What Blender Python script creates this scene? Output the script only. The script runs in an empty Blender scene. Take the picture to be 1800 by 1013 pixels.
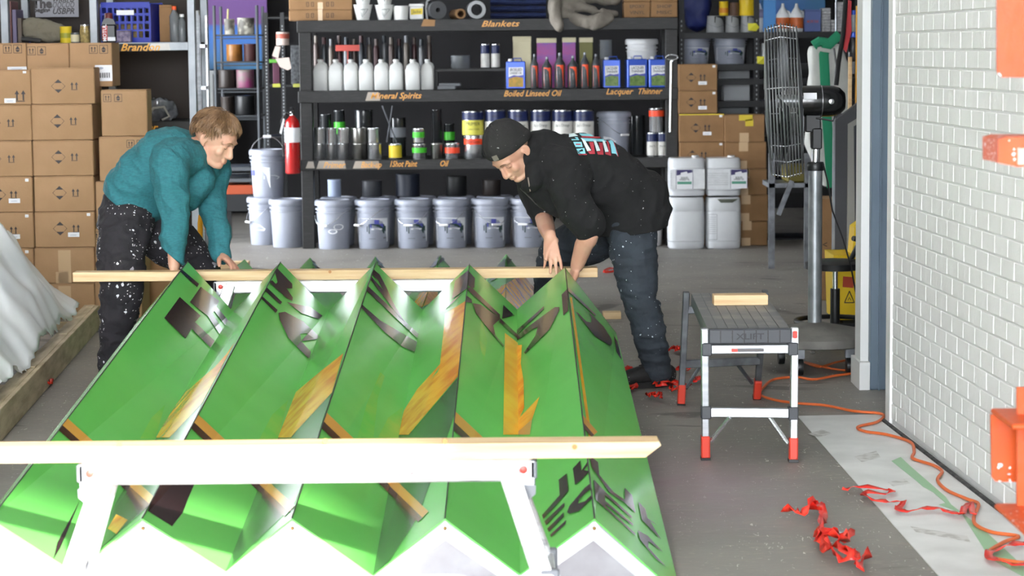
import bpy, bmesh, math, random
from mathutils import Vector, Matrix, noise
from mathutils.geometry import tessellate_polygon
from mathutils.bvhtree import BVHTree

scene = bpy.context.scene
COL = scene.collection
random.seed(7)

# ------------------------------------------------------------------ camera, sky, sun, exposure
FPX, CAM_H, HORIZON, ROLL = 4000.0, 1.48, 85.0, 0.009
PITCH = math.atan((506.5 - HORIZON) / FPX)
cam_data = bpy.data.cameras.new('camera')
cam_data.sensor_width = 36.0
cam_data.sensor_fit = 'HORIZONTAL'
cam_data.lens = 36.0 * FPX / 1800.0
cam_data.clip_end = 200
cam_data.dof.use_dof = True
cam_data.dof.focus_distance = 9.0
cam_data.dof.aperture_fstop = 6.3
cam = bpy.data.objects.new('camera', cam_data)
COL.objects.link(cam)
cam.location = (0, 0, CAM_H)
cam.rotation_euler = (Matrix.Rotation(math.pi / 2 - PITCH, 3, 'X') @ Matrix.Rotation(-ROLL, 3, 'Z')).to_euler()
scene.camera = cam

world = bpy.data.worlds.new('sky')
scene.world = world
world.use_nodes = True
wn = world.node_tree.nodes
wn['Background'].inputs['Color'].default_value = (0.90, 0.95, 1.0, 1)
wn['Background'].inputs['Strength'].default_value = 15.0

SUN_AZ, SUN_EL = math.radians(13.9), math.radians(24.5)
sun_data = bpy.data.lights.new('sun', 'SUN')
sun_data.energy = 17.0
sun_data.angle = math.radians(1.5)
sun_data.color = (1.0, 0.95, 0.88)
sun = bpy.data.objects.new('sun', sun_data)
COL.objects.link(sun)
sun_from = Vector((math.sin(SUN_AZ) * math.cos(SUN_EL), -math.cos(SUN_AZ) * math.cos(SUN_EL), math.sin(SUN_EL)))
sun.rotation_euler = sun_from.to_track_quat('Z', 'Y').to_euler()

vs = scene.view_settings
vs.view_transform = 'Standard'
vs.look = 'None'
vs.exposure = 0.8
vs.gamma = 1.0
vs.use_curve_mapping = False

# ------------------------------------------------------------------ helpers
CT, ST = math.cos(PITCH), math.sin(PITCH)
DK = FPX / 2700.0

def S(y):
    return y * DK

def D(y):
    """depths in the group of things around the rear trestle, true distances kept"""
    return 6.64 * DK + (y - 6.64)

def ray(u, v):
    x, y = u - 900, v - 506.5
    a, b = (x - y * ROLL) / FPX, -(x * ROLL + y) / FPX
    return Vector((a, CT + b * ST, -ST + b * CT))

def at(u, v, Y):
    d = ray(u, v)
    return Vector((0, 0, CAM_H)) + d * (Y / d.y)

def ground(u, v, z=0.0):
    d = ray(u, v)
    return Vector((0, 0, CAM_H)) + d * ((z - CAM_H) / d.z)

def lin(h):
    h = h.lstrip('#')
    out = []
    for i in (0, 2, 4):
        c = int(h[i:i + 2], 16) / 255
        out.append(c / 12.92 if c <= 0.04045 else ((c + 0.055) / 1.055) ** 2.4)
    return (*out, 1)

MATS = {}
def mat(name, col, rough=0.6, metal=0.0, spec=0.5, var=None, vscale=8.0, vstretch=(1, 1, 1), bump=0.0, bscale=40.0,
        trans=0.0, coat=0.0, emit=0.0, vlo=0.35, vhi=0.65, detail=4.0, bstretch=None, ior=1.45, sheen=0.0):
    """principled material; var = second colour mixed in by object-space noise"""
    if name in MATS:
        return MATS[name]
    m = bpy.data.materials.new(name)
    m.use_nodes = True
    nt = m.node_tree
    b = nt.nodes['Principled BSDF']
    c = lin(col) if isinstance(col, str) else (*col, 1)
    b.inputs['Base Color'].default_value = c
    b.inputs['Roughness'].default_value = rough
    b.inputs['Metallic'].default_value = metal
    b.inputs['Specular IOR Level'].default_value = spec
    b.inputs['Transmission Weight'].default_value = trans
    b.inputs['Coat Weight'].default_value = coat
    b.inputs['Coat Roughness'].default_value = 0.08
    b.inputs['IOR'].default_value = ior
    b.inputs['Sheen Weight'].default_value = sheen
    if emit:
        b.inputs['Emission Color'].default_value = c
        b.inputs['Emission Strength'].default_value = emit
    if var or bump:
        tc = nt.nodes.new('ShaderNodeTexCoord')
        mp = nt.nodes.new('ShaderNodeMapping')
        mp.inputs['Scale'].default_value = vstretch
        nt.links.new(tc.outputs['Object'], mp.inputs['Vector'])
    if var:
        n = nt.nodes.new('ShaderNodeTexNoise')
        n.inputs['Scale'].default_value = vscale
        n.inputs['Detail'].default_value = detail
        nt.links.new(mp.outputs['Vector'], n.inputs['Vector'])
        r = nt.nodes.new('ShaderNodeValToRGB')
        r.color_ramp.elements[0].position = vlo
        r.color_ramp.elements[1].position = vhi
        r.color_ramp.elements[0].color = c
        r.color_ramp.elements[1].color = lin(var) if isinstance(var, str) else (*var, 1)
        nt.links.new(n.outputs['Fac'], r.inputs['Fac'])
        nt.links.new(r.outputs['Color'], b.inputs['Base Color'])
    if bump:
        n2 = nt.nodes.new('ShaderNodeTexNoise')
        n2.inputs['Scale'].default_value = bscale
        n2.inputs['Detail'].default_value = 3.0
        if bstretch:
            mp2 = nt.nodes.new('ShaderNodeMapping')
            mp2.inputs['Scale'].default_value = bstretch
            nt.links.new(tc.outputs['Object'], mp2.inputs['Vector'])
            nt.links.new(mp2.outputs['Vector'], n2.inputs['Vector'])
        else:
            nt.links.new(mp.outputs['Vector'], n2.inputs['Vector'])
        bp = nt.nodes.new('ShaderNodeBump')
        bp.inputs['Strength'].default_value = bump
        bp.inputs['Distance'].default_value = 0.01
        nt.links.new(n2.outputs['Fac'], bp.inputs['Height'])
        nt.links.new(bp.outputs['Normal'], b.inputs['Normal'])
    MATS[name] = m
    return m

def splatter(name, base, spots, scale=60.0, thr=0.22, rough=0.8, base2=None, bump=0.3, patch=0.5):
    """cloth with paint spots: thresholded noise x voronoi"""
    if name in MATS:
        return MATS[name]
    m = mat(name, base, rough, var=base2 or base, vscale=12, bump=bump, bscale=30)
    nt = m.node_tree
    b = nt.nodes['Principled BSDF']
    src = b.inputs['Base Color'].links[0].from_socket
    tc = nt.nodes.new('ShaderNodeTexCoord')
    col = src
    def layer(col, fac, c):
        mx = nt.nodes.new('ShaderNodeMixRGB')
        mx.inputs[2].default_value = lin(c)
        nt.links.new(fac, mx.inputs[0]); nt.links.new(col, mx.inputs[1])
        return mx.outputs[0]
    for sc, t, c, keep in ((scale, thr, spots[0], .5), (scale * 2.2, thr, spots[2], .55), (scale * .45, thr * .8, spots[1], .72)):
        dn = nt.nodes.new('ShaderNodeTexNoise'); dn.inputs['Scale'].default_value = sc * 1.5
        nt.links.new(tc.outputs['Object'], dn.inputs['Vector'])
        ad = nt.nodes.new('ShaderNodeMixRGB'); ad.blend_type = 'ADD'; ad.inputs[0].default_value = .6 / sc
        nt.links.new(tc.outputs['Object'], ad.inputs[1]); nt.links.new(dn.outputs['Color'], ad.inputs[2])
        vo = nt.nodes.new('ShaderNodeTexVoronoi'); vo.inputs['Scale'].default_value = sc
        nt.links.new(ad.outputs[0], vo.inputs['Vector'])
        lt = nt.nodes.new('ShaderNodeMath'); lt.operation = 'LESS_THAN'; lt.inputs[1].default_value = t
        nt.links.new(vo.outputs['Distance'], lt.inputs[0])
        sp = nt.nodes.new('ShaderNodeSeparateColor'); nt.links.new(vo.outputs['Color'], sp.inputs[0])
        gt = nt.nodes.new('ShaderNodeMath'); gt.operation = 'GREATER_THAN'; gt.inputs[1].default_value = keep
        nt.links.new(sp.outputs[0], gt.inputs[0])
        pn = nt.nodes.new('ShaderNodeTexNoise'); pn.inputs['Scale'].default_value = 5.0
        nt.links.new(tc.outputs['Object'], pn.inputs['Vector'])
        pg = nt.nodes.new('ShaderNodeMath'); pg.operation = 'GREATER_THAN'; pg.inputs[1].default_value = patch
        nt.links.new(pn.outputs['Fac'], pg.inputs[0])
        m1 = nt.nodes.new('ShaderNodeMath'); m1.operation = 'MULTIPLY'; nt.links.new(lt.outputs[0], m1.inputs[0]); nt.links.new(gt.outputs[0], m1.inputs[1])
        m2 = nt.nodes.new('ShaderNodeMath'); m2.operation = 'MULTIPLY'; nt.links.new(m1.outputs[0], m2.inputs[0]); nt.links.new(pg.outputs[0], m2.inputs[1])
        col = layer(col, m2.outputs[0], c)
    nt.links.new(col, b.inputs['Base Color'])
    return m

class MB:
    """collects shapes into one mesh"""
    def __init__(s):
        s.v, s.f = [], []
    def add(s, vs, fs, M=None):
        o = len(s.v)
        s.v += [tuple(M @ Vector(p)) if M is not None else tuple(p) for p in vs]
        s.f += [tuple(i + o for i in f) for f in fs]
        return s
    def box(s, x0, y0, z0, x1, y1, z1, M=None, c=0.0):
        if c > 0:
            vs = []
            for z, k in ((z0, c), (z0 + c, 0), (z1 - c, 0), (z1, c)):
                a0, a1, b0, b1 = x0 + k, x1 - k, y0 + k, y1 - k
                vs += [(a0 + c, b0, z), (a1 - c, b0, z), (a1, b0 + c, z), (a1, b1 - c, z),
                       (a1 - c, b1, z), (a0 + c, b1, z), (a0, b1 - c, z), (a0, b0 + c, z)]
            fs = [tuple(range(7, -1, -1)), tuple(range(24, 32))]
            for r in range(3):
                for i in range(8):
                    j = (i + 1) % 8
                    fs.append((r * 8 + i, r * 8 + j, r * 8 + 8 + j, r * 8 + 8 + i))
            return s.add(vs, fs, M)
        vs = [(x0, y0, z0), (x1, y0, z0), (x1, y1, z0), (x0, y1, z0), (x0, y0, z1), (x1, y0, z1), (x1, y1, z1), (x0, y1, z1)]
        fs = [(3, 2, 1, 0), (4, 5, 6, 7), (0, 1, 5, 4), (1, 2, 6, 5), (2, 3, 7, 6), (3, 0, 4, 7)]
        return s.add(vs, fs, M)
    def bar(s, p, q, w, h, up=(0, 0, 1), c=0.0):
        """box beam from p to q, w across, h along up"""
        p, q = Vector(p), Vector(q)
        t = (q - p); L = t.length; t.normalize()
        u = Vector(up); x = t.cross(u).normalized(); u = x.cross(t).normalized()
        M = Matrix(((x.x, t.x, u.x, p.x), (x.y, t.y, u.y, p.y), (x.z, t.z, u.z, p.z), (0, 0, 0, 1)))
        return s.box(-w / 2, 0, -h / 2, w / 2, L, h / 2, M, c)
    def lathe(s, prof, n=20, M=None, cx=0, cy=0, sx=1, sy=1):
        vs, fs = [], []
        for r, z in prof:
            for i in range(n):
                a = 2 * math.pi * i / n
                vs.append((cx + r * sx * math.cos(a), cy + r * sy * math.sin(a), z))
        for k in range(len(prof) - 1):
            for i in range(n):
                j = (i + 1) % n
                fs.append((k * n + i, k * n + j, k * n + n + j, k * n + n + i))
        if prof[0][0] > 1e-6:
            fs.append(tuple(range(n - 1, -1, -1)))
        if prof[-1][0] > 1e-6:
            o = (len(prof) - 1) * n
            fs.append(tuple(range(o, o + n)))
        return s.add(vs, fs, M)
    def tube(s, pts, r, n=8, closed=False, lat=None):
        pts = [Vector(p) for p in pts]
        m = len(pts)
        rs = r if isinstance(r, (list, tuple)) else [r] * m
        vs, fs = [], []
        ref = Vector(lat) if lat is not None else Vector((0.13, 0.27, 0.95))
        px = None
        for i, p in enumerate(pts):
            if closed:
                t = pts[(i + 1) % m] - pts[i - 1]
            else:
                t = pts[min(i + 1, m - 1)] - pts[max(i - 1, 0)]
            t.normalize()
            x = (px if px is not None and lat is None else ref)
            x = x - t * x.dot(t)
            if x.length < 1e-5:
                x = t.orthogonal()
            x.normalize(); px = x
            y = t.cross(x)
            rr = rs[i]
            ra, rb = rr if isinstance(rr, tuple) else (rr, rr)
            for k in range(n):
                a = 2 * math.pi * k / n
                vs.append(p + x * ra * math.cos(a) + y * rb * math.sin(a))
        for i in range(m if closed else m - 1):
            for k in range(n):
                j = (k + 1) % n
                i2 = (i + 1) % m
                fs.append((i * n + k, i * n + j, i2 * n + j, i2 * n + k))
        if not closed:
            fs.append(tuple(range(n - 1, -1, -1)))
            fs.append(tuple(range((m - 1) * n, m * n)))
        return s.add(vs, fs)
    def prism(s, poly, y0, y1, M=None):
        """polygon in x,z extruded from y0 to y1"""
        n = len(poly)
        vs = [(x, y0, z) for x, z in poly] + [(x, y1, z) for x, z in poly]
        tris = tessellate_polygon([[Vector((x, z, 0)) for x, z in poly]])
        fs = [tuple(t) for t in tris] + [tuple(n + i for i in reversed(t)) for t in tris]
        for i in range(n):
            j = (i + 1) % n
            fs.append((i, j, n + j, n + i))
        return s.add(vs, fs, M)
    def ball(s, c, r, M=None, n=16, m=10):
        rx, ry, rz = r if isinstance(r, tuple) else (r, r, r)
        vs, fs = [], []
        for i in range(1, m):
            th = math.pi * i / m
            for k in range(n):
                a = 2 * math.pi * k / n
                vs.append((c[0] + rx * math.sin(th) * math.cos(a), c[1] + ry * math.sin(th) * math.sin(a), c[2] + rz * math.cos(th)))
        vs += [(c[0], c[1], c[2] + rz), (c[0], c[1], c[2] - rz)]
        T, B = (m - 1) * n, (m - 1) * n + 1
        for i in range(m - 2):
            for k in range(n):
                j = (k + 1) % n
                fs.append((i * n + k, (i + 1) * n + k, (i + 1) * n + j, i * n + j))
        for k in range(n):
            j = (k + 1) % n
            fs.append((T, k, j))
            fs.append((B, (m - 2) * n + j, (m - 2) * n + k))
        return s.add(vs, fs, M)
    def limb(s, pts, rs, n=14, lat=None):
        """tapered rounded limb; rs may hold (lateral, depth) pairs"""
        pts = [Vector(p) for p in pts]
        P, R = [], []
        def sc(r, k):
            return (r[0] * k, r[1] * k) if isinstance(r, tuple) else r * k
        def mx(r):
            return min(r) if isinstance(r, tuple) else r
        t0 = (pts[0] - pts[1]).normalized(); t1 = (pts[-1] - pts[-2]).normalized()
        for k in (0.97, 0.75, 0.4):
            P.append(pts[0] + t0 * mx(rs[0]) * k); R.append(sc(rs[0], math.sqrt(1 - k * k)))
        # smooth catmull interpolation
        m = len(pts)
        for i in range(m - 1):
            p0, p1, p2, p3 = pts[max(i - 1, 0)], pts[i], pts[i + 1], pts[min(i + 2, m - 1)]
            for q in range(4):
                t = q / 4
                P.append(0.5 * ((2 * p1) + (p2 - p0) * t + (2 * p0 - 5 * p1 + 4 * p2 - p3) * t * t + (3 * p1 - p0 - 3 * p2 + p3) * t ** 3))
                a, b = rs[i], rs[i + 1]
                if isinstance(a, tuple) or isinstance(b, tuple):
                    a = a if isinstance(a, tuple) else (a, a); b = b if isinstance(b, tuple) else (b, b)
                    R.append((a[0] + (b[0] - a[0]) * t, a[1] + (b[1] - a[1]) * t))
                else:
                    R.append(a + (b - a) * t)
        P.append(pts[-1]); R.append(rs[-1])
        for k in (0.4, 0.75, 0.97):
            P.append(pts[-1] + t1 * mx(rs[-1]) * k); R.append(sc(rs[-1], math.sqrt(1 - k * k)))
        return s.tube(P, R, n, lat=lat)
    def mesh(s, name):
        me = bpy.data.meshes.new(name)
        me.from_pydata(s.v, [], s.f)
        me.update()
        return me
    def build(s, name, material, parent=None, smooth=False):
        return link(name, s.mesh(name), material, parent, smooth)

def link(name, me, material=None, parent=None, smooth=False):
    o = bpy.data.objects.new(name, me)
    COL.objects.link(o)
    if material is not None:
        if len(me.materials) == 0:
            me.materials.append(material)
        elif me.materials[0] != material:
            o.material_slots[0].link = 'OBJECT'
            o.material_slots[0].material = material
    if parent is not None:
        o.parent = parent
    if smooth:
        shade(me)
    return o

def shade(me, ang=40):
    me.polygons.foreach_set('use_smooth', [True] * len(me.polygons))
    bm = bmesh.new(); bm.from_mesh(me)
    bmesh.ops.recalc_face_normals(bm, faces=bm.faces)
    lim = math.radians(ang)
    for e in bm.edges:
        if len(e.link_faces) == 2 and e.calc_face_angle(0) > lim:
            e.smooth = False
    bm.to_mesh(me); bm.free()

def thing(name, label, cat, loc=(0, 0, 0), rz=0.0, group=None):
    o = bpy.data.objects.new(name, None)
    o.empty_display_size = 0.1
    COL.objects.link(o)
    o.location = loc
    o.rotation_euler = (0, 0, rz)
    o['label'] = label
    o['category'] = cat
    if group:
        o['group'] = group
    return o

def tag(o, label, cat, group=None):
    o['label'] = label
    o['category'] = cat
    if group:
        o['group'] = group
    return o

def struct(o, label=None):
    o['kind'] = 'structure'
    if label:
        o['label'] = label
    return o

def copy_tree(o, parent=None):
    c = o.copy()
    COL.objects.link(c)
    c.parent = parent
    for ch in o.children:
        copy_tree(ch, c)
    return c

def text_mesh(s, size, shear=0.0, bold=0.0, width=None):
    cu = bpy.data.curves.new('lettering', 'FONT')
    cu.body = s
    cu.size = size
    cu.shear = shear
    cu.align_x = 'CENTER'
    cu.align_y = 'CENTER'
    cu.offset = bold
    cu.resolution_u = 2
    o = bpy.data.objects.new('lettering', cu)
    COL.objects.link(o)
    dg = bpy.context.evaluated_depsgraph_get()
    me = bpy.data.meshes.new_from_object(o.evaluated_get(dg))
    bpy.data.objects.remove(o)
    xs = [v.co.x for v in me.vertices]
    if width and xs:
        k = width / max(1e-6, max(xs) - min(xs))
        for v in me.vertices:
            v.co.x *= k
    return me

def lettering(s, size, loc, m, parent, shear=0.0, bold=0.0, width=None, rot=None, name='lettering'):
    """text on a face that looks toward -Y"""
    o = link(name, text_mesh(s, size, shear, bold, width), m, parent)
    o.location = loc
    o.rotation_euler = rot or (math.pi / 2, 0, 0)
    return o

def flat(poly, y, m, parent, name, M=None):
    """flat print on a -Y face, polygon in x,z"""
    mb = MB()
    tris = tessellate_polygon([[Vector((x, z, 0)) for x, z in poly]])
    mb.add([(x, y, z) for x, z in poly], [tuple(t) for t in tris], M)
    return mb.build(name, m, parent)

def remesh(mb, voxel, smooth=4, fac=0.5):
    me = mb.mesh('tmp')
    o = bpy.data.objects.new('tmp', me)
    COL.objects.link(o)
    r = o.modifiers.new('r', 'REMESH'); r.mode = 'VOXEL'; r.voxel_size = voxel; r.use_smooth_shade = True
    if smooth:
        q = o.modifiers.new('s', 'SMOOTH'); q.factor = fac; q.iterations = smooth
    dg = bpy.context.evaluated_depsgraph_get()
    out = bpy.data.meshes.new_from_object(o.evaluated_get(dg))
    bpy.data.objects.remove(o); bpy.data.meshes.remove(me)
    out.polygons.foreach_set('use_smooth', [True] * len(out.polygons))
    return out

def wrinkle(me, amp, scale, stretch=(1, 1, 1), seed=0.0, ridged=False, axes=None):
    ns = [v.normal.copy() for v in me.vertices]
    for v, nrm in zip(me.vertices, ns):
        c0 = v.co if axes is None else Vector((v.co.dot(axes[0]), v.co.dot(axes[1]), v.co.dot(axes[2])))
        p = Vector((c0.x * stretch[0], c0.y * stretch[1], c0.z * stretch[2])) * scale + Vector((seed, seed * 2, 0))
        k = (noise.noise(p) + 0.5 * noise.noise(p * 2.1)) if not ridged else (0.55 - 1.9 * abs(noise.noise(p)))
        v.co += nrm * amp * k
    me.update()

def hem(me, p, n, depth=None):
    """flatten everything beyond the plane (p, n) onto it: a straight hem"""
    p, n = Vector(p), Vector(n).normalized()
    for v in me.vertices:
        d = (v.co - p).dot(n)
        if d > 0 and (depth is None or d < depth):
            v.co -= n * d
    me.update()

# ------------------------------------------------------------------ shared materials
BLACK = mat('black print', '#1c1516', 0.5)
WHITE = mat('white plastic', '#dcdcdc', 0.45)
ALU = mat('brushed aluminium', '#c9ccd0', 0.32, 0.85, var='#aeb1b6', vscale=6, vstretch=(1, 1, 8))
STEEL = mat('bright tin', '#cfd1d4', 0.24, 0.9)
GREYSTEEL = mat('grey steel', '#7d8085', 0.4, 0.7, var='#5c5e62', vscale=12)
BLKPL = mat('black plastic', '#17181a', 0.4)
DARKWOOD = mat('black painted timber', '#0d0c0c', 0.5, var='#211f20', vscale=14, vstretch=(1, 6, 6), vlo=0.5, vhi=0.8, bump=0.25, bscale=30)
PINE = mat('raw pine', '#d0b68e', 0.6, var='#b99468', vscale=5, vstretch=(0.6, 9, 9), vlo=0.42, vhi=0.75, bump=0.15, bscale=20)
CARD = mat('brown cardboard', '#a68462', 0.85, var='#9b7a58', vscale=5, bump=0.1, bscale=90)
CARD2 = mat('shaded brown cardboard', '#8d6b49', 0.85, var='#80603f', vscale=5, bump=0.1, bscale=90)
TAPE = mat('parcel tape', '#b99b76', 0.3)
ORANGE_PRINT = mat('orange label', '#e2512a', 0.5)
CABLE = mat('orange cord rubber', '#c9602f', 0.5)
REDTAPE = mat('red tape', '#c91d18', 0.25, var='#e23a28', vscale=30)

# ------------------------------------------------------------------ room shell
YB = 20.8          # back wall
XL = -4.6
XR = 4.6
CEIL = 5.0
YF = -4.0         # open front of the building

fm = bpy.data.materials.new('worn concrete floor')
fm.use_nodes = True
nt = fm.node_tree; B = nt.nodes['Principled BSDF']
tc = nt.nodes.new('ShaderNodeTexCoord')
def nz(scale, detail=6, stretch=(1, 1, 1), dist=0.0, loc=(0, 0, 0)):
    mp = nt.nodes.new('ShaderNodeMapping'); mp.inputs['Scale'].default_value = stretch; mp.inputs['Location'].default_value = loc
    nt.links.new(tc.outputs['Object'], mp.inputs['Vector'])
    n = nt.nodes.new('ShaderNodeTexNoise'); n.inputs['Scale'].default_value = scale; n.inputs['Detail'].default_value = detail; n.inputs['Distortion'].default_value = dist
    nt.links.new(mp.outputs['Vector'], n.inputs['Vector'])
    return n.outputs['Fac']
def ramp(fac, a, b, ca, cb):
    r = nt.nodes.new('ShaderNodeValToRGB')
    r.color_ramp.elements[0].position = a; r.color_ramp.elements[1].position = b
    r.color_ramp.elements[0].color = ca; r.color_ramp.elements[1].color = cb
    nt.links.new(fac, r.inputs['Fac']); return r.outputs['Color']
def mixc(fac, a, b):
    m = nt.nodes.new('ShaderNodeMixRGB')
    nt.links.new(fac, m.inputs[0]); nt.links.new(a, m.inputs[1])
    if isinstance(b, tuple): m.inputs[2].default_value = b
    else: nt.links.new(b, m.inputs[2])
    return m.outputs[0]
W1, K0 = (1, 1, 1, 1), (0, 0, 0, 1)
base = ramp(nz(1.3, 8, dist=0.4), 0.3, 0.7, lin('#716d69'), lin('#88847e'))
base = mixc(ramp(nz(9, 6, (1, 3, 1), 1.0), 0.56, 0.66, K0, (0.6, 0.6, 0.6, 1)), base, lin('#8a837a'))
base = mixc(ramp(nz(30, 3, (0.5, 2.5, 1), 2.0), 0.67, 0.70, K0, W1), base, lin('#a79f94'))
base = mixc(ramp(nz(24, 3, (2.5, 0.6, 1), 2.0, (3, 1, 0)), 0.685, 0.71, K0, W1), base, lin('#d6d2cc'))
base = mixc(ramp(nz(2.0, 5, (0.5, 1.0, 1), 1.5, (5, 2, 0)), 0.63, 0.68, K0, (0.7, 0.7, 0.7, 1)), base, lin('#3e3c3c'))
# overspray left by earlier paint jobs: a pink haze of its own shape beside the trestle
gm = nt.nodes.new('ShaderNodeMapping'); gm.vector_type = 'TEXTURE'
gm.inputs['Location'].default_value = (0.62, 7.6, 0); gm.inputs['Scale'].default_value = (0.55, 1.1, 1)
nt.links.new(tc.outputs['Object'], gm.inputs['Vector'])
gr = nt.nodes.new('ShaderNodeTexGradient'); gr.gradient_type = 'SPHERICAL'
nt.links.new(gm.outputs['Vector'], gr.inputs['Vector'])
mul = nt.nodes.new('ShaderNodeMath'); mul.operation = 'MULTIPLY'
nt.links.new(gr.outputs['Fac'], mul.inputs[0]); nt.links.new(nz(5, 5, dist=0.6), mul.inputs[1])
base = mixc(ramp(mul.outputs[0], 0.05, 0.6, K0, W1), base, lin('#7d6a70'))
nt.links.new(base, B.inputs['Base Color'])
B.inputs['Roughness'].default_value = 0.55
bp = nt.nodes.new('ShaderNodeBump'); bp.inputs['Strength'].default_value = 0.25; bp.inputs['Distance'].default_value = 0.01
nt.links.new(nz(18, 8), bp.inputs['Height']); nt.links.new(bp.outputs['Normal'], B.inputs['Normal'])

o = MB().box(XL, YF - 0.6, -0.12, XR, YB, 0).build('floor', fm); struct(o)
# expansion joints in the slab run across the floor
yard = MB().box(-16, -18, -0.16, 16, YF - 0.6, -0.02).build('floor_yard', mat('yard concrete', '#57544f', 0.8, var='#4b4945', vscale=2)); struct(yard)
WALLM = mat('dark shop wall', '#1d1c1e', 0.9, var='#141315', vscale=2)
struct(MB().box(XL, YB, 0, XR, YB + 0.15, CEIL).build('wall_back', WALLM))
struct(MB().box(XL - 0.15, YF, 0, XL, 14.4, CEIL).box(XL - 0.15, 17.6, 0, XL, YB, CEIL).box(XL - 0.15, 14.4, 2.6, XL, 17.6, CEIL).build('wall_left', mat('pale side wall', '#b9b7b2', 0.8, var='#a9a7a2', vscale=2)))
struct(MB().box(XR, S(6.75), 0, XR + 0.15, YB, CEIL).build('wall_right_inner', WALLM))
struct(MB().box(XL - 0.15, YF, CEIL, XR + 0.15, YB + 0.15, CEIL + 0.15).build('ceiling', mat('ceiling boards', '#c9c7c2', 0.8, var='#bdbbb6', vscale=2)))

# brick wall on the right: painted headers, joints recessed
WA, WB = ground(1556, 741), ground(1741, 884)
wd = (WB - WA); wd.z = 0; wd.normalize()           # runs toward the camera
wn_ = Vector((wd.y, -wd.x, 0))                      # candidate normal
if wn_.x > 0: wn_ = -wn_
WM = Matrix(((wd.x, -wn_.x, 0, WA.x), (wd.y, -wn_.y, 0, WA.y), (0, 0, 1, 0), (0, 0, 0, 1)))   # local x along wall, local y into wall
WLEN = (WA.y - YF) / -wd.y
PAINT = mat('white painted brick', '#dadad9', 0.55, var='#d2d2d1', vscale=3, bump=0.3, bscale=60)
wall = MB().box(0, 0.012, 0, WLEN, 0.32, CEIL, WM).box(-1.2, 0.24, 0, 0.05, 0.6, CEIL, WM).build('wall_right', mat('white painted mortar', '#c6c6c6', 0.7, bump=0.3, bscale=80)); struct(wall)
BL, BH, JT = 0.160, 0.0655, 0.006
brick_meshes = []
for k in range(6):
    b = MB(); d = [random.uniform(0, 0.003) for _ in range(4)]
    b.box(JT / 2, 0.009 - random.uniform(0.0, 0.0012), JT / 2, BL - JT / 2, 0.025, BH - JT / 2, c=0.0025)
    brick_meshes.append(b.mesh('brick'))
rest = MB()
near_z, count = 0.0, 0
for row in range(int(CEIL / BH)):
    for col_ in range(int(WLEN / BL)):
        x = col_ * BL + (BL / 2 if row % 2 else 0)
        z = row * BH + 0.02
        vis = 0.0 <= x < 2.6 and z < 1.75
        if vis and (x > 0.55 or z > 0.0) and count < 300 and (x > 0.35 or row % 1 == 0) and z < 1.42:
            o = bpy.data.objects.new('brick', brick_meshes[(row * 7 + col_ * 3) % 6])
            COL.objects.link(o)
            if not o.data.materials: o.data.materials.append(PAINT)
            o.parent = wall
            o.matrix_world = WM @ Matrix.Translation((x, 0, z)); count += 1
        elif x < 7.5 and z < 3.0:
            rest.box(x + JT / 2, 0.009 - random.uniform(0, 0.0012), z + JT / 2, x + BL - JT / 2, 0.02, z + BH - JT / 2, WM, c=0.003)
# close the staggered end of the wall at the door opening
rest.box(0, 0.0, 0, BL * 0.48, 0.3, CEIL, WM)
o = rest.build('brick_courses', PAINT, wall); o['kind'] = 'stuff'
# tar strip along the wall foot
struct(MB().box(0, -0.018, 0.0, 4.6, -0.0045, 0.012, WM).build('baseboard_right', mat('tar joint', '#2b2b2d', 0.9, var='#4b4a49', vscale=30, bump=0.6, bscale=60)))

# steel door post and white jamb at the opening behind the wall
pa = ground(1529, 686)
POSTM = mat('blue grey paint', '#5b6a78', 0.45, var='#526170', vscale=3)
post = MB().box(pa.x, pa.y, 0, pa.x + 0.09, pa.y + 0.16, CEIL, c=0.004).box(pa.x + 0.035, pa.y - 0.012, 0, pa.x + 0.042, pa.y, CEIL).box(pa.x + 0.09, pa.y - 0.2, 0, pa.x + 0.14, pa.y + 0.05, CEIL).build('trim_1', POSTM); struct(post)
struct(MB().box(pa.x - 0.035, pa.y + 0.05, 0, pa.x, pa.y + 0.2, CEIL).box(pa.x - 0.045, pa.y + 0.0, 0, pa.x, pa.y + 0.25, 0.12).build('trim_2', mat('white trim', '#cfd0cf', 0.6)))
struct(MB().box(pa.x + 0.05, pa.y + .12, 0, XR, pa.y + .3, CEIL).build('wall_partition', mat('partition paint', '#cfcfcd', 0.7)))

# fill lamps added unseen above the frame to brighten the room
FILLM = mat('fill lamp tube', '#fbfdff', 0.5, emit=1.0)
FILLM.node_tree.nodes['Principled BSDF'].inputs['Emission Strength'].default_value = 17.0
for i, (x, y) in enumerate(((-2.4, 5.0), (0.0, 6.5), (-2.4, 9.0), (0.0, 9.8), (-2.2, 12.8))):
    t = thing('fill_lamp', f'tube lamp added unseen under the ceiling, {["first", "second", "third", "fourth", "fifth", "sixth", "seventh"][i]} of the fill lamps', 'lamp', (x, y, CEIL - 0.12), 0, 'added fill lamps')
    MB().box(-.75, -.09, .04, .75, .09, .12, c=.01).build('housing', WHITE, t)
    for dy in (-.045, .045):
        MB().tube([(-.72, dy, .02), (.72, dy, .02)], .016, 10).build('tube', FILLM, t, True)
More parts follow.
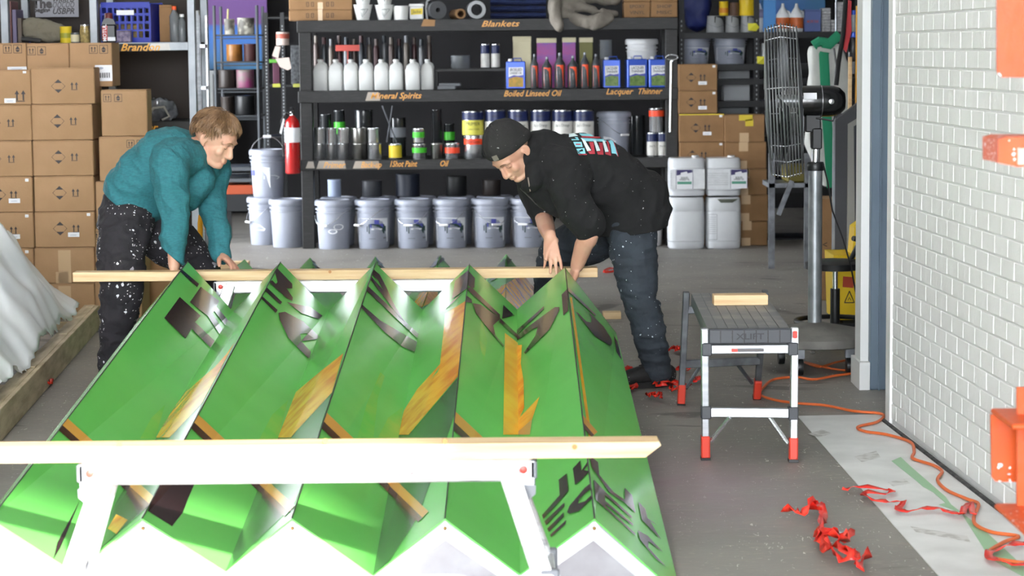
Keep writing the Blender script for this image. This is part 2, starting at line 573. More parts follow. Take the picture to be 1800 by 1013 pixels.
# ------------------------------------------------------------------ folded green sign panel in the foreground
def green_mat():
    m = mat('glossy green print', '#5db452', 0.27, var='#68be5c', vscale=1.6, vlo=0.3, vhi=0.7, coat=0.12, bump=0.02, bscale=180)
    return m
GREEN = green_mat()
INK = mat('dark plum print', '#2a1a1c', 0.22, coat=0.25)
PETAL = mat('orange petal print', '#d9861c', 0.25, var='#efb02e', vscale=9, vlo=0.35, vhi=0.6, coat=0.25)
PETAL2 = mat('yellow petal print', '#e9a51d', 0.25, var='#f2c02c', vscale=6, coat=0.25)
DGREEN = mat('dark green print', '#2b5a2c', 0.25, var='#33602f', vscale=4, coat=0.25)
GOLD = mat('gold rod print', '#cf9a45', 0.25, coat=0.25)
RODB = mat('brown rod print', '#4a3020', 0.25, coat=0.25)
PLATE = mat('bare aluminium plate', '#b4b4b8', 0.42, 0.7, var='#a39fa4', vscale=7)

YN, YFAR = S(4.04), D(6.5)
ridge_far = [at(u, v, YFAR) for u, v in ((330, 460), (493, 461), (660, 463), (825, 465), (993, 470))]
ridge_near = [at(u, v, YN) for u, v in ((-16, 912), (250, 912), (513, 912), (782, 912), (1045, 912))]
val_far = [at(u, v, YFAR + 0.03) for u, v in ((410, 548), (577, 547), (743, 545), (909, 544))]
val_near = [at(u, v, YN + 0.02) for u, v in ((130, 1006), (397, 1005), (656, 1012), (914, 1010))]
def outer(r, sgn, dx, dz):
    return Vector((r.x + sgn * dx, r.y + 0.03, max(0.004, r.z - dz)))
lf, ln = outer(ridge_far[0], -1, 0.21, 0.24), outer(ridge_near[0], -1, 0.2, 0.235)
rf, rn = at(1083, 585, YFAR + 0.04), outer(ridge_near[4], 1, 0.235, 0.237)
strip_far = [lf]; strip_near = [ln]
for i in range(5):
    strip_far.append(ridge_far[i]); strip_near.append(ridge_near[i])
    if i < 4:
        strip_far.append(val_far[i]); strip_near.append(val_near[i])
strip_far.append(rf); strip_near.append(rn)
panel = thing('folded_sign_panel', 'green folded metal sign panel leaning against the rear trestle, printed with dark letters', 'sign panel')
flanks = []
cam_pos = Vector((0, 0, CAM_H))
def flank_obj(name, quad, material, parent, th=0.004):
    a, b, c, d = quad            # near0, near1, far1, far0
    n = (b - a).cross(d - a).normalized()
    if n.z < 0: n = -n
    mb = MB(); vs = [p for p in quad] + [p - n * th for p in quad]
    mb.add(vs, [(0, 1, 2), (0, 2, 3), (6, 5, 4), (7, 6, 4), (0, 4, 5, 1), (1, 5, 6, 2), (2, 6, 7, 3), (3, 7, 4, 0)])
    o = mb.build(name, material, parent)
    return o, n
for i in range(len(strip_far) - 1):
    q = (strip_near[i], strip_near[i + 1], strip_far[i + 1], strip_far[i])
    o, n = flank_obj('panel_face', q, GREEN, panel)
    flanks.append((o, q, n))

def clip(poly, quad2):
    out = poly
    m = len(quad2)
    cx = sum(p[0] for p in quad2) / m; cy = sum(p[1] for p in quad2) / m
    for i in range(m):
        a, b = quad2[i], quad2[(i + 1) % m]
        ex, ey = b[0] - a[0], b[1] - a[1]
        sgn = 1 if ex * (cy - a[1]) - ey * (cx - a[0]) > 0 else -1
        side = lambda p: sgn * (ex * (p[1] - a[1]) - ey * (p[0] - a[0]))
        res = []
        for k in range(len(out)):
            p, q = out[k - 1], out[k]
            sp, sq = side(p), side(q)
            if (sp >= 0) != (sq >= 0):
                t = sp / (sp - sq)
                res.append((p[0] + (q[0] - p[0]) * t, p[1] + (q[1] - p[1]) * t))
            if sq >= 0: res.append(q)
        out = res
        if len(out) < 3: return []
    return out

def decal(pts, faces, material, name, off=0.0012, fl=None):
    """flat print: the outline laid onto the panel faces it belongs to"""
    for k in faces:
        o, q4, n4 = (fl or flanks)[k]
        mb = MB()
        for q in ((q4[0], q4[1], q4[2]), (q4[0], q4[2], q4[3])):
            n = (q[1] - q[0]).cross(q[2] - q[0]).normalized()
            if n.z < 0: n = -n
            org = q[0]; ex = (q[1] - q[0]).normalized(); ey = n.cross(ex)
            loc = lambda p: ((p - org).dot(ex), (p - org).dot(ey))
            poly = []
            for u, v in pts:
                d = ray(u, v)
                dn = d.dot(n)
                if abs(dn) < 1e-4: poly = []; break
                t = (org - cam_pos).dot(n) / dn
                if t < 0 or t > 30: poly = []; break
                poly.append(loc(cam_pos + d * t))
            if not poly: continue
            poly = clip(poly, [loc(p) for p in q])
            if len(poly) < 3: continue
            tris = tessellate_polygon([[Vector((x, y, 0)) for x, y in poly]])
            mb.add([org + ex * x + ey * y + n * off for x, y in poly], [tuple(t) for t in tris])
        if mb.v: mb.build(name, material, o)

# faces: 0 = left of ridge1, 1 = right of ridge1, 2 = left of ridge2, 3 = right of ridge2 ... 9 = right of ridge5
L_ = 'printed_letter'; P_ = 'printed_petal_and_glow'; S_ = 'printed_shade'; R_ = 'printed_rod'
# shading first (lowest), petals above, rods, letters on top
decal([(356, 709), (309, 759), (281, 768), (225, 850), (130, 1008), (262, 890), (284, 842), (340, 745)], [2], DGREEN, S_)
decal([(584, 691), (521, 759), (490, 762), (459, 841), (397, 1005), (500, 905), (513, 900), (545, 815), (566, 745)], [4], DGREEN, S_)
decal([(805, 665), (725, 759), (700, 765), (686, 841), (655, 1012), (686, 986), (734, 912), (760, 841), (790, 759), (801, 722)], [6], DGREEN, S_)
decal([(413, 603), (398, 624), (378, 646), (327, 690), (305, 720), (281, 759), (275, 770), (298, 770), (309, 759), (356, 709)], [2], PETAL, P_, 0.0018)
decal([(604, 622), (566, 652), (517, 693), (500, 735), (488, 770), (512, 770), (521, 759), (584, 691)], [4], PETAL, P_, 0.0018)
decal([(820, 529), (783, 552), (781, 575), (774, 641), (734, 685), (711, 722), (700, 765), (719, 765), (724, 759), (805, 663)], [6], PETAL, P_, 0.0018)
decal([(774, 645), (758, 668), (770, 655)], [6], GREEN, P_, 0.0022)
decal([(887, 586), (912, 605), (912, 765), (884, 765)], [7], PETAL2, P_, 0.0018)
decal([(905, 608), (918, 607), (916, 640), (921, 670), (922, 718), (914, 735), (949, 698), (936, 738), (912, 765), (900, 765)], [8], PETAL, P_, 0.0018)
decal([(936, 738), (932, 765), (905, 765)], [8], mat('tan print', '#b98d50', 0.25, coat=0.25), P_, 0.002)
decal([(1001, 523), (1005, 523), (1036, 745), (1040, 768), (1034, 768)], [9], PETAL2, P_, 0.0018)
GLOW = mat('pale glow print', '#7cbc4a', 0.27, var='#62bd4c', vscale=6, coat=0.25)  # soft yellow-green glow, painted as flat patches on the panel faces
decal([(668, 655), (676, 662), (664, 700), (656, 770), (628, 770), (644, 712)], [5], GLOW, P_, 0.0014)
decal([(708, 716), (700, 770), (664, 770), (682, 735)], [5], GLOW, P_, 0.0014)
decal([(506, 704), (488, 772), (456, 772), (478, 730)], [3], GLOW, P_, 0.0014)
decal([(290, 712), (272, 772), (246, 772), (266, 735)], [1], GLOW, P_, 0.0014)
decal([(846, 560), (856, 600), (850, 640), (842, 600)], [7], GLOW, P_, 0.0014)
def rod(p, q, faces, w=13):
    d = Vector((q[0] - p[0], q[1] - p[1])); d.normalize(); nrm = Vector((-d.y, d.x))
    if nrm.y > 0: nrm = -nrm
    for lo, hi, m, o in ((-0.15, 1.0, GOLD, 0.0026), (-1.0, -0.15, RODB, 0.0026)):
        e = [(p[0] + nrm.x * w * lo, p[1] + nrm.y * w * lo), (q[0] + nrm.x * w * lo, q[1] + nrm.y * w * lo),
             (q[0] + nrm.x * w * hi, q[1] + nrm.y * w * hi), (p[0] + nrm.x * w * hi, p[1] + nrm.y * w * hi)]
        decal(e, faces, m, R_, o)
rod((80, 720), (265, 886), [1, 2])
rod((320, 722), (510, 900), [3, 4])
rod((550, 722), (745, 910), [5, 6])
rod((778, 722), (850, 790), [7])
rod((1018, 735), (1044, 765), [9], 7)
decal([(216, 845), (236, 862), (258, 884), (246, 900), (175, 968), (200, 905)], [2], INK, S_, 0.0016)
decal([(205, 905), (225, 915), (205, 940), (190, 930)], [2], PETAL, P_, 0.002)
decal([(284, 842), (338, 842), (342, 850), (330, 878), (321, 902), (302, 926), (259, 899)], [3], INK, S_, 0.0016)
decal([(130, 900), (140, 880), (118, 935), (105, 965), (93, 985), (100, 955)], [1], INK, S_, 0.0016)
for f, pl in (
    (1, [(316, 472), (349, 500), (346, 506), (313, 476)]),
    (1, [(315, 523), (288, 560), (325, 596), (336, 579), (369, 612), (377, 601), (342, 567), (352, 556)]),
    (1, [(352, 505), (333, 532), (364, 556), (386, 590), (392, 582), (372, 552), (376, 548), (396, 574), (402, 566), (380, 540), (384, 530)]),
    (3, [(481, 473), (487, 473), (513, 500), (513, 508), (503, 508), (514, 524), (513, 530), (503, 525), (470, 495), (478, 494), (484, 500), (487, 497)]),
    (3, [(467, 505), (495, 532), (492, 536), (462, 510)]),
    (3, [(459, 521), (487, 546), (484, 551), (457, 524)]),
    (3, [(489, 551), (500, 549), (532, 566), (563, 595), (554, 598), (538, 587), (527, 588), (529, 601), (546, 620), (544, 630), (541, 631), (506, 595), (491, 563)]),
    (3, [(503, 532), (545, 541), (566, 556), (560, 562), (530, 552)]),
    (5, [(655, 474), (667, 484), (679, 507), (689, 531), (711, 568), (701, 560), (682, 533), (650, 492), (651, 486), (672, 510), (664, 494), (654, 484)]),
    (5, [(645, 503), (735, 588), (733, 596), (644, 512)]),
    (5, [(635, 536), (667, 564), (701, 584), (734, 603), (728, 620), (707, 611), (672, 582), (635, 543)]),
    (6, [(801, 494), (824, 476), (823, 507), (795, 527)]),
    (6, [(818, 512), (822, 508), (800, 530), (783, 545), (785, 540)]),
    (7, [(822, 476), (834, 490), (833, 507), (828, 508), (822, 503)]),
    (7, [(822, 506), (830, 508), (878, 554), (878, 561), (822, 512)]),
    (7, [(818, 520), (828, 527), (829, 534), (818, 532)]),
    (7, [(830, 534), (843, 536), (879, 561), (866, 573), (870, 590), (885, 608), (884, 611), (858, 580), (836, 552)]),
    (7, [(879, 561), (910, 590), (908, 595), (877, 567)]),
    (7, [(884, 537), (904, 556), (882, 561)]),
    (8, [(984, 541), (976, 541), (935, 571), (905, 594), (910, 599), (935, 581), (946, 576), (942, 591), (922, 621), (924, 623), (966, 581), (984, 547)]),
    (8, [(957, 539), (956, 545), (909, 590), (904, 586)]),
    (8, [(988, 519), (998, 509), (1000, 547), (991, 556)]),
    (9, [(998, 506), (1047, 554), (1046, 557), (998, 513)]),
    (9, [(1010, 548), (1016, 552), (1030, 566), (1038, 568), (1039, 560), (1034, 549), (1060, 575), (1074, 597), (1075, 604), (1072, 609), (1045, 592)]),
    (9, [(1078, 591), (1085, 602), (1092, 634), (1083, 620)]),
    (8, [(1008, 825), (1021, 811), (1023, 829), (1036, 810), (1037, 816), (1027, 828), (1037, 830), (1023, 845), (1012, 854)]),
    (8, [(983, 845), (997, 834), (1000, 864), (987, 880), (956, 914), (954, 907), (985, 872)]),
    (8, [(993, 885), (958, 918), (961, 925), (993, 892)]),
    (8, [(992, 902), (963, 931), (966, 937), (992, 910)]),
    (8, [(996, 916), (968, 942), (970, 946), (995, 923)]),
    (8, [(1041, 850), (1029, 859), (1002, 891), (998, 902), (1002, 905), (1019, 900), (1043, 876), (1042, 871), (1029, 883), (1017, 887), (1019, 879), (1041, 859)]),
    (9, [(1035, 802), (1050, 814), (1052, 836), (1078, 867), (1097, 880), (1097, 859), (1110, 872), (1116, 903), (1094, 883), (1070, 867), (1039, 823)]),
    (9, [(1042, 844), (1060, 863), (1109, 909), (1110, 913), (1062, 872), (1063, 882), (1111, 922), (1112, 926), (1063, 888), (1064, 892), (1115, 939), (1116, 943), (1046, 880)]),
    (9, [(1121, 883), (1133, 896), (1137, 912), (1155, 926), (1141, 917), (1161, 950), (1127, 915)]),
    (9, [(1120, 934), (1137, 943), (1164, 972), (1139, 953), (1138, 964), (1171, 999), (1151, 983), (1124, 950)]),
):
    decal(pl, [f], INK, L_, 0.003)
# dark seams on each ridge and fold
SEAM = mat('seam sealant', '#24241f', 0.5)
for i in range(5):
    MB().tube([ridge_near[i] + Vector((0, 0, 0.001)), ridge_far[i] + Vector((0, 0, 0.001))], 0.0022, 6).build('ridge_seam', SEAM, panel)
# triangular aluminium end plates at the near end, with folded flanges and a rivet
def end_plate(apex, l, r):
    back = Vector((0, 0.012, 0))
    a, b, c = apex + back - Vector((0, 0, 0.006)), l + back, r + back
    dn = lambda p: Vector((p.x, p.y, .004))
    fr = [a, b, dn(b), dn(c), c]
    m = MB(); m.add(fr + [p + Vector((0, .004, 0)) for p in fr],
                    [(0, 1, 2, 3, 4), (9, 8, 7, 6, 5)] + [(i, 5 + i, 5 + (i + 1) % 5, (i + 1) % 5) for i in range(5)])
    pl = m.build('end_plate', PLATE, panel)
    for e in (b, c):
        d = (e - a).normalized()
        inn = Vector((0, 0, -1)) - d * d.dot(Vector((0, 0, -1))); inn.normalize()
        f = MB(); p0, p1 = a + inn * 0.006, e + inn * 0.002
        f.add([p0 + Vector((0, -0.003, 0)), p1 + Vector((0, -0.003, 0)), p1 + inn * 0.038 + Vector((0, -0.003, 0)), p0 + inn * 0.038 + Vector((0, -0.003, 0)),
               p0, p1, p1 + inn * 0.038, p0 + inn * 0.038], [(0, 1, 2, 3), (0, 4, 5, 1), (1, 5, 6, 2), (2, 6, 7, 3), (3, 7, 4, 0)])
        f.build('flange', mat('flange aluminium', '#cfd1d4', 0.3, 0.8), pl)
    mb = MB(); mb.ball((a.x, a.y - 0.006, a.z - 0.022), (0.005, 0.004, 0.005), n=8, m=6)
    mb.build('rivet', mat('rusty rivet', '#8a6a3c', 0.5, 0.6), pl, True)
ends = [ln] + val_near + [rn]
for i in range(5):
    end_plate(ridge_near[i], ends[i], ends[i + 1])
# bare metal return strip down the outer left edge
# ------------------------------------------------------------------ second folded panel lying on the floor behind
panel2 = thing('folded_sign_panel', 'green folded sign panel lying flat on the floor behind the leaning one', 'sign panel')
fl2 = []
y0, y1, h2 = D(7.5), S(9.15), 0.0
tips = [at(u, v, y1) for u, v in ((430, 456), (545, 453), (660, 451), (774, 449), (890, 447))]
xs = [t.x for t in tips]
prof2 = []
for i, x in enumerate(xs):
    prof2.append((x - 0.195, 0.006)); prof2.append((x, tips[i].z))
prof2.append((xs[-1] + 0.195, 0.006))
for i in range(len(prof2) - 1):
    (xa, za), (xb, zb) = prof2[i], prof2[i + 1]
    q = (Vector((xa, y0, za)), Vector((xb, y0, zb)), Vector((xb, y1, zb)), Vector((xa, y1, za)))
    o, n = flank_obj('panel_face', q, GREEN, panel2)
    fl2.append((o, q, n))
for f in (8, 9, 7):
    decal([(858, 525), (872, 512), (880, 505), (905, 490), (940, 478), (948, 500), (935, 522), (908, 545), (880, 540)], [f], PETAL, P_, 0.003, fl2)
    decal([(868, 478), (888, 455), (899, 457), (872, 492), (862, 496)], [f], INK, L_, 0.006, fl2)
for f in (5, 6, 7):
    decal([(725, 535), (740, 515), (770, 508), (768, 528), (742, 540)], [f], PETAL, P_, 0.003, fl2)
    decal([(752, 470), (780, 451), (784, 455), (758, 474)], [f], INK, L_, 0.006, fl2)
    decal([(742, 468), (772, 449), (776, 452), (748, 472)], [f], INK, L_, 0.006, fl2)
BLUEPR = mat('pale blue print', '#7fa6ad', 0.25, coat=0.25)
for f in (3, 5):
    u = (545, 660)[(f - 3) // 2]
    decal([(u, 452), (u + 6, 452), (u + 40, 475), (u + 10, 475)], [f], BLUEPR, S_, 0.0012, fl2)
    for k in range(4):
        decal([(u + 3, 453 + k * 6), (u + 40, 475 + k * 6), (u + 40, 477 + k * 6), (u + 3, 455 + k * 6)], [f], INK, L_, 0.006, fl2)

# ------------------------------------------------------------------ trestles and timber
ZT = 0.49
SCUFF = mat('scuffed aluminium', '#d8dadc', 0.35, 0.7, var='#9fa0a4', vscale=9, vstretch=(1, 5, 5), vlo=0.55, vhi=0.72)
GREYPL = mat('grey plastic', '#6d7076', 0.5)
REDPL = mat('red plastic', '#c23a30', 0.4)
def trestle(label, xa, xb, y, front_label):
    t = thing('work_trestle', label, 'trestle', (0, 0, 0))
    w = 0.085
    MB().box(xa, y - w / 2, ZT - 0.056, xb, y + w / 2, ZT, c=0.006).build('beam', SCUFF, t)
    MB().box(xa - 0.008, y - w / 2 - 0.004, ZT - 0.05, xa + 0.01, y + w / 2 + 0.004, ZT - 0.004, c=0.004).build('end_cap', GREYPL, t)
    MB().box(xb - 0.01, y - w / 2 - 0.004, ZT - 0.05, xb + 0.008, y + w / 2 + 0.004, ZT - 0.004, c=0.004).build('end_cap', GREYPL, t)
    for x, s in ((xa, -1), (xb, 1)):
        for sy in (-1, 1):
            top = Vector((x - s * 0.065, y + sy * (w / 2 + 0.004), ZT - 0.018))
            foot = Vector((x + s * 0.085, y + sy * 0.17, 0.02))
            lg = MB().bar(top, foot, 0.024, 0.05, (1, 0, 0), 0.003).build('leg', SCUFF, t)
            d = (foot - top)
            MB().bar(top + d * 0.955, top + d * 1.035, 0.032, 0.06, (1, 0, 0), 0.004).build('rubber_foot', REDPL, lg)
            # folding bracket, red pivot and grey latch
            MB().box(x - s * 0.03 - 0.03, y + sy * (w / 2 + 0.001) - 0.003, ZT - 0.066, x - s * 0.03 + 0.03, y + sy * (w / 2 + 0.001) + 0.003, ZT - 0.006).build('pivot_plate', ALU, t)
            mb = MB().lathe([(0.010, 0), (0.010, 0.006), (0.004, 0.008)], 12, Matrix.Translation((x - s * 0.025, y + sy * (w / 2 + 0.004), ZT - 0.025)) @ Matrix.Rotation(-sy * math.pi / 2, 4, 'X'))
            mb.build('pivot_button', REDPL, t, True)
            MB().prism([(x - s * 0.035, ZT - 0.062), (x + s * 0.005, ZT - 0.064), (x + s * 0.004, ZT - 0.085), (x - s * 0.018, ZT - 0.105)], y + sy * (w / 2) - 0.008, y + sy * (w / 2) + 0.008).build('latch', GREYPL, t)
        a = Vector((x + s * 0.035, y - 0.115, 0.2)); b_ = Vector((x + s * 0.035, y + 0.115, 0.2))
        MB().bar(a, b_, 0.03, 0.05, c=0.004).build('side_rung', SCUFF, t)
        for p in (a, b_):
            MB().box(p.x - 0.024, p.y - 0.012, 0.165, p.x + 0.024, p.y + 0.012, 0.235, c=0.004).build('rung_bracket', GREYPL, t)
    if front_label:
        yb = y - w / 2 - 0.0012
        st = mat('warning sticker', '#d8d4d0', 0.5)
        x0, x1 = at(617, 825, y).x, at(752, 825, y).x
        flat([(x0, ZT - 0.043), (x1, ZT - 0.043), (x1, ZT - 0.023), (x0, ZT - 0.023)], yb, st, t, 'warning_label')
        for fx, fw in ((0.02, 0.05), (0.3, 0.25), (0.58, 0.18), (0.78, 0.21)):
            a = x0 + (x1 - x0) * fx; b_ = a + (x1 - x0) * fw
            flat([(a, ZT - 0.041), (b_, ZT - 0.041), (b_, ZT - 0.025), (a, ZT - 0.025)], yb - 0.0006, mat('label grey print', '#8b8385', 0.5, var='#4e4a4c', vscale=160, vlo=0.4, vhi=0.6), t, 'label_print')
        a, b_ = at(585, 825, y).x, at(609, 825, y).x
        flat([(a, ZT - 0.044), (b_, ZT - 0.044), (b_, ZT - 0.02), (a, ZT - 0.02)], yb, mat('worn sticker', '#cfcdcc', 0.5, var='#9a9596', vscale=60), t, 'worn_label')
    return t
YT1, YT2 = S(3.70), D(6.64)
trestle('aluminium work trestle standing in front of the green panel, closest to the camera', at(146, 820, YT1).x, at(938, 820, YT1).x, YT1, True)
trestle('aluminium work trestle holding up the far end of the green panel, mostly hidden behind it', at(380, 500, YT2).x, at(838, 500, YT2).x, YT2, False)
x0f, x1f = -1.9, at(1160, 780, YT1).x
e = 0.042
mb = MB().prism([(x0f, ZT + 0.001), (x1f - 0.038, ZT + 0.001), (x1f, ZT + 0.03), (x1f - 0.005, ZT + 0.039), (x0f, ZT + 0.039)], YT1 - e, YT1 + e)
tag(mb.build('timber_plank', PINE), 'pine plank with an angled cut end, laid along the front trestle', 'plank')
x0r, x1r = at(131, 485, YT2).x, at(1050, 478, YT2).x
tag(MB().box(x0r, YT2 - e, ZT + 0.001, x1r, YT2 + e, ZT + 0.042, c=0.002).build('timber_plank', PINE), 'pine plank laid along the rear trestle between the two men', 'plank')
for k, (u, v, Y, x) in enumerate(((210, 781, YT1, None), (572, 776, YT1, None), (782, 776, YT1, None), (580, 478, YT2, None), (1010, 786, YT1, None))):
    p = at(u, v, Y - e - 0.0008)
    par = [o for o in COL.objects if o.name.startswith('timber_plank')][0 if Y == YT1 else 1]
    mb = MB().lathe([(0.0, 0), (0.007, 0.0003)], 10, Matrix.Translation(p) @ Matrix.Rotation(math.pi / 2, 4, 'X'))
    mb.build('knot', mat('pine knot', '#a4713f', 0.6), par)
# short offcut of board lying on the floor behind the panel
def offcut(label, u0, v0, u1, v1, h=0.038, d=0.09):
    a, b_ = ground(u0, v1), ground(u1, v1)
    tag(MB().box(a.x, a.y, 0.001, b_.x, a.y + d, h, c=0.002).build('board_offcut', PINE), label, 'board')
offcut('short pine board end on the floor beside the black work shoe', 1060, 545, 1092, 562)
offcut('pine board on the floor behind the hand of the man in teal', 345, 450, 436, 474, 0.05)
# ------------------------------------------------------------------ cartons
def span(u0, u1, v, Y):
    return at(u0, v, Y).x, at(u1, v, Y).x

def arrows_print(par, x, z, s, y, framed=False):
    """two upward arrows over a line"""
    if framed:
        for a, b_, c, d in ((-.62, -.62, .62, -.55), (-.62, .55, .62, .62), (-.62, -.62, -.55, .62), (.55, -.62, .62, .62)):
            flat([(x + a * s, z + b_ * s), (x + c * s, z + b_ * s), (x + c * s, z + d * s), (x + a * s, z + d * s)], y, BLACK, par, 'print_frame')
        s *= 0.8
    for k in (-0.28, 0.28):
        p = [(-.07, -.4), (.07, -.4), (.07, .15), (.2, .15), (0, .5), (-.2, .15), (-.07, .15)]
        flat([(x + (k + a) * s, z + b_ * s) for a, b_ in p], y, BLACK, par, 'arrow_print')
    flat([(x - .4 * s, z - .5 * s), (x + .4 * s, z - .5 * s), (x + .4 * s, z - .43 * s), (x - .4 * s, z - .43 * s)], y, BLACK, par, 'line_print')

def drop_print(par, x, z, s, y):
    for a, b_, c, d in ((-.62, -.62, .62, -.55), (-.62, .55, .62, .62), (-.62, -.62, -.55, .62), (.55, -.62, .62, .62)):
        flat([(x + a * s, z + b_ * s), (x + c * s, z + b_ * s), (x + c * s, z + d * s), (x + a * s, z + d * s)], y, BLACK, par, 'print_frame')
    flat([(x - .35 * s, z - .05 * s), (x + .35 * s, z - .05 * s), (x, z + .45 * s)], y, BLACK, par, 'drop_print')
    flat([(x - .3 * s, z - .12 * s), (x + .3 * s, z - .12 * s), (x + .22 * s, z - .35 * s), (x, z - .45 * s), (x - .22 * s, z - .35 * s)], y, BLACK, par, 'drop_print')

def diamond_print(par, x, z, s, y):
    flat([(x - .35 * s, z + .28 * s), (x + .35 * s, z + .28 * s), (x, z + .6 * s)], y, BLACK, par, 'diamond_print')
    flat([(x - .35 * s, z - .28 * s), (x, z - .6 * s), (x + .35 * s, z - .28 * s)], y, BLACK, par, 'diamond_print')
    for sx in (-1, 1):
        flat([(x + sx * .35 * s, z + .28 * s), (x + sx * .62 * s, z), (x + sx * .35 * s, z - .28 * s), (x + sx * .35 * s, z - .24 * s), (x + sx * .57 * s, z), (x + sx * .35 * s, z + .24 * s)], y, BLACK, par, 'diamond_print')

STICK = mat('white sticker', '#d9dade', 0.5)
def carton(label, u0, v0, u1, v1, Y, depth, prints=(), m=None, group=None, z0=None, z1=None, rz=0.0, tape=True):
    """box whose front face fills the given outline at depth Y"""
    um, vm = (u0 + u1) / 2, (v0 + v1) / 2
    a = Vector((at(u0, vm, Y).x, Y, at(um, v1, Y).z)); b_ = Vector((at(u1, vm, Y).x, Y, at(um, v0, Y).z))
    w = b_.x - a.x
    zz0 = a.z if z0 is None else z0
    zz1 = b_.z if z1 is None else z1
    h = zz1 - zz0
    t = thing('cardboard_carton', label, 'carton', ((a.x + b_.x) / 2, Y + depth / 2, zz0), rz, group)
    m = m or CARD
    bw, bd = w / 2, depth / 2
    mb = MB().box(-bw, -bd, 0, bw, bd, h - 0.003, c=0.004)
    mb.build('body', m, t)
    # two top flaps with the gap between them
    MB().box(-bw + .002, -bd + .002, h - 0.003, bw - .002, -0.002, h).build('flap', m, t)
    MB().box(-bw + .002, 0.002, h - 0.003, bw - .002, bd - .002, h).build('flap', m, t)
    y = -bd - 0.0012
    k = w / max(1, (u1 - u0))       # metres per pixel
    for p in prints:
        kind, pu, pv = p[0], p[1], p[2]
        x = (pu - (u0 + u1) / 2) * k; z = (v1 - pv) * h / (v1 - v0)
        if kind == 'arrows': arrows_print(t, x, z, p[3] * k, y)
        elif kind == 'farrows': arrows_print(t, x, z, p[3] * k, y, True)
        elif kind == 'drop': drop_print(t, x, z, p[3] * k, y)
        elif kind == 'diamond': diamond_print(t, x, z, p[3] * k, y)
        elif kind == 'sticker':
            sw, sh = p[3] * k / 2, p[4] * k / 2
            flat([(x - sw, z - sh), (x + sw, z - sh), (x + sw, z + sh), (x - sw, z + sh)], y, STICK, t, 'sticker')
            if p[4] > 4:
                flat([(x - sw * .6, z - sh * .3), (x + sw * .5, z - sh * .3), (x + sw * .5, z - sh * .05), (x - sw * .6, z - sh * .05)], y - .0006, mat('grey print', '#9aa0b0', .6), t, 'sticker_print')
        elif kind == 'barcode':
            sw, sh = p[3] * k / 2, p[4] * k / 2
            flat([(x - sw, z - sh), (x + sw, z - sh), (x + sw, z + sh), (x - sw, z + sh)], y, STICK, t, 'sticker')
            q = -0.85
            while q < 0.75:
                bwid = random.choice((.04, .07, .11))
                flat([(x + sw * q, z - sh * .6), (x + sw * (q + bwid), z - sh * .6), (x + sw * (q + bwid), z + sh * .05), (x + sw * q, z + sh * .05)], y - .0006, BLACK, t, 'barcode_bar')
                q += bwid + random.choice((.05, .08))
            flat([(x - sw * .3 + sw * .3 * math.cos(i * .785), z + sh * .62 + sh * .16 * math.sin(i * .785)) for i in range(8)], y - .0006, mat('grey print', '#9aa0b0', .6), t, 'sticker_print')
        elif kind == 'tape':
            sw, sh = p[3] * k / 2, p[4] * k / 2
            flat([(x - sw, z - sh), (x + sw, z - sh), (x + sw, z + sh), (x - sw, z + sh)], y, p[5] if len(p) > 5 else TAPE, t, 'tape_strip')
        elif kind == 'text':
            lettering(p[3], p[4] * k, (x, y, z), BLACK, t, width=p[5] * k if len(p) > 5 else None)
    return t

YC = at(0, 0, 1).y and ground(100, 563).y       # front column of cartons
zf = lambda v, Y=YC: at(100, v, Y).z
rows = [562, 498.5, 436, 373, 310, 247, 183]
order = ['bottom', 'second', 'third', 'fourth', 'fifth', 'sixth', 'top']
zs = [max(0.002, zf(v)) for v in (562.5, 499, 436, 373, 310, 247, 183.5, 122)]
for i in range(7):
    v1, v0 = (562.5, 499, 436, 373, 310, 247, 183.5)[i], (499, 436, 373, 310, 247, 183.5, 124)[i]
    dx = (0, 0, 0, -2, -3, -4, -5)[i]
    cy = (v0 + v1) / 2
    pr = [('diamond', -7 + dx, cy, 20), ('arrows', 23 + dx, cy, 14)]
    if i == 6: pr = [('arrows', 40 + dx, cy + 15, 20), ('sticker', 22 + dx, cy + 23, 20, 8), ('sticker', 44, v0 + 4, 6, 4)]
    elif i <= 3: pr = [('diamond', -2, cy, 20), ('arrows', 24, cy, 14), ('sticker', 25, cy + 11, 20, 8), ('sticker', 48, v0 + 6, 6, 5)]
    carton(f'brown carton in the stack cut by the picture edge, {order[i]} of seven', -48 + dx, v0, 59 + dx, v1, YC, 0.20, pr, group='cartons stacked beside the shelf bay', z0=zs[i] + 0.001, z1=zs[i + 1] - 0.001)
    ub0, ub1 = (61, 61, 61, 60, 58, 56, 54)[i], (166, 166, 166, 165, 164, 163, 165)[i]
    px_ = [('diamond', (ub0 + ub1) / 2 - 8, cy - 2, 20), ('arrows', (ub0 + ub1) / 2 + 20, cy - 2, 14)]
    if i in (0, 1): px_ = [('tape', 114, cy + 2, 22, 58), ('tape', 109, v1 - 10, 22, 20)]
    if i == 2: px_ += [('sticker', 129, cy + 9, 20, 8), ('sticker', 156, v0 + 5, 6, 5)]
    lab = {0: 'brown carton on the floor with pale tape, bottom of the second stack', 1: 'brown carton with pale tape, second from the floor in the second stack'}.get(i, f'brown carton with diamond print in the second stack, {order[i]} of seven')
    carton(lab, ub0, v0 - (5 if i == 6 else 0), ub1, v1, YC + 0.02, 0.20, px_, group='cartons stacked beside the shelf bay', z0=zs[i] + 0.001, z1=(zs[i + 1] - 0.001) if i < 6 else None, rz=(0.03 if i == 6 else random.uniform(-.015, .015)))
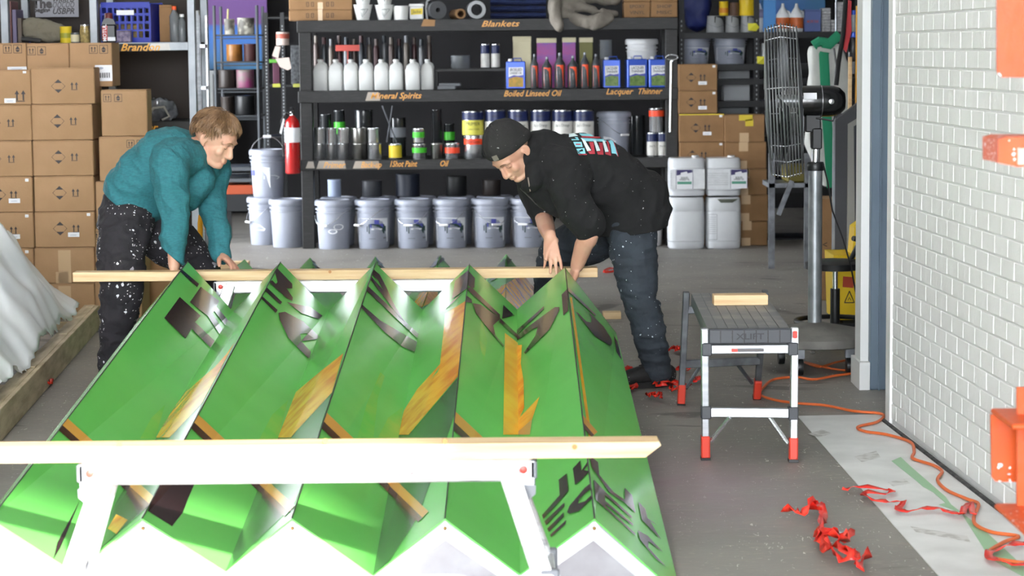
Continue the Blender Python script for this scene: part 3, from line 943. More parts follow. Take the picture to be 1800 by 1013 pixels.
# row behind: taller columns whose tops show
YC2 = YC + 0.26
zr = lambda v: at(100, v, YC2).z
cols = [(-30, 46.5, 'at the picture edge'), (47.5, 121.5, 'in the middle'), (122.5, 197, 'nearest the shelf bay')]
for ci, (ua, ub, where) in enumerate(cols):
    zz = 0.002; n = 6
    ztop = zr((75, 76, 76)[ci]); zsp = zr((160, 158, 153)[ci])
    if ci == 2: pr = [('farrows', 165, 88, 12), ('drop', 183, 88, 12), ('barcode', 182, 132, 30, 28)]
    elif ci == 1: pr = [('farrows', 56, 89, 12), ('drop', 74, 89, 12)]
    else: pr = [('farrows', 14, 86, 12), ('drop', 32, 86, 12), ('sticker', 30, 119, 34, 7)]
    carton(f'carton with arrow and drop symbols on the rear row, {where}', ua, 76, ub, 157, YC2, 0.26, pr, z0=zsp, z1=ztop, group='cartons on top of the rear row')
    hh = (zsp - 0.004) / 4
    for k in range(4):
        carton(f'brown carton in the rear row, mostly hidden, {order[k]} of column {where}', ua, 160, ub - (30 if ci == 2 else 0), 300, YC2, 0.26, (), z0=0.002 + hh * k, z1=0.001 + hh * (k + 1), group='cartons hidden in the rear row')
# narrow column right of them
YC3 = YC + 0.05
cz = lambda v: at(200, v, YC3).z
lv = [at(200, v, YC3).z for v in (158, 240, 319, 402, 490, 590)]
lv[-1] = 0.002
for k in range(5):
    u0, u1 = ((176, 256), (175, 262), (169, 250), (168, 250), (168, 250))[k]
    v0, v1 = ((158, 240), (240, 319), (319, 402), (402, 490), (490, 575))[k]
    pr = [('farrows', u0 + 11, v0 + 14, 11), ('drop', u0 + 30, v0 + 14, 11)] if k == 0 else ([('farrows', 231, 253, 11), ('drop', 249, 253, 11)] if k == 1 else ([('farrows', 174, 414, 11)] if k == 3 else ()))
    lab = ['small square carton with arrow symbols, top of the narrow stack beside the shelf bay', 'square carton just behind the back of the man in teal',
           'carton behind the hip of the man in teal', 'carton with an arrow symbol behind the paint-spattered trousers', 'carton on the floor behind the legs of the man in teal'][k]
    carton(lab, u0, v0, u1, v1, YC3, 0.26, pr, z0=lv[k + 1] + 0.001, z1=lv[k] - 0.001, group='narrow stack of cartons', rz=(0.06 if k == 0 else -0.02))
p = ground(258, 530)
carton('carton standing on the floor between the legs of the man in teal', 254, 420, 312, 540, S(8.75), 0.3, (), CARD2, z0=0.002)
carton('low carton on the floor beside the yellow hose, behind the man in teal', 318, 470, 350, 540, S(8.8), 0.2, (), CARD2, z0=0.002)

# ------------------------------------------------------------------ wooden crate tray with white sheeting (far left)
CRATEW = mat('weathered crate wood', '#c3b296', 0.75, var='#a19175', vscale=4, vstretch=(6, 1, 6), bump=0.3, bscale=25)
ca, cb = ground(8, 772), ground(176, 578)
cd_ = (cb - ca).normalized()
crate = thing('shipping_crate', 'long weathered wooden crate tray on the floor, lined with white sheeting', 'crate')
a = ca - cd_ * 1.3; b_ = cb
nn = Vector((-cd_.y, cd_.x, 0));
if nn.x > 0: nn = -nn
hgt = 0.125
L = (b_ - a).length
k = 0
x = 0.0
while x < L - 0.01:
    l2 = min(0.62, L - x)
    p0, p1 = a + cd_ * (x + .002) + nn * .012, a + cd_ * (x + l2 - .002) + nn * .012
    MB().bar(p0 + Vector((0, 0, hgt / 2 + .002)), p1 + Vector((0, 0, hgt / 2 + .002)), 0.022, hgt, c=.002).build('side_board', CRATEW, crate)
    x += l2
MB().bar(a + nn * .05 + Vector((0, 0, hgt - .01)), b_ + nn * .05 + Vector((0, 0, hgt - .01)), 0.06, 0.03, c=.002).build('top_rail', CRATEW, crate)
for f in (0.05, 0.28, 0.5, 0.74, 0.98):
    q = a + cd_ * (L * f)
    MB().bar(q + nn * .04 + Vector((0, 0, .002)), q + nn * .04 + Vector((0, 0, hgt + .01)), 0.04, 0.07, up=tuple(cd_), c=.002).build('corner_block', CRATEW, crate)
    MB().bar(q + nn * 0.08 + Vector((0, 0, .03)), q + nn * 1.0 + Vector((0, 0, .03)), 0.05, 0.04, c=.002).build('cross_slat', CRATEW, crate)
MB().bar(a + nn * 1.0 + Vector((0, 0, hgt / 2 + .002)), b_ + nn * 1.0 + Vector((0, 0, hgt / 2 + .002)), 0.022, hgt, c=.002).build('side_board', CRATEW, crate)
q = ground(20, 752)
tag(MB().bar(at(-40, 735, q.y) , at(24, 735, q.y), 0.06, 0.055, c=.003).build('timber_offcut', CRATEW), 'squared timber end sticking out of the crate at the picture edge', 'timber')
# white sheeting: a crumpled heap over the crate
SHEET = mat('white plastic sheeting', '#e3e5e6', 0.35, var='#d4d7da', vscale=3, trans=0.0, coat=0.1)
U, V = 70, 150
def sheet_z(x, y):
    # x: metres to the left of the crate's near rail, y along it
    ridge = 0.46 * math.exp(-((y - 3.3) / 0.85) ** 2) * min(1, max(0, (x - 0.03) / 0.27)) ** 0.85
    ridge += 0.30 * math.exp(-((y - 1.6) / 0.8) ** 2) * min(1, max(0, (x - .05) / 0.4))
    w = 0.09 * (.5 - abs(noise.noise(Vector((x * 3.2, y * 2.3, 1.7))))) + 0.035 * noise.noise(Vector((x * 7, y * 6.5, 4.2)))
    w += (0.10 * (.25 - abs(noise.noise(Vector((x * 2.6 + y * 1.7, y * .9 - x * 1.1, 11.3))))) + 0.06 * (.25 - abs(noise.noise(Vector((x * 3.1 - y * 2.6, y * 1.6 + x * 2.0, 2.1)))))) * min(1, x * 5)
    f2 = 0.06 * (1 - abs(noise.noise(Vector((x * 1.6 + y * 1.3, y * 1.1 - x, 7.7)))) * 2)
    return 0.15 + ridge * (1 + 0.35 * noise.noise(Vector((x * 2.2, y * 2.2, 9)))) + w + f2 * min(1, x * 3)
vs, fs = [], []
sa = ground(0, 790)
for j in range(V + 1):
    for i in range(U + 1):
        x = 0.035 + 1.05 * i / U + 0.015 * noise.noise(Vector((j * .3, i * .05, 0)))
        y = 0.5 + 3.7 * j / V + 0.05 * noise.noise(Vector((i * .2, j * .03, 3)))
        w = a + cd_ * y + nn * x
        vs.append((w.x, w.y, sheet_z(x, y) ))
for j in range(V):
    for i in range(U):
        fs.append((j * (U + 1) + i, j * (U + 1) + i + 1, (j + 1) * (U + 1) + i + 1, (j + 1) * (U + 1) + i))
mb = MB(); mb.add(vs, fs)
sh = mb.build('plastic_sheeting', SHEET, None)
shade(sh.data, 70)
sm_ = sh.modifiers.new('thick', 'SOLIDIFY'); sm_.thickness = 0.003
tag(sh, 'crumpled white plastic sheeting heaped in the wooden crate', 'sheeting')

# ------------------------------------------------------------------ cans, pails and bottles
def can_mesh(r, h, lid=True):
    return MB().lathe([(r * .96, 0), (r, .004), (r, h - .012), (r * 1.03, h - .010), (r * 1.03, h - .003), (r, h), (r * .9, h), (r * .88, h - .006), (0, h - .006)], 24)
def band(mb, r, z0, z1, n=24):
    return mb.lathe([(r, z0), (r + .0012, z0 + .0003), (r + .0012, z1 - .0003), (r, z1)], n)
_cm = {}
def can(label, x, y, z, r, h, body=None, bands=(), group=None, texts=(), cat='can', name='paint_can'):
    t = thing(name, label, cat, (x, y, z), random.uniform(-.2, .2), group)
    key = (round(r, 3), round(h, 3))
    if key not in _cm:
        me = can_mesh(r, h).mesh('can_body'); shade(me); _cm[key] = me
    link('body', _cm[key], body or STEEL, t)
    MB().lathe([(r * .86, h - .004), (r * .86, h - .001), (r * .4, h - .0005), (0, h - .0005)], 20).build('lid', STEEL, t, True)
    for z0, z1, m in bands:
        mb = MB(); mb.lathe([(r + .0005, z0 * h), (r + .0018, z0 * h + .0004), (r + .0018, z1 * h - .0004), (r + .0005, z1 * h)], 24)
        # lathe caps are not wanted on a sleeve
        mb.f = [f for f in mb.f if len(f) == 4]
        mb.build('label_band', m, t, True)
    for s, zc, size, wd in texts:
        me = text_mesh(s, size, 0, 0, wd)
        for v in me.vertices:
            a_ = v.co.x / r
            v.co = Vector((math.sin(a_) * (r + .0026), -math.cos(a_) * (r + .0026), v.co.y + zc * h))
        o = link('lettering', me, BLACK, t); o.rotation_euler = (0, 0, -t.rotation_euler.z)
    return t

PAILG = mat('grey pail plastic', '#9094a0', 0.38, var='#868a96', vscale=4)
PAILW = mat('white pail plastic', '#c9cacb', 0.42, var='#bdbec0', vscale=4)
LABW = mat('pale pail label', '#d6d7da', 0.5, var='#c9cbce', vscale=20)
LABD = mat('dark green label print', '#1f3a36', 0.5)
LABB = mat('violet label print', '#4b4f9c', 0.5)
def curved(poly, r, m, par, name, off=.003):
    """print wrapped on a cylinder of radius r (x measured along the surface), densified"""
    pts = []
    for i in range(len(poly)):
        p, q = poly[i], poly[(i + 1) % len(poly)]
        n = max(1, int(abs(q[0] - p[0]) / 0.012))
        for k_ in range(n):
            pts.append((p[0] + (q[0] - p[0]) * k_ / n, p[1] + (q[1] - p[1]) * k_ / n))
    tris = tessellate_polygon([[Vector((x, z, 0)) for x, z in pts]])
    mb = MB()
    rr = (lambda z: r(z) if callable(r) else r)
    mb.add([(math.sin(x / rr(z)) * (rr(z) + off), -math.cos(x / rr(z)) * (rr(z) + off), z) for x, z in pts], [tuple(t) for t in tris])
    return mb.build(name, m, par)
_pm = {}
def pail(label, x, y, z, label_kind=None, turn=0.0, s=1.0, body=None, group=None, lid=True, handle=True, hside=1, h=0.37, r=0.129, hup=False):
    t = thing('paint_pail', label, 'pail', (x, y, z), 0, group)
    body = body or PAILG
    key = (h, r, lid, hup, handle, hside)
    rb = r * .88
    rad = lambda zz: rb + (r - rb) * min(1, zz / (h * .8))
    if key not in _pm:
        b = MB().lathe([(rb * .97, 0), (rb, .006), (rad(h * .72), h * .72), (r * 1.045, h * .727), (r * 1.045, h * .745), (r * .965, h * .75), (r * .965, h * .785), (r * 1.055, h * .79), (r * 1.055, h * .825), (r * .95, h * .83), (r * .95, h * .9), (r * .9, h * .9), (0, h * .9)], 32).mesh('pail_body')
        l = MB().lathe([(r * 1.0, h * .868), (r * 1.09, h * .872), (r * 1.105, h * .9), (r * 1.1, h * .94), (r * 1.07, h * .97), (r * 1.0, h * .985), (r * .93, h * .985), (r * .9, h * .96), (0, h * .96)], 32).mesh('pail_lid')
        pts = []
        for i in range(15):
            a_ = math.pi * i / 14
            if hup: pts.append((r * 1.06 * math.cos(a_), 0.0, h * .81 + r * 1.25 * math.sin(a_)))
            else: pts.append((r * 1.06 * math.cos(a_) * (1 if hside > 0 else 1), -r * 1.13 * math.sin(a_) - .004 * math.sin(a_), h * .81 - r * .95 * math.sin(a_) ** 1.5))
        hd = MB().tube(pts, .0022, 6).mesh('pail_handle')
        gp = MB()
        if hup: gp.tube([(-.03, 0, h * .81 + r * 1.25), (.03, 0, h * .81 + r * 1.25)], .011, 10)
        else: gp.tube([(-.035, -r * 1.165, h * .81 - r * .95), (.035, -r * 1.165, h * .81 - r * .95)], .009, 10)
        gm_ = gp.mesh('pail_grip')
        for me in (b, l, hd, gm_): shade(me)
        _pm[key] = (b, l, hd, gm_)
    b, l, hd, gm_ = _pm[key]
    link('body', b, body, t)
    if lid: link('lid', l, body, t)
    if handle:
        ho = link('bail_handle', hd, STEEL, t); link('grip', gm_, WHITE, ho)
        ho.rotation_euler = (0, 0, turn)
    R = lambda zz: rad(zz)
    if label_kind == 'full':
        curved([(-.125, h * .14), (.125, h * .14), (.125, h * .62), (-.125, h * .62)], R, LABW, t, 'paper_label', .002)
        cx = .03
        curved([(cx - .06, h * .31), (cx + .06, h * .31), (cx + .06, h * .5), (cx - .06, h * .5)], R, LABD, t, 'label_print', .0032)
        curved([(cx - .075, h * .35), (cx + .075, h * .35), (cx + .075, h * .46), (cx - .075, h * .46)], R, LABD, t, 'label_print', .0030)
        curved([(cx - .05, h * .43), (cx + .05, h * .43), (cx + .05, h * .51), (cx - .05, h * .51)], R, LABB, t, 'label_print', .0042)
        curved([(cx - .018, h * .5), (cx + .018, h * .5), (cx + .018, h * .59), (cx - .018, h * .59)], R, LABB, t, 'label_print', .0042)
        curved([(cx - .04, h * .385), (cx + .04, h * .385), (cx + .04, h * .415), (cx - .04, h * .415)], R, STICK, t, 'label_print', .0042)
        curved([(cx - .06, h * .2), (cx - .01, h * .2), (cx - .01, h * .215), (cx - .06, h * .215)], R, GREYPL, t, 'label_print', .0036)
        curved([(cx + .05, h * .2), (cx + .075, h * .2), (cx + .075, h * .24), (cx + .05, h * .24)], R, GREYPL, t, 'label_print', .0036)
    elif label_kind == 'dabs':
        for cx, cz_, a_, b2 in ((.045, .45, .04, .022), (.0, .36, .035, .018), (-.1, .45, .03, .02)):
            curved([(cx + a_ * math.cos(q * .5236), h * cz_ + b2 * math.sin(q * .5236)) for q in range(12)], R, STICK, t, 'paint_dab', .002)
        curved([(-.13, h * .12), (-.12, h * .12), (-.12, h * .5), (-.13, h * .5)], R, STICK, t, 'paper_label', .002)
    elif label_kind == 'side':
        curved([(-.15, h * .2), (.03, h * .2), (.03, h * .62), (-.15, h * .62)], R, LABW, t, 'paper_label', .002)
        curved([(-.16, h * .45), (-.1, h * .45), (-.1, h * .56), (-.16, h * .56)], R, LABB, t, 'label_print', .0035)
        curved([(-.02, h * .38), (.09, h * .38), (.11, h * .42), (.07, h * .46), (-.02, h * .45)], R, STICK, t, 'paint_dab', .003)
    elif label_kind == 'smear':
        curved([(-.09, h * .32), (.0, h * .3), (.01, h * .34), (-.03, h * .42), (-.09, h * .45)], R, STICK, t, 'paint_dab', .002)
    return t

# ------------------------------------------------------------------ main black timber shelf
YS = ground(560, 438).y        # front of the shelf
SD = 0.62                      # shelf depth
sx0, sx1 = at(527, 200, YS).x, at(1192, 200, YS).x
def zb(v): return at(560, v, YS).z
Z1t, Z1b = zb(36), zb(57); Z2t, Z2b = zb(160), zb(181); Z3t, Z3b = zb(282), zb(300)
shelf = thing('storage_shelf', 'long black painted timber shelf with handwritten gold labels along its edges', 'shelf', (0, 0, 0))
for (zt, zbm) in ((Z1t, Z1b), (Z2t, Z2b), (Z3t, Z3b)):
    MB().box(sx0 - .01, YS, zbm, sx1, YS + .04, zt, c=.003).build('front_rail', DARKWOOD, shelf)
    for k in range(4):
        w = (SD - .04) / 4
        MB().box(sx0, YS + .042 + k * w, zt - .022, sx1, YS + .04 + (k + 1) * w, zt - .001).build('shelf_board', DARKWOOD, shelf)
    MB().box(sx0, YS + SD, zbm, sx1, YS + SD + .04, zt).build('rear_rail', DARKWOOD, shelf)
for x in (sx0 + .045, sx1 - .045):
    for y in (YS + .085, YS + SD - .05):
        MB().box(x - .045, y - .045, 0, x + .045, y + .045, Z1b + .002, c=.003).build('post', DARKWOOD, shelf)
        for zt, zbm in ((Z2t, Z2b), (Z3t, Z3b)):
            pass
GOLDL = mat('gold sign paint', '#c9892e', 0.4)
for s, u0, u1, v in (('Blankets', 845, 912, 45), ('Mineral Spirits', 650, 740, 170), ('Boiled Linseed Oil', 884, 986, 168), ('Lacquer', 1064, 1112, 166), ('Thinner', 1120, 1162, 166),
                     ('Primer', 567, 606, 291), ('Back-up', 634, 670, 291), ('1Shot Paint', 684, 732, 290), ('Oil', 772, 787, 290)):
    x0, x1 = span(u0, u1, v, YS); z = zb(v)
    lettering(s, .062, ((x0 + x1) / 2, YS - .0015, z), GOLDL, shelf, 0.35, 0.0008, x1 - x0)
for u0, u1, v0, v1 in ((642, 668, 163, 178), (556, 608, 283, 297), (620, 668, 284, 297), (537, 553, 284, 296)):
    x0, x1 = span(u0, u1, v0, YS)
    flat([(x0, zb(v1)), (x1, zb(v1)), (x1 - .01, zb(v0)), (x0 + .02, zb(v0))], YS - .0009, mat('glossy pale brown', '#8f8477', 0.08, 0.0, coat=1.0), shelf, 'gloss_patch')  # pale glossy patches on the front rails
flat([(at(740, 36, YS).x, zb(48)), (at(764, 48, YS).x, zb(48)), (at(765, 36, YS).x, zb(37)), (at(745, 36, YS).x, zb(35))], YS - .001, CARD2, shelf, 'cardboard_scrap')
YI = YS + .14                  # first row of goods

def jug(label, u0, u1, v0, Y, z, m):
    x0, x1 = at(u0, 150, Y).x, at(u1, 150, Y).x
    w = x1 - x0; h = at(u0, v0, Y).z - z
    t = thing('solvent_jug', label, 'jug', ((x0 + x1) / 2, Y, z), 0, 'white jugs on the middle shelf')
    d = w * .75
    mb = MB()
    secs = [(0, .94), (.02, 1), (.62, 1), (.66, .97), (.8, .82), (.88, .42), (.9, .34), (.95, .34)]
    n = 16; vs, fs = [], []
    for zz, k_ in secs:
        for i in range(n):
            a_ = 2 * math.pi * i / n
            c_, s_ = math.cos(a_), math.sin(a_)
            e_ = 0.35 if k_ > .5 else .8
            vs.append((w / 2 * k_ * abs(c_) ** e_ * (1 if c_ >= 0 else -1), d / 2 * k_ * abs(s_) ** e_ * (1 if s_ >= 0 else -1), zz * h))
    for q in range(len(secs) - 1):
        for i in range(n):
            j = (i + 1) % n
            fs.append((q * n + i, q * n + j, (q + 1) * n + j, (q + 1) * n + i))
    fs.append(tuple(range(n - 1, -1, -1))); fs.append(tuple(range((len(secs) - 1) * n, len(secs) * n)))
    mb.add(vs, fs); mb.build('body', m, t, True)
    MB().lathe([(w * .19, h * .93), (w * .2, h * .935), (w * .2, h), (w * .17, h * 1.01), (0, h * 1.01)], 16).build('cap', m, t, True)
    MB().tube([(w * .16, 0, h * .9), (w * .36, 0, h * .84), (w * .42, 0, h * .74), (w * .40, 0, h * .64)], .009, 8).build('handle', m, t, True)
    MB().box(-w * .42, -d / 2 - .001, h * .635, w * .42, -d / 2 + .002, h * .645).build('fill_line', mat('jug seam', '#b4b5b3', .5), t)
    return t
JUG = mat('translucent jug plastic', '#c4c5c3', 0.4, var='#b9bab8', vscale=3)
nth = ['first', 'second', 'third', 'fourth', 'fifth', 'sixth', 'seventh', 'eighth']
for i, (u0, u1) in enumerate(((551, 577), (578, 604), (604.5, 630), (631, 657), (658, 684), (684, 709), (713, 739), (740, 763))):
    jug(f'white jug of solvent, {nth[i]} in the row counting from the timber post', u0, u1, 105, YI + (.03 if i == 7 else 0), Z2t, JUG)

# spray cans behind the jugs
SPR = [mat('spray can ' + c, c, 0.35, 0.3) for c in ('#4a3f3c', '#2c3035', '#57504a', '#3a2426', '#5a5b5e')]
for i in range(16):
    u = 556 + i * 13.2
    x = at(u, 90, YS + .4).x
    zt = at(u, 62 + (i % 3) * 3, YS + .4).z
    h = zt - Z2t; r = .022
    t = thing('spray_can', f'{["brown", "blue-black", "taupe", "maroon", "grey"][i % 5]} spray can behind the white jugs, {["first", "second", "third", "fourth"][i // 5]} such can from the extinguisher post', 'spray can', (x, YS + .4 + (i % 2) * .03, Z2t), 0, 'spray cans behind the jugs')
    h = max(.3, h)
    MB().lathe([(r * .9, 0), (r, .005), (r, h * .8), (r * .75, h * .85), (r * .6, h * .87)], 14).build('body', SPR[i % 5], t, True)
    MB().lathe([(r * .7, h * .86), (r * .72, h * .865), (r * .7, h * .99), (0, h)], 12).build('cap', SPR[(i + 2) % 5], t, True)
REDLAB = mat('coral tape', '#c4493d', .5)
x0, x1 = span(590, 632, 85, YS + .3)
tag(MB().box(x0, YS + .30, at(600, 90, YS + .3).z, x1, YS + .315, at(600, 79, YS + .3).z, c=.002).box((x0 + x1) / 2 - .005, YS + .30, Z2t, (x0 + x1) / 2 + .005, YS + .315, at(600, 90, YS + .3).z).build('label_stake', REDLAB), 'coral red label stake standing behind the white jugs', 'label stake')
# raised inner shelf with dark goods
xa, xb = span(765, 892, 130, YS + .35)
t = thing('inner_shelf', 'low black step shelf between the jugs and the blue can', 'shelf', (0, 0, 0))
zi = at(800, 121, YS + .3).z
MB().box(xa, YS + .3, zi - .02, xb, YS + .56, zi).build('shelf_board', DARKWOOD, t)
for x in (xa + .01, xb - .01):
    MB().box(x - .01, YS + .31, Z2t, x + .01, YS + .55, zi - .02).build('side_panel', DARKWOOD, t)
GLASS = mat('smoky clear plastic', '#8c9094', 0.08, 0, trans=0.55, ior=1.3)
def bottle(label, u0, v0, u1, v1, Y, body, cap=None, z=None, group=None, neck=.35, band_m=None, cat='bottle', name='bottle', bz=(.2, .6), slope=.72, capw=.36):
    a_, b2 = at(u0, v1, Y), at(u1, v0, Y)
    r = (b2.x - a_.x) / 2; z = a_.z if z is None else z; h = b2.z - z
    t = thing(name, label, cat, ((a_.x + b2.x) / 2, Y, z), 0, group)
    MB().lathe([(r * .94, 0), (r, .004), (r, h * slope), (r * .9, h * (slope + .03)), (r * neck, h * .88), (r * neck, h * .93)], 20).build('body', body, t, True)
    MB().lathe([(r * capw, h * .9), (r * capw, h * .985), (r * capw * .9, h), (0, h)], 14).build('cap', cap or WHITE, t, True)
    if band_m:
        mb = MB(); mb.lathe([(r + .0004, h * bz[0]), (r + .0016, h * bz[0] + .0005), (r + .0016, h * bz[1] - .0005), (r + .0004, h * bz[1])], 20)
        mb.f = [f for f in mb.f if len(f) == 4]; mb.build('label_band', band_m, t, True)
    return t
can('squat clear glass jar on the step shelf behind the jugs', at(810, 110, YS + .42).x, YS + .42, zi, .075, .1, GLASS, name='glass_jar', cat='jar')
NAVY = mat('navy label', '#1f2850', .4); PAPER = mat('off white label', '#cfcdc8', .5, var='#c2c0ba', vscale=30)
for i, u in enumerate((853, 871)):
    can(f'navy and white can on the step shelf, {"beside the glass jar" if i == 0 else "against the blue oil can"}', at(u, 110, YS + .4).x, YS + .4, zi, .032, at(u, 77, YS + .4).z - zi, STEEL, [(.05, .6, PAPER), (.6, .93, NAVY)], 'cans on the step shelf')
x0, x1 = span(769, 800, 150, YS + .2)
tag(MB().box(x0, YS + .2, Z2t, x1, YS + .4, Z2t + .025, c=.003).box(x0 + .01, YS + .21, Z2t + .025, x1 + .04, YS + .39, Z2t + .045, c=.003).build('flat_tin', GREYPL), 'flat grey tin lying in the gap right of the jugs', 'tin')

# rectangular solvent tins
TINB = mat('blue tin', '#2c4fb0', 0.35, 0.2)
def tin(label, u0, v0, u1, v1, Y, texts, bottomcol, z, turn=0.0):
    x0, x1 = at(u0, v1, Y).x, at(u1, v1, Y).x; w = x1 - x0; h = at(u0, v0, Y).z - z
    t = thing('solvent_tin', label, 'tin', ((x0 + x1) / 2, Y + .06, z), turn, None)
    MB().box(-w / 2, -.055, 0, w / 2, .055, h, c=.006).build('body', TINB, t)
    MB().lathe([(.016, h), (.016, h + .015), (.014, h + .018), (0, h + .018)], 14, cx=-w * .28).build('cap', WHITE, t, True)
    MB().tube([(-.02, 0, h), (-.015, 0, h + .022), (.04, 0, h + .022), (.045, 0, h)], .004, 6).build('handle', TINB, t, True)
    y = -.0565
    flat([(-w * .38, h * .07), (w * .38, h * .07), (w * .38, h * .78), (-w * .38, h * .78)], y, STICK, t, 'front_label')
    flat([(-w * .38, h * .07), (w * .38, h * .07), (w * .38, h * .4), (0, h * .44), (-w * .38, h * .38)], y - .0008, bottomcol, t, 'label_field')
    flat([(-w * .38, h * .42), (-w * .1, h * .5), (w * .1, h * .47), (w * .38, h * .5), (w * .38, h * .4), (0, h * .44), (-w * .38, h * .38)], y - .001, LABB, t, 'label_hills')
    for s, zc, sz in texts:
        lettering(s, sz, (0, y - .0014, h * zc), BLACK, t, .2, .0004, w * .62)
    return t
FIELD = mat('golden field print', '#b98a2a', .5, var='#8f7a24', vscale=40); FIELDG = mat('green field print', '#4d6a2c', .5, var='#6b8440', vscale=40)
tin('blue rectangular tin with a golden field label, left of the orange labelled bottles', 890, 108, 924, 157, YI, [('BOILED', .69, .03), ('LINSEED OIL', .57, .024)], FIELD, Z2t)
tin('blue tin of thinner with a green label, closest to the orange labelled bottles', 1060, 105, 1091, 156, YI, [('LACQUER', .69, .03), ('THINNER', .57, .024)], FIELDG, Z2t)
tin('blue tin of thinner with a green label, middle of the three', 1101, 104, 1137, 156, YI, [('LACQUER', .69, .03), ('THINNER', .57, .024)], FIELDG, Z2t, .12)
tin('blue tin of thinner with a green label, standing next to the timber post', 1140, 104, 1174, 156, YI, [('LACQUER', .69, .03), ('THINNER', .57, .024)], FIELDG, Z2t, .08)
DARKB = mat('dark bottle plastic', '#3d4044', .3); NOZ = mat('frosted nozzle', '#8b8f96', .35)
for i, (u0, u1, v0) in enumerate(((933, 946, 95), (953, 970, 100), (975, 993, 93), (998, 1016, 98), (1020, 1036, 92), (1040, 1055, 95))):
    bt = bottle(f'dark squeeze bottle with an upright orange label, {nth[i]} of six from the golden field tin', u0, v0, u1, 157, YI - .01, DARKB, NOZ, Z2t, 'orange labelled bottles', .3, None, 'bottle', 'squeeze_bottle', (.05, .66), .7, .25)
    r = (at(u1, 157, YI).x - at(u0, 157, YI).x) / 2
    hb = at(u0, v0, YI).z - Z2t
    curved([(-.7 * r, hb * .05), (.75 * r, hb * .05), (.75 * r, hb * .66), (-.7 * r, hb * .66)], r, ORANGE_PRINT, bt, 'paper_label', .002)
    o = lettering('LACQUER' if i % 2 else 'THINNER', .025, (0, -r - .003, (at(u0, v0, YI).z - Z2t) * .36), BLACK, bt, 0, .0003, .1, (math.pi / 2, -math.pi / 2, 0))
# things behind the bottles
MAG = mat('magenta box', '#a83a78', .5, var='#6d4a9c', vscale=5, vstretch=(1, 1, 2)); CREAM = mat('cream box', '#c9c0a0', .6)
for lab, u0, v0, u1, v1, m in (('magenta and cream box behind the orange labelled bottles', 944, 67, 978, 103, MAG), ('small magenta box behind the tall bottles', 989, 66, 1012, 96, MAG),
                            ('cream box of tubes behind the bottles beside the golden field tin', 902, 64, 934, 105, CREAM), ('olive box behind the last orange labelled bottle', 1019, 66, 1042, 96, mat('olive box', '#6c6a3a', .6))):
    x0, x1 = span(u0, u1, v1, YS + .45); z1 = at(u0, v0, YS + .45).z
    t = thing('storage_box', lab, 'box', ((x0 + x1) / 2, YS + .45, Z2t)); w = x1 - x0; h = z1 - Z2t
    MB().box(-w / 2, 0, 0, w / 2, .1, h * .93, c=.003).build('body', m, t)
    MB().box(-w / 2 - .002, -.002, h * .9, w / 2 + .002, .102, h, c=.003).build('lid', CREAM, t)
pz = Z2t; x0, x1 = span(1100, 1156, 85, YS + .42)
pail('white bucket with an orange band behind the thinner tins', (x0 + x1) / 2, YS + .42, pz, None, 0, body=PAILW, h=at(1128, 67, YS + .42).z - pz, r=(x1 - x0) / 2.1, handle=False)
can('dark jar behind the first thinner tin', at(1065, 90, YS + .42).x, YS + .42, Z2t, .05, .36, GLASS, [(.4, .6, BLACK)], name='glass_jar', cat='jar')

# ---- lower shelf: tin cans
TIN2 = mat('dull tin', '#9c9b97', 0.28, 0.95, var='#7d7b76', vscale=10)
def shelf_can(lab, u0, v0, u1, v1, Y=None, z=None, body=None, bands=(), group=None, texts=()):
    Y = Y or YI
    x0, x1 = span(u0, u1, v1, Y); z = at(u0, v1, Y).z if z is None else z
    return can(lab, (x0 + x1) / 2, Y, z, (x1 - x0) / 2, at(u0, v0, Y).z - z, body, bands, group, texts)
h1 = at(600, 252, YI).z
for i, (u0, u1) in enumerate(((551, 572), (572.5, 592), (592.5, 612), (619, 645), (646, 672))):
    w = ['against the timber post', 'second from the post', 'third from the post', 'fourth from the post', 'fifth from the post'][i]
    shelf_can(f'plain bright tin can on the lower shelf, {w}, bottom layer', u0, 252, u1, 281, None, Z3t, [STEEL, TIN2][i == 3], (), 'plain tin cans on the lower shelf')
    shelf_can(f'plain bright tin can stacked on another, {w}, top layer', u0 + (1 if i < 3 else -1), 225, u1 + (3 if i == 2 else 0) - (5 if i == 4 else 0), 252, None, h1 + .001, [STEEL, TIN2][i == 3], (), 'plain tin cans on the lower shelf')
YEL = mat('yellow label', '#cdb428', .5); GRN = mat('fluorescent green tape', '#3fae2a', .45); RBAND = mat('red orange tape', '#e2431f', .45)
shelf_can('small can with a yellow label on the lower shelf', 684, 253, 706, 281, None, Z3t, None, [(.08, .9, YEL)])
shelf_can('tin can with green tape, bottom of the green taped pair', 725, 253, 750, 281, None, Z3t, None, [(.4, .75, GRN)])
shelf_can('tin can with green tape, top of the green taped pair', 726, 226, 746, 252, None, h1 + .001, None, [(.35, .75, GRN)])
shelf_can('plain tin can beside the red banded can on the lower shelf', 758, 252, 779, 281, None, Z3t, TIN2)
shelf_can('short tin can with an orange red band on the lower shelf', 782, 252, 808, 281, None, Z3t, None, [(.35, .72, RBAND)])
shelf_can('tin can with an orange red band under the yellow labelled can', 816, 238, 850, 281, None, Z3t, None, [(.6, .86, RBAND)], None, [('Gold Comm', .73, .03, .1)])
hq = at(830, 238, YI).z
shelf_can('navy topped can with a yellow handwritten label, stacked near the beanie', 813, 195, 850, 238, None, hq + .001, None, [(.02, .62, mat('pale yellow label', '#c3bd4a', .5)), (.64, .95, NAVY)], None, [('PRIMER', .47, .035, .11), ('CLEAN THIN', .25, .016, .1), ('1SHOT', .79, .022, .06)])
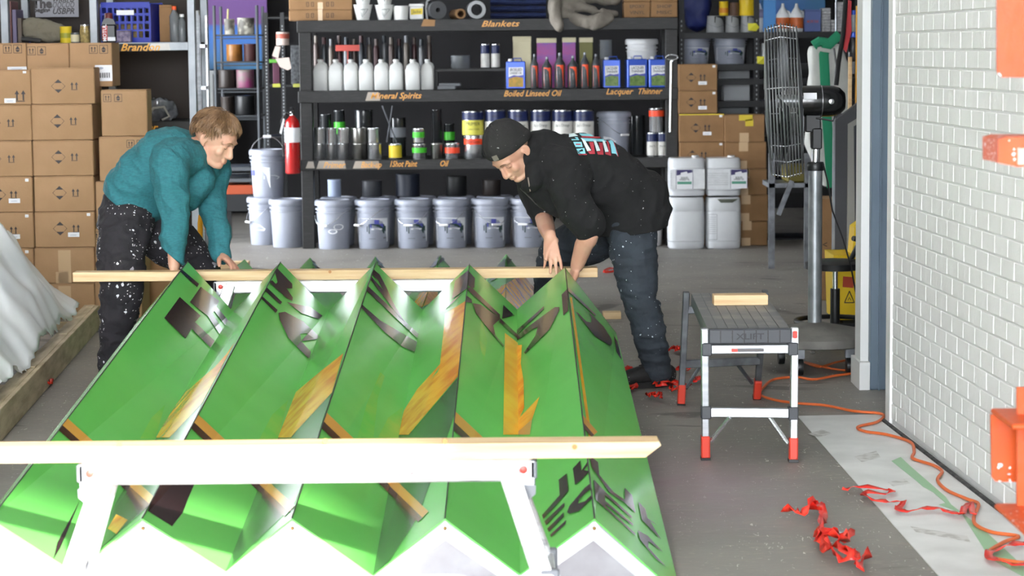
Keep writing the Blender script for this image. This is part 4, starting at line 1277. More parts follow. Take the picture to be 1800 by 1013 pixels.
for i, (u0, u1) in enumerate(((853, 889), (893, 929), (933, 968), (971, 1007), (1008, 1044))):
    w = ['behind the crown of the beanie', 'above the beanie', 'first right of the beanie', 'second right of the beanie', 'beside the grey bucket'][i]
    x0, x1 = span(u0, u1, 260, YI)
    can(f'navy topped can with a white label, {w}', (x0 + x1) / 2, YI, Z3t + .14, (x1 - x0) / 2, at(u0, 193, YI).z - Z3t - .14, None, [(.02, .6, PAPER), (.61, .95, NAVY)], 'navy topped cans on the lower shelf', [('Jay\'s Orange', .47, .03, .11), ('1SHOT', .78, .022, .06)])
    can(f'plain tin can underneath the navy topped can {w}', (x0 + x1) / 2, YI, Z3t, (x1 - x0) / 2, .137, TIN2, (), 'tin cans under the navy topped cans')
x0, x1 = span(1050, 1108, 230, YI + .1)
pail('grey bucket with a yellow smear on the lower shelf behind the man in black', (x0 + x1) / 2, YI + .1, Z3t, 'smear', .6, h=at(1080, 195, YI + .1).z - Z3t, r=(x1 - x0) / 2.1)
can('tall tin can with an orange red band beside the shelf post', at(1154, 240, YI).x, YI, at(1154, 232, YI).z, .056, at(1154, 190, YI).z - at(1154, 232, YI).z, None, [(.65, .9, RBAND)])
for i, u in enumerate((1146, 1164)):
    can(f'small navy and white can under the banded can, {"away from" if i == 0 else "closest to"} the shelf post', at(u, 260, YI).x, YI, Z3t, .037, at(u, 233, YI).z - Z3t, None, [(.05, .62, PAPER), (.63, .95, NAVY)], 'small cans by the shelf post', [('Jay\'s', .45, .02, .04)])
# dim jars on the rear of the lower shelf
for i, (u, h, r) in enumerate(((573, .33, .042), (597, .36, .042), (640, .36, .07), (700, .3, .06), (768, .36, .04), (790, .25, .04), (1120, .3, .06))):
    can(f'dim glass jar at the back of the lower shelf, {nth[i]} from the extinguisher end', at(u, 240, YS + .45).x, YS + .45, Z3t, r, h, mat('dim jar', '#26282a', .15, coat=.4), [(.5, .75, (BLACK, GRN, BLKPL, GREYPL)[i % 4])] if i % 2 else (), 'jars at the back of the lower shelf', name='glass_jar', cat='jar')
for i, (u0, v0, u1, v1) in enumerate(((672, 182, 697, 250), (690, 182, 680, 250))):
    tag(MB().tube([at(u0, v0 + 4, YS + .35), at(u1, v1, YS + .35), ], .006, 6).build('stirring_rod', GREYSTEEL), f'thin grey rod leaning at the back of the lower shelf, {"longer" if i == 0 else "crossing"} one', 'rod')

# ---- pails under the shelf
YP = ground(590, 440).y + .17
pails = [(587, 'dabs', 'paint-dabbed grey pail under the shelf beside the timber post'), (657, 'full', 'grey pail with a green logo label, second from the post'), (726, 'full', 'grey pail with a green logo label, third from the post'),
         (793, 'full', 'grey pail with a green logo label, fourth from the post'), (861, 'full', 'grey pail with a green logo label, fifth from the post'), (929, 'full', 'grey pail with a green logo label partly behind the bent forearm')]
for i, (u, kind, lab) in enumerate(pails):
    x = at(u, 400, YP).x
    o = pail(lab, x, YP, 0.001, kind, (-.5, -.9, -.2, -.35, .35, -.3)[i], group='grey pails under the shelf')
    pail(f'grey pail in the rear row hidden behind the front pails, {nth[i]} from the post', at(u + 9, 380, YP + .3).x, YP + .3, 0.001, None, group='rear row of grey pails', handle=False)
for lab, k, du, hh, rr, cc in (('pale blue tin resting on the rear pails beside the timber post', 0, -8, .13, .05, '#8d97ad'), ('dark grey tin resting on the rear pails behind the second pail', 1, -12, .12, .075, '#33353a'),
                              ('navy tin resting on the rear pails behind the third pail', 2, -18, .17, .09, '#171d2c'), ('black tin resting on the rear pails behind the fourth pail', 3, 0, .15, .08, '#111214'), ('dim brown tin resting on the rear pails behind the fifth pail', 4, -6, .12, .07, '#241d1b')):
    u = pails[k][0] + 9 + du
    can(lab, at(u, 340, YP + .3).x, YP + .3, .368, rr, hh, mat('dim tin ' + cc, cc, .5), (), 'tins resting on the rear pails')
pail('white pail beside the thigh of the man in black, under the shelf end', at(1136, 400, YP).x, YP, .001, None, .4, body=PAILW, h=.33)
pail('white pail between the legs of the man in black', at(1058, 400, YP + .1).x, YP + .1, .001, None, .4, body=PAILW, h=.33)
YQ = ground(500, 437).y + .15
pail('bluish grey pail on the floor left of the shelf post', at(506, 400, YQ).x, YQ, .001, None, .9, handle=False)
x = at(463, 400, YQ + .1).x
pail('grey pail with a paint smear at the bottom of the stack left of the shelf', x, YQ + .26, .001, 'smear', -1.0)
pail('grey pail with a paper label and raised handle, stacked on another pail', at(471, 310, YQ + .26).x, YQ + .26, .365, 'side', .2, hup=True)

# ---- top of the shelf
carton('flat brown carton on top of the black shelf, upper one', 508, -6, 619, 17, YS + .06, .34, [('tape', 563, 10, 9, 12), ('text', 545, 7, '[] []', 9), ('text', 580, 7, '[] []', 9)], CARD2, z0=zb(17) + .001)
carton('flat brown carton on top of the black shelf, lower one', 508, 17, 619, 37, YS + .06, .34, [('tape', 563, 27, 8, 20), ('text', 545, 27, '[] []', 9), ('text', 580, 27, '[] []', 9)], CARD2, z0=Z1t + .001, z1=zb(17))
CUPM = mat('white paper cup', '#cfcfcd', .5)
def cup(lab, u, v0, v1, wt, wb, Y, z=None, tri=True):
    z = at(u, v1, Y).z if z is None else z
    h = at(u, v0, Y).z - z; k = at(u + 1, v1, Y).x - at(u, v1, Y).x
    t = thing('paint_cup', lab, 'cup', (at(u, v1, Y).x, Y, z), 0, 'paper cups on top of the shelf')
    MB().lathe([(wb * k / 2, 0), (wt * k / 2, h), (wt * k / 2 - .003, h), (wb * k / 2 - .003, .003), (0, .003)], 24).build('body', CUPM, t, True)
    MB().tube([(wt * k / 2 * math.cos(a_ * .2618), wt * k / 2 * math.sin(a_ * .2618), h) for a_ in range(24)], .002, 6, True).build('rim', CUPM, t, True)
    if tri:
        for s_, hh in ((.3, 0), (.14, .05)):
            rr = lambda zz: wb * k / 2 + (wt - wb) * k / 2 * zz / h
            for a_, b2 in (((-s_, .72 - hh), (s_, .72 - hh)), ((s_, .72 - hh), (0, .2 + hh * 2)), ((0, .2 + hh * 2), (-s_, .72 - hh))):
                p0, p1 = (a_[0] * wt * k, a_[1] * h), (b2[0] * wt * k, b2[1] * h)
                mb = MB(); mb.tube([(math.sin((p0[0] + (p1[0] - p0[0]) * q / 5) / rr(.5 * h)) * (rr(p0[1] + (p1[1] - p0[1]) * q / 5) + .0015), -math.cos((p0[0] + (p1[0] - p0[0]) * q / 5) / rr(.5 * h)) * (rr(p0[1] + (p1[1] - p0[1]) * q / 5) + .0015), p0[1] + (p1[1] - p0[1]) * q / 5) for q in range(6)], .0012, 4)
                mb.build('triangle_print', LABD, t)
    return t
zc_ = zb(9)
for i, u in enumerate((638, 676)):
    cup(f'white cup with a triangle print, {"beside the flat cartons" if i == 0 else "second from the cartons"}, lower', u, 9, 35, 34, 22, YS + .1, Z1t + .001)
    cup(f'white cup stacked on another, {"beside the flat cartons" if i == 0 else "second from the cartons"}, upper', u, -22, 8, 34, 22, YS + .1, at(u, 9, YS + .1).z + .002)
cup('plain pale cup with a written note on the shelf top', 705, 11, 34, 28, 24, YS + .1, Z1t + .001, False)
x0, x1 = span(719, 745, 30, YS + .08)
t = thing('plastic_tub', 'square white tub with a yellow name sticker on the shelf top', 'tub', ((x0 + x1) / 2, YS + .14, Z1t + .001))
w = x1 - x0; hh = at(730, 7, YS + .08).z - Z1t
MB().box(-w / 2 + .004, -.055, 0, w / 2 - .004, .055, hh * .85, c=.008).build('body', CUPM, t)
MB().box(-w / 2, -.06, hh * .82, w / 2, .06, hh, c=.005).build('lid', CUPM, t)
flat([(-w * .38, hh * .3), (w * .42, hh * .34), (w * .42, hh * .72), (-w * .38, hh * .68)], -.0562, YEL, t, 'name_sticker')
lettering('Jackie', .035, (.002, -.0575, hh * .5), BLACK, t, .3, 0, w * .6)
def roll(lab, u, v, ro, ri, Y, L, m, tilt=0.0, name='fabric_roll', cat='roll'):
    c = at(u, v, Y); k = at(u + 1, v, Y).x - c.x
    M = Matrix.Translation((c.x, Y, Z1t + ro * k + .002)) @ Matrix.Rotation(tilt, 4, 'Z') @ Matrix.Rotation(-math.pi / 2, 4, 'X')
    mb = MB().lathe([(ri * k, 0), (ro * k * .98, 0), (ro * k, .006), (ro * k, L - .006), (ro * k * .98, L), (ri * k, L), (ri * k, 0)], 28, M)
    mb.f = [f for f in mb.f if len(f) == 4]
    o = mb.build(name, m, None, True); tag(o, lab, cat)
    return o
FOAM = mat('dark grey foam', '#4c4d50', .9, bump=.3); LGREY = mat('light grey vinyl', '#8f9092', .5)
roll('dark grey foam roll with a narrow hole on the shelf top', 770, 20, 16, 4, YS + .08, .4, FOAM, .3)
roll('tan cardboard tube lying on the shelf top between the rolls', 810, 26, 9, 6, YS + .08, .4, CARD2, .15)
roll('wide light grey vinyl roll with a white core on the shelf top', 838, 17, 16, 10, YS + .06, .36, LGREY, .06)
# pads of folded grey underlay
t = thing('folded_pad', 'bent pale grey padding tucked between the tub and the rolls', 'padding', (0, 0, 0))
P0 = [at(u, v, YS + .12) for u, v in ((749, 34), (747, 14), (749, 2), (754, -4), (760, -8))]
mb = MB()
for j in range(len(P0) - 1):
    mb.bar(P0[j] + Vector((0, .12, 0)), P0[j + 1] + Vector((0, .12, 0)), .22, .012, (0, 1, 0)) if False else mb.add([P0[j], P0[j + 1], P0[j + 1] + Vector((0, .25, 0)), P0[j] + Vector((0, .25, 0)), P0[j] + Vector((.014, 0, -.004)), P0[j + 1] + Vector((.014, 0, -.012)), P0[j + 1] + Vector((.014, .25, -.012)), P0[j] + Vector((.014, .25, -.004))], [(0, 1, 2, 3), (7, 6, 5, 4), (0, 4, 5, 1), (1, 5, 6, 2), (2, 6, 7, 3), (3, 7, 4, 0)])
mb.build('layer', LGREY, t)
# folded blue blankets
BLUEB = mat('navy moving blanket', '#1d2b58', .95, var='#162248', vscale=20, bump=.6, bscale=40)
x0, x1 = span(862, 960, 20, YS + .1)
for i in range(4):
    z0 = Z1t + .004 + i * .05
    mb = MB()
    n = 14; vs = []; fs = []
    for j in range(n + 1):
        x = x0 + (x1 - x0) * j / n
        for q in range(10):
            a_ = 2 * math.pi * q / 10
            vs.append((x, YS + .1 + .19 + .18 * math.cos(a_) * (1 + .03 * noise.noise(Vector((x * 6, q, i)))), z0 + .022 + .021 * max(-1, min(1, 1.6 * math.sin(a_))) + .004 * noise.noise(Vector((x * 9, q * .7, i * 3.1)))))
    for j in range(n):
        for q in range(10):
            fs.append((j * 10 + q, j * 10 + (q + 1) % 10, (j + 1) * 10 + (q + 1) % 10, (j + 1) * 10 + q))
    fs.append(tuple(range(9, -1, -1))); fs.append(tuple(range(n * 10, n * 10 + 10)))
    mb.add(vs, fs)
    o = mb.build('moving_blanket', BLUEB, None, True)
    tag(o, f'folded navy moving blanket on the shelf top, {["bottom", "second", "third", "top"][i]} of the pile', 'blanket', 'folded blankets on the shelf top')
# grey drop cloth hanging over the edge
CLOTH = mat('grey beige canvas', '#7b756c', .95, var='#6c665e', vscale=10, bump=.5, bscale=50)
mb = MB()
P_at = lambda u, v, dy: at(u, v, YS + dy)
mb.limb([P_at(975, 5, .1), P_at(975, 25, .0), P_at(983, 48, -.05)], [(.07, .05), (.06, .045), (.055, .035)])
mb.limb([P_at(985, 8, .12), P_at(1020, 12, .1), P_at(1045, 18, .1)], [.04, .045, .03])
mb.limb([P_at(990, 25, .08), P_at(1020, 35, .0), P_at(1045, 43, -.04)], [.05, .045, .04])
mb.limb([P_at(1030, 40, -.04), P_at(1055, 35, -.03), P_at(1072, 30, .0)], [(.05, .03), (.06, .03), (.04, .03)])
mb.limb([P_at(1060, 22, .08), P_at(1080, 24, .1)], [.03, .025])
mb.limb([P_at(980, 14, .14), P_at(1010, -6, .16), P_at(1080, -2, .18)], [.06, .05, .05])
me = remesh(mb, .01, 5); wrinkle(me, .012, 14, (1, 1, .5), 3)
tag(link('drop_cloth', me, CLOTH), 'crumpled grey beige canvas cloth hanging over the shelf top edge', 'cloth')
for i, (u0, u1) in enumerate(((1097, 1143), (1144, 1191))):
    carton(f'small brown carton with handwriting on the shelf top, {"nearest the cloth" if i == 0 else "at the shelf end"}', u0, 3, u1, 29, YS + .06, .3, [('text', (u0 + u1) / 2, 11, ('EPOXY', 'SHOP')[i], 8, 26), ('text', (u0 + u1) / 2, 21, ('VINYL', 'MISC')[i], 8, 26)], CARD2, z0=Z1t + .001)
    carton(f'brown carton stacked above the handwritten one {"nearest the cloth" if i == 0 else "at the shelf end"}', u0, -30, u1, 3, YS + .06, .3, (), CARD2, z0=at(u0, 3, YS + .06).z + .001)
# hook rod hanging on the end post
t = thing('hook_rod', 'slim chrome rod with an oval ring handle hanging on the shelf post', 'rod', (0, 0, 0))
xr = at(1179, 160, YS - .03).x
MB().tube([at(1180, 108, YS - .03), at(1178, 232, YS - .03)], .009, 10).build('shaft', STEEL, t, True)
c = at(1181, 101, YS - .03)
MB().tube([(c.x + .045 * math.cos(a_ * .3927), c.y, c.z + .02 * math.sin(a_ * .3927)) for a_ in range(16)], .005, 6, True).build('ring_handle', STEEL, t, True)
MB().box(c.x - .008, c.y, c.z - .03, c.x + .008, YS, c.z - .015).build('hook', STEEL, t)

# ---- fire extinguisher
t = thing('fire_extinguisher', 'red fire extinguisher with a white label hung beside the timber post', 'extinguisher', (at(514, 260, YS - .1).x, YS - .08, at(514, 305, YS - .08).z))
h = at(514, 205, YS - .08).z - at(514, 305, YS - .08).z; r = .056
EXR = mat('extinguisher red', '#a01818', .25, coat=.4)
MB().lathe([(r * .9, 0), (r, .01), (r, h * .86), (r * .85, h * .94), (r * .4, h), (r * .3, h * 1.02)], 24).build('cylinder', EXR, t, True)
mb = MB().lathe([(r + .0006, h * .55), (r + .002, h * .555), (r + .002, h * .8), (r + .0006, h * .805)], 24); mb.f = [f for f in mb.f if len(f) == 4]; mb.build('paper_label', STICK, t, True)
MB().lathe([(.016, h), (.018, h + .03), (.012, h + .045)], 12).build('valve', STEEL, t, True)
MB().box(-.012, -.07, h + .035, .012, .03, h + .047, c=.003).box(-.01, -.06, h + .06, .01, .03, h + .07, c=.003).build('lever', BLKPL, t)
MB().tube([(0, -.02, h + .02), (-.04, -.03, h + .03), (-.075, -.02, h - .03), (-.07, -.01, h * .6), (-.066, -.01, h * .3)], .009, 8).build('hose', BLKPL, t, True)
flat([(-.09, h * .72), (-.06, h * .98), (-.05, h * .96), (-.075, h * .7)], -.06, STICK, t, 'inspection_tag')
MB().box(-.05, r, h * .5, .05, r + .03, h * .58).build('wall_bracket', GREYSTEEL, t)
# ------------------------------------------------------------------ shelf bay at the upper left
YL = YC + 0.95
BAYM = mat('galvanised upright', '#8b8f94', .45, .5, var='#7b7f84', vscale=8)
BAYB = mat('black bay board', '#1e1c1b', .6)
bay = thing('steel_shelf_bay', 'grey steel shelf bay with black boards behind the cartons', 'shelf', (0, 0, 0))
zl = lambda v, Y=None: at(200, v, Y or YL).z
for u in (10, 166, 337):
    x = at(u, 60, YL).x
    MB().box(x - .022, YL - .02, 0, x + .022, YL + .03, 2.3, c=.003).build('upright', BAYM, bay)
    MB().box(x - .022, YL + .55, 0, x + .022, YL + .6, 2.3, c=.003).build('upright', BAYM, bay)
xb0, xb1 = at(-60, 80, YL).x, at(337, 80, YL).x
ZB1, ZB2 = zl(75), zl(214)
for zt, vb in ((ZB1, 90), (ZB2, 236)):
    MB().box(xb0, YL + .04, zt - .03, xb1, YL + .58, zt).build('shelf_board', BAYB, bay)
    MB().box(xb0, YL - .012, zl(vb), xb1, YL + .04, zt, c=.003).build('front_rail', BAYB if zt == ZB2 else BAYM, bay)
MB().box(xb0, YL + .6, 0, xb1, YL + .62, 2.3).build('back_board', mat('dark brown hardboard', '#2a211c', .7), bay)
GOLDY = mat('gold brush lettering', '#d99a2b', .4)
x0, x1 = span(212, 290, 85, YL)
flat([(x0 - .01, zl(91)), (at(268, 85, YL).x, zl(91)), (at(262, 85, YL).x, zl(77)), (x0 - .01, zl(77))], YL - .0128, BAYB, bay, 'name_strip')
flat([(at(262, 85, YL).x, zl(89)), (at(300, 85, YL).x, zl(89)), (at(298, 85, YL).x, zl(77)), (at(266, 85, YL).x, zl(77))], YL - .0128, mat('painted glare', '#b6b2ac', .3), bay, 'glare_patch')  # glare over the end of the name, painted as a pale patch
lettering('Brandon', .062, ((x0 + x1) / 2 - .015, YL - .0145, zl(84)), GOLDY, bay, .35, .0012, x1 - x0 - .03)
x0, x1 = span(222, 277, 224, YL)
lettering('Parker', .062, ((x0 + x1) / 2, YL - .0145, zl(225)), GOLDY, bay, .35, .0012, x1 - x0)
# blue milk crate
x0, x1 = span(175, 262, 40, YL + .1); h = zl(4, YL + .1) - ZB1
t = thing('milk_crate', 'blue plastic milk crate on the upper shelf behind the oil bottle', 'crate', ((x0 + x1) / 2, YL + .15, ZB1 + .001), -.08)
CRB = mat('blue crate plastic', '#27369c', .4); w = x1 - x0; d = .33
for y in (0, d):
    MB().box(-w / 2, y - .006, h * .86, w / 2, y + .006, h).build('rim_rail', CRB, t)
    MB().box(-w / 2, y - .006, 0, w / 2, y + .006, h * .12).build('foot_rail', CRB, t)
    for k in range(9):
        MB().box(-w / 2 + w * k / 8 - .006, y - .005, h * .1, -w / 2 + w * k / 8 + .006, y + .005, h * .88).build('slat', CRB, t)
    for k in (.3, .5, .7):
        MB().box(-w / 2, y - .004, h * k - .006, w / 2, y + .004, h * k + .006).build('cross_slat', CRB, t)
for x in (-w / 2, w / 2):
    MB().box(x - .006, 0, 0, x + .006, d, h * .97, c=.003).build('side_wall', CRB, t)
MB().box(-w / 2, 0, .001, w / 2, d, .012).build('base', CRB, t)
MB().box(-w * .18, -.009, h * .68, w * .18, -.004, h * .8).build('card_insert', STICK, t)
MB().box(-w * .3, .03, .015, w * .3, .25, h * .45, c=.01).build('packed_goods', mat('packed goods', '#8b7444', .8, var='#3d3a3a', vscale=25), t)
# motor oil bottle
x0, x1 = span(176, 203, 50, YL + .03); w = x1 - x0; h = zl(22, YL + .03) - ZB1
t = thing('oil_bottle', 'black oil bottle with a red cap and upright lettering on the upper shelf', 'bottle', ((x0 + x1) / 2, YL + .07, ZB1 + .001), .1)
MB().box(-w / 2, -.03, 0, w / 2, .03, h * .62, c=.012).prism([(-w / 2 + .004, h * .6), (w / 2 - .004, h * .6), (w * .3, h * .78), (-w * .05, h * .82), (-w * .3, h * .78)], -.026, .026).build('body', BLKPL, t)
MB().lathe([(w * .26, h * .78), (w * .28, h * .8), (w * .26, h * .97), (0, h)], 14).build('cap', mat('dark red cap', '#5c1a1c', .5), t, True)
flat([(-w * .42, h * .08), (-w * .08, h * .08), (-w * .08, h * .56), (-w * .42, h * .56)], -.0312, mat('red oil label', '#a83232', .5), t, 'label_stripe')
flat([(-w * .08, h * .05), (w * .42, h * .05), (w * .42, h * .18), (-w * .08, h * .18)], -.0312, STICK, t, 'label_foot')
lettering('MOTUL', .03, (-w * .25, -.033, h * .32), STICK, t, 0, .0006, .1, (math.pi / 2, -math.pi / 2, 0))
def smallbox(lab, u0, v0, u1, v1, Y, z, m, depth=.12, name='small_box', cat='box', lidm=None, txt=None):
    x0, x1 = span(u0, u1, v1, Y); w = x1 - x0; h = at(u0, v0, Y).z - z
    t = thing(name, lab, cat, ((x0 + x1) / 2, Y + depth / 2, z + .001))
    MB().box(-w / 2, -depth / 2, 0, w / 2, depth / 2, h * .94, c=.003).build('body', m, t)
    MB().box(-w / 2, -depth / 2, h * .94, w / 2, -.001, h).box(-w / 2, .001, h * .94, w / 2, depth / 2, h).build('lid', lidm or m, t)
    if txt: lettering(txt[0], txt[1], (0, -depth / 2 - .0015, h * txt[2]), txt[3] if len(txt) > 3 else BLACK, t, 0, .0003, w * .7)
    return t
smallbox('small purple box in front of the milk crate', 205, 54, 230, 74, YL + .0, ZB1, mat('purple box', '#3a3054', .5, var='#7a6d84', vscale=40), .05)
smallbox('brown carton on the upper shelf right of the milk crate', 281, 9, 303, 72, YL + .25, ZB1, CARD2, .2)
bottle('clear bottle with an orange cap on the upper shelf', 299, 11, 314, 74, YL + .06, GLASS, mat('orange cap', '#d9521e', .4), ZB1 + .001, None, .4, None, capw=.5)
bottle('small dark glass bottle with a white cap at the end of the upper shelf', 314, 25, 326, 74, YL + .06, GLASS, WHITE, ZB1 + .001, None, .5, None, capw=.6)
# poster cards, bag, jars at the far left of the shelf
x0, x1 = span(62, 138, 10, YL + .4)
t = thing('lettering_card', 'grey alphabet sample card leaning at the back of the upper shelf', 'card', (0, 0, 0))
zc0, zc1 = at(100, 30, YL + .4).z, at(100, -40, YL + .4).z
MB().box(x0, YL + .4, zc0, x1, YL + .408, zc1).build('card', mat('grey card', '#7d7c82', .6), t)
xm = (x0 + x1) / 2
lettering('The', .075, (at(74, 7, YL + .4).x, YL + .398, at(74, 7, YL + .4).z), BLACK, t, 0, .004)
lettering('begins', .035, (at(74, 18, YL + .4).x, YL + .398, at(74, 18, YL + .4).z), BLACK, t, 0, .002, .055 * 1.8)
lettering('OQCOO', .05, (at(111, 9, YL + .4).x, YL + .398, at(111, 9, YL + .4).z), BLACK, t, .3, 0, at(130, 9, YL + .4).x - at(92, 9, YL + .4).x)
lettering('USBPR', .05, (at(111, 20, YL + .4).x, YL + .398, at(111, 20, YL + .4).z), BLACK, t, .3, .001, at(130, 9, YL + .4).x - at(92, 9, YL + .4).x)
lettering('WKKPD', .05, (at(111, -1, YL + .4).x, YL + .398, at(111, -1, YL + .4).z), BLACK, t, .3, .001, at(130, 9, YL + .4).x - at(92, 9, YL + .4).x)
mb = MB()
mb.limb([at(52, 48, YL + .12), at(75, 52, YL + .12), at(103, 60, YL + .12)], [(.06, .055), (.075, .06), (.06, .05)])
mb.limb([at(50, 58, YL + .1), at(70, 44, YL + .1)], [.035, .04])
mb.limb([at(60, 68, YL + .1), at(98, 70, YL + .1)], [.02, .02])
me = remesh(mb, .01, 5); wrinkle(me, .012, 16, (1, 1, 1.4), 9)
tag(link('canvas_bag', me, mat('khaki canvas', '#6a6558', .95, bump=.4, bscale=60)), 'slumped khaki canvas bag on the upper shelf', 'bag')
can('yellow tin with a printed label beside the khaki bag', at(116, 60, YL + .06).x, YL + .06, ZB1 + .001, .034, zl(46, YL + .06) - ZB1, YEL, [(.3, .6, mat('olive print', '#8a8a2a', .5))])
can('short jar with a cream label in front of the yellow tin', at(129, 60, YL - .0).x, YL + .05, ZB1 + .001, .024, zl(57, YL) - ZB1, GLASS, [(.1, .8, CREAM)], name='glass_jar', cat='jar')
bottle('tan glass jar of screws beside the steel upright', 141, 43, 158, 74, YL + .05, mat('tan jar', '#7a6a45', .2, var='#a8945e', vscale=50), STEEL, ZB1 + .001, None, .9, None, capw=.9, cat='jar', name='glass_jar')
tag(MB().tube([at(38, 68, YL + .02), at(55, 70, YL + .02), at(72, 72, YL + .02)], .014, 8).build('scraper_tool', BLKPL), 'glossy black tool lying at the shelf front under the bag', 'tool')
smallbox('dark blue box in shadow behind the khaki bag', 28, 52, 48, 74, YL + .2, ZB1, CRB, .1)
x = at(20, 50, YL + .1).x
for i, (dx, c) in enumerate(((0, '#6b4a48'), (.03, '#57506a'), (.06, '#4a4038'))):
    tag(MB().box(x + dx - .012, YL + .05, ZB1 + .001, x + dx + .012, YL + .25, ZB1 + .25 - i * .05, c=.002).build('catalogue', mat('catalogue ' + c, c, .6)), f'{["reddish", "purplish", "brown"][i]} catalogue standing at the end of the upper shelf', 'book', 'catalogues on the upper shelf')
# tangle of plastic on the lower bay shelf
mb = MB()
for k in range(5):
    mb.ball((at(270 + k * 6, 195 - (k % 2) * 12, YL + .15).x, YL + .15 + .03 * (k % 3), ZB2 + .05 + .03 * (k % 2)), (.06, .06, .06))
me = remesh(mb, .01, 3); wrinkle(me, .02, 18, seed=5)
tag(link('plastic_bag', me, mat('crumpled clear bag', '#6f7175', .2, var='#4a4c50', vscale=14, coat=.5)), 'crumpled translucent plastic bag of cables on the lower bay shelf', 'bag')
mb = MB(); mb.tube([at(256, 210, YL + .05), at(270, 190, YL + .05), at(288, 188, YL + .05), at(298, 205, YL + .05), at(285, 211, YL + .05)], .008, 8)
tag(mb.build('cable_coil', mat('grey cable', '#8a8780', .5), None, True), 'grey cable loop in front of the plastic bag', 'cable')
# step ladder side and dark cart behind
t = thing('folded_ladder', 'grey folded ladder rail standing beside the shelf bay', 'ladder', (0, 0, 0))
xl = at(338, 100, YL + .3).x
MB().box(at(346, 60, YL + .2).x, YL + .15, 0, at(352, 60, YL + .2).x, YL + .2, zl(20, YL + .2), c=.003).build('side_rail', ALU, t)
MB().box(at(356, 60, YL + .2).x, YL + .3, 0, at(361, 60, YL + .2).x, YL + .35, zl(28, YL + .3), c=.003).build('side_rail', ALU, t)
for k in range(6):
    z = .25 + k * .25
    MB().box(at(347, 60, YL + .2).x, YL + .19, z, at(360, 60, YL + .2).x, YL + .31, z + .02).build('rung', ALU, t)
# painted mural board on the back wall
YM = 20.5
x0, x1 = span(330, 470, 60, YM)
mm = bpy.data.materials.new('mural paint'); mm.use_nodes = True
nt2 = mm.node_tree; b2_ = nt2.nodes['Principled BSDF']
tcn = nt2.nodes.new('ShaderNodeTexCoord'); sp = nt2.nodes.new('ShaderNodeSeparateXYZ'); cr = nt2.nodes.new('ShaderNodeValToRGB')
nt2.links.new(tcn.outputs['Generated'], sp.inputs[0]); nt2.links.new(sp.outputs['Z'], cr.inputs['Fac'])
e_ = cr.color_ramp.elements
e_[0].position = 0.0; e_[0].color = lin('#1d5f86'); e_[1].position = .42; e_[1].color = lin('#1b62b8')
for pos, c in ((.5, '#2352a0'), (.53, '#57286f'), (.8, '#5a2a78'), (1.0, '#33204e')):
    n_ = e_.new(pos); n_.color = lin(c)
nt2.links.new(cr.outputs['Color'], b2_.inputs['Base Color']); b2_.inputs['Roughness'].default_value = .5
tag(MB().box(x0, YM, at(400, 122, YM).z, x1, YM + .02, at(400, -30, YM).z).build('painted_board', mm), 'purple and blue painted board on the back wall behind the wire rack', 'painted board')
x0, x1 = span(1330, 1450, 30, YM)
tag(MB().box(x0, YM, at(1400, 45, YM).z, x1, YM + .02, at(1400, -30, YM).z).build('painted_board', mat('teal blue board', '#2f5f86', .5, var='#3a5fa0', vscale=2)), 'blue painted board on the back wall above the glue bottles', 'painted board')
x0, x1 = span(352, 384, 160, YM)
tag(MB().box(x0, YM - .3, at(360, 195, YM).z, x1, YM - .1, at(360, 128, YM).z, c=.01).box(x0 - .01, YM - .31, at(360, 130, YM).z, x1 + .01, YM - .09, at(360, 124, YM).z).box(x0 + .02, YM - .3, 0, x0 + .05, YM - .1, at(360, 195, YM).z).box(x1 - .05, YM - .3, 0, x1 - .02, YM - .1, at(360, 195, YM).z).build('utility_sink', mat('sink white', '#8d8f90', .4)), 'pale utility sink standing at the back wall below the mural', 'sink')

# ------------------------------------------------------------------ chrome wire rack and tool cart
YW = YS + 1.25
rack = thing('wire_rack', 'chrome wire rack with paint tins left of the black shelf', 'rack', (0, 0, 0))
CHR = mat('dull chrome', '#54575b', .45, .7)
xw0, xw1 = at(378, 100, YW).x, at(453, 100, YW).x
for x in (xw0, xw1):
    for y in (YW, YW + .42):
        MB().tube([(x, y, .0), (x, y, at(400, 10, YW).z)], .012, 8).build('post', CHR, rack, True)
for v in (62, 110, 157, 205, 300):
    z = at(400, v, YW).z
    mb = MB()
    for y in (YW, YW + .42):
        mb.tube([(xw0, y, z), (xw1, y, z)], .006, 6).tube([(xw0, y, z - .025), (xw1, y, z - .025)], .004, 6)
    for x in (xw0, xw1): mb.tube([(x, YW, z), (x, YW + .42, z)], .006, 6)
    for k in range(12):
        x = xw0 + (xw1 - xw0) * (k + .5) / 12
        mb.tube([(x, YW, z + .004), (x, YW + .42, z + .004)], .0025, 5)
    mb.build('wire_shelf', CHR, rack)
MURK = mat('paint streaked tin', '#57534d', .5, var='#b0aca0', vscale=14, vlo=.45, vhi=.6)
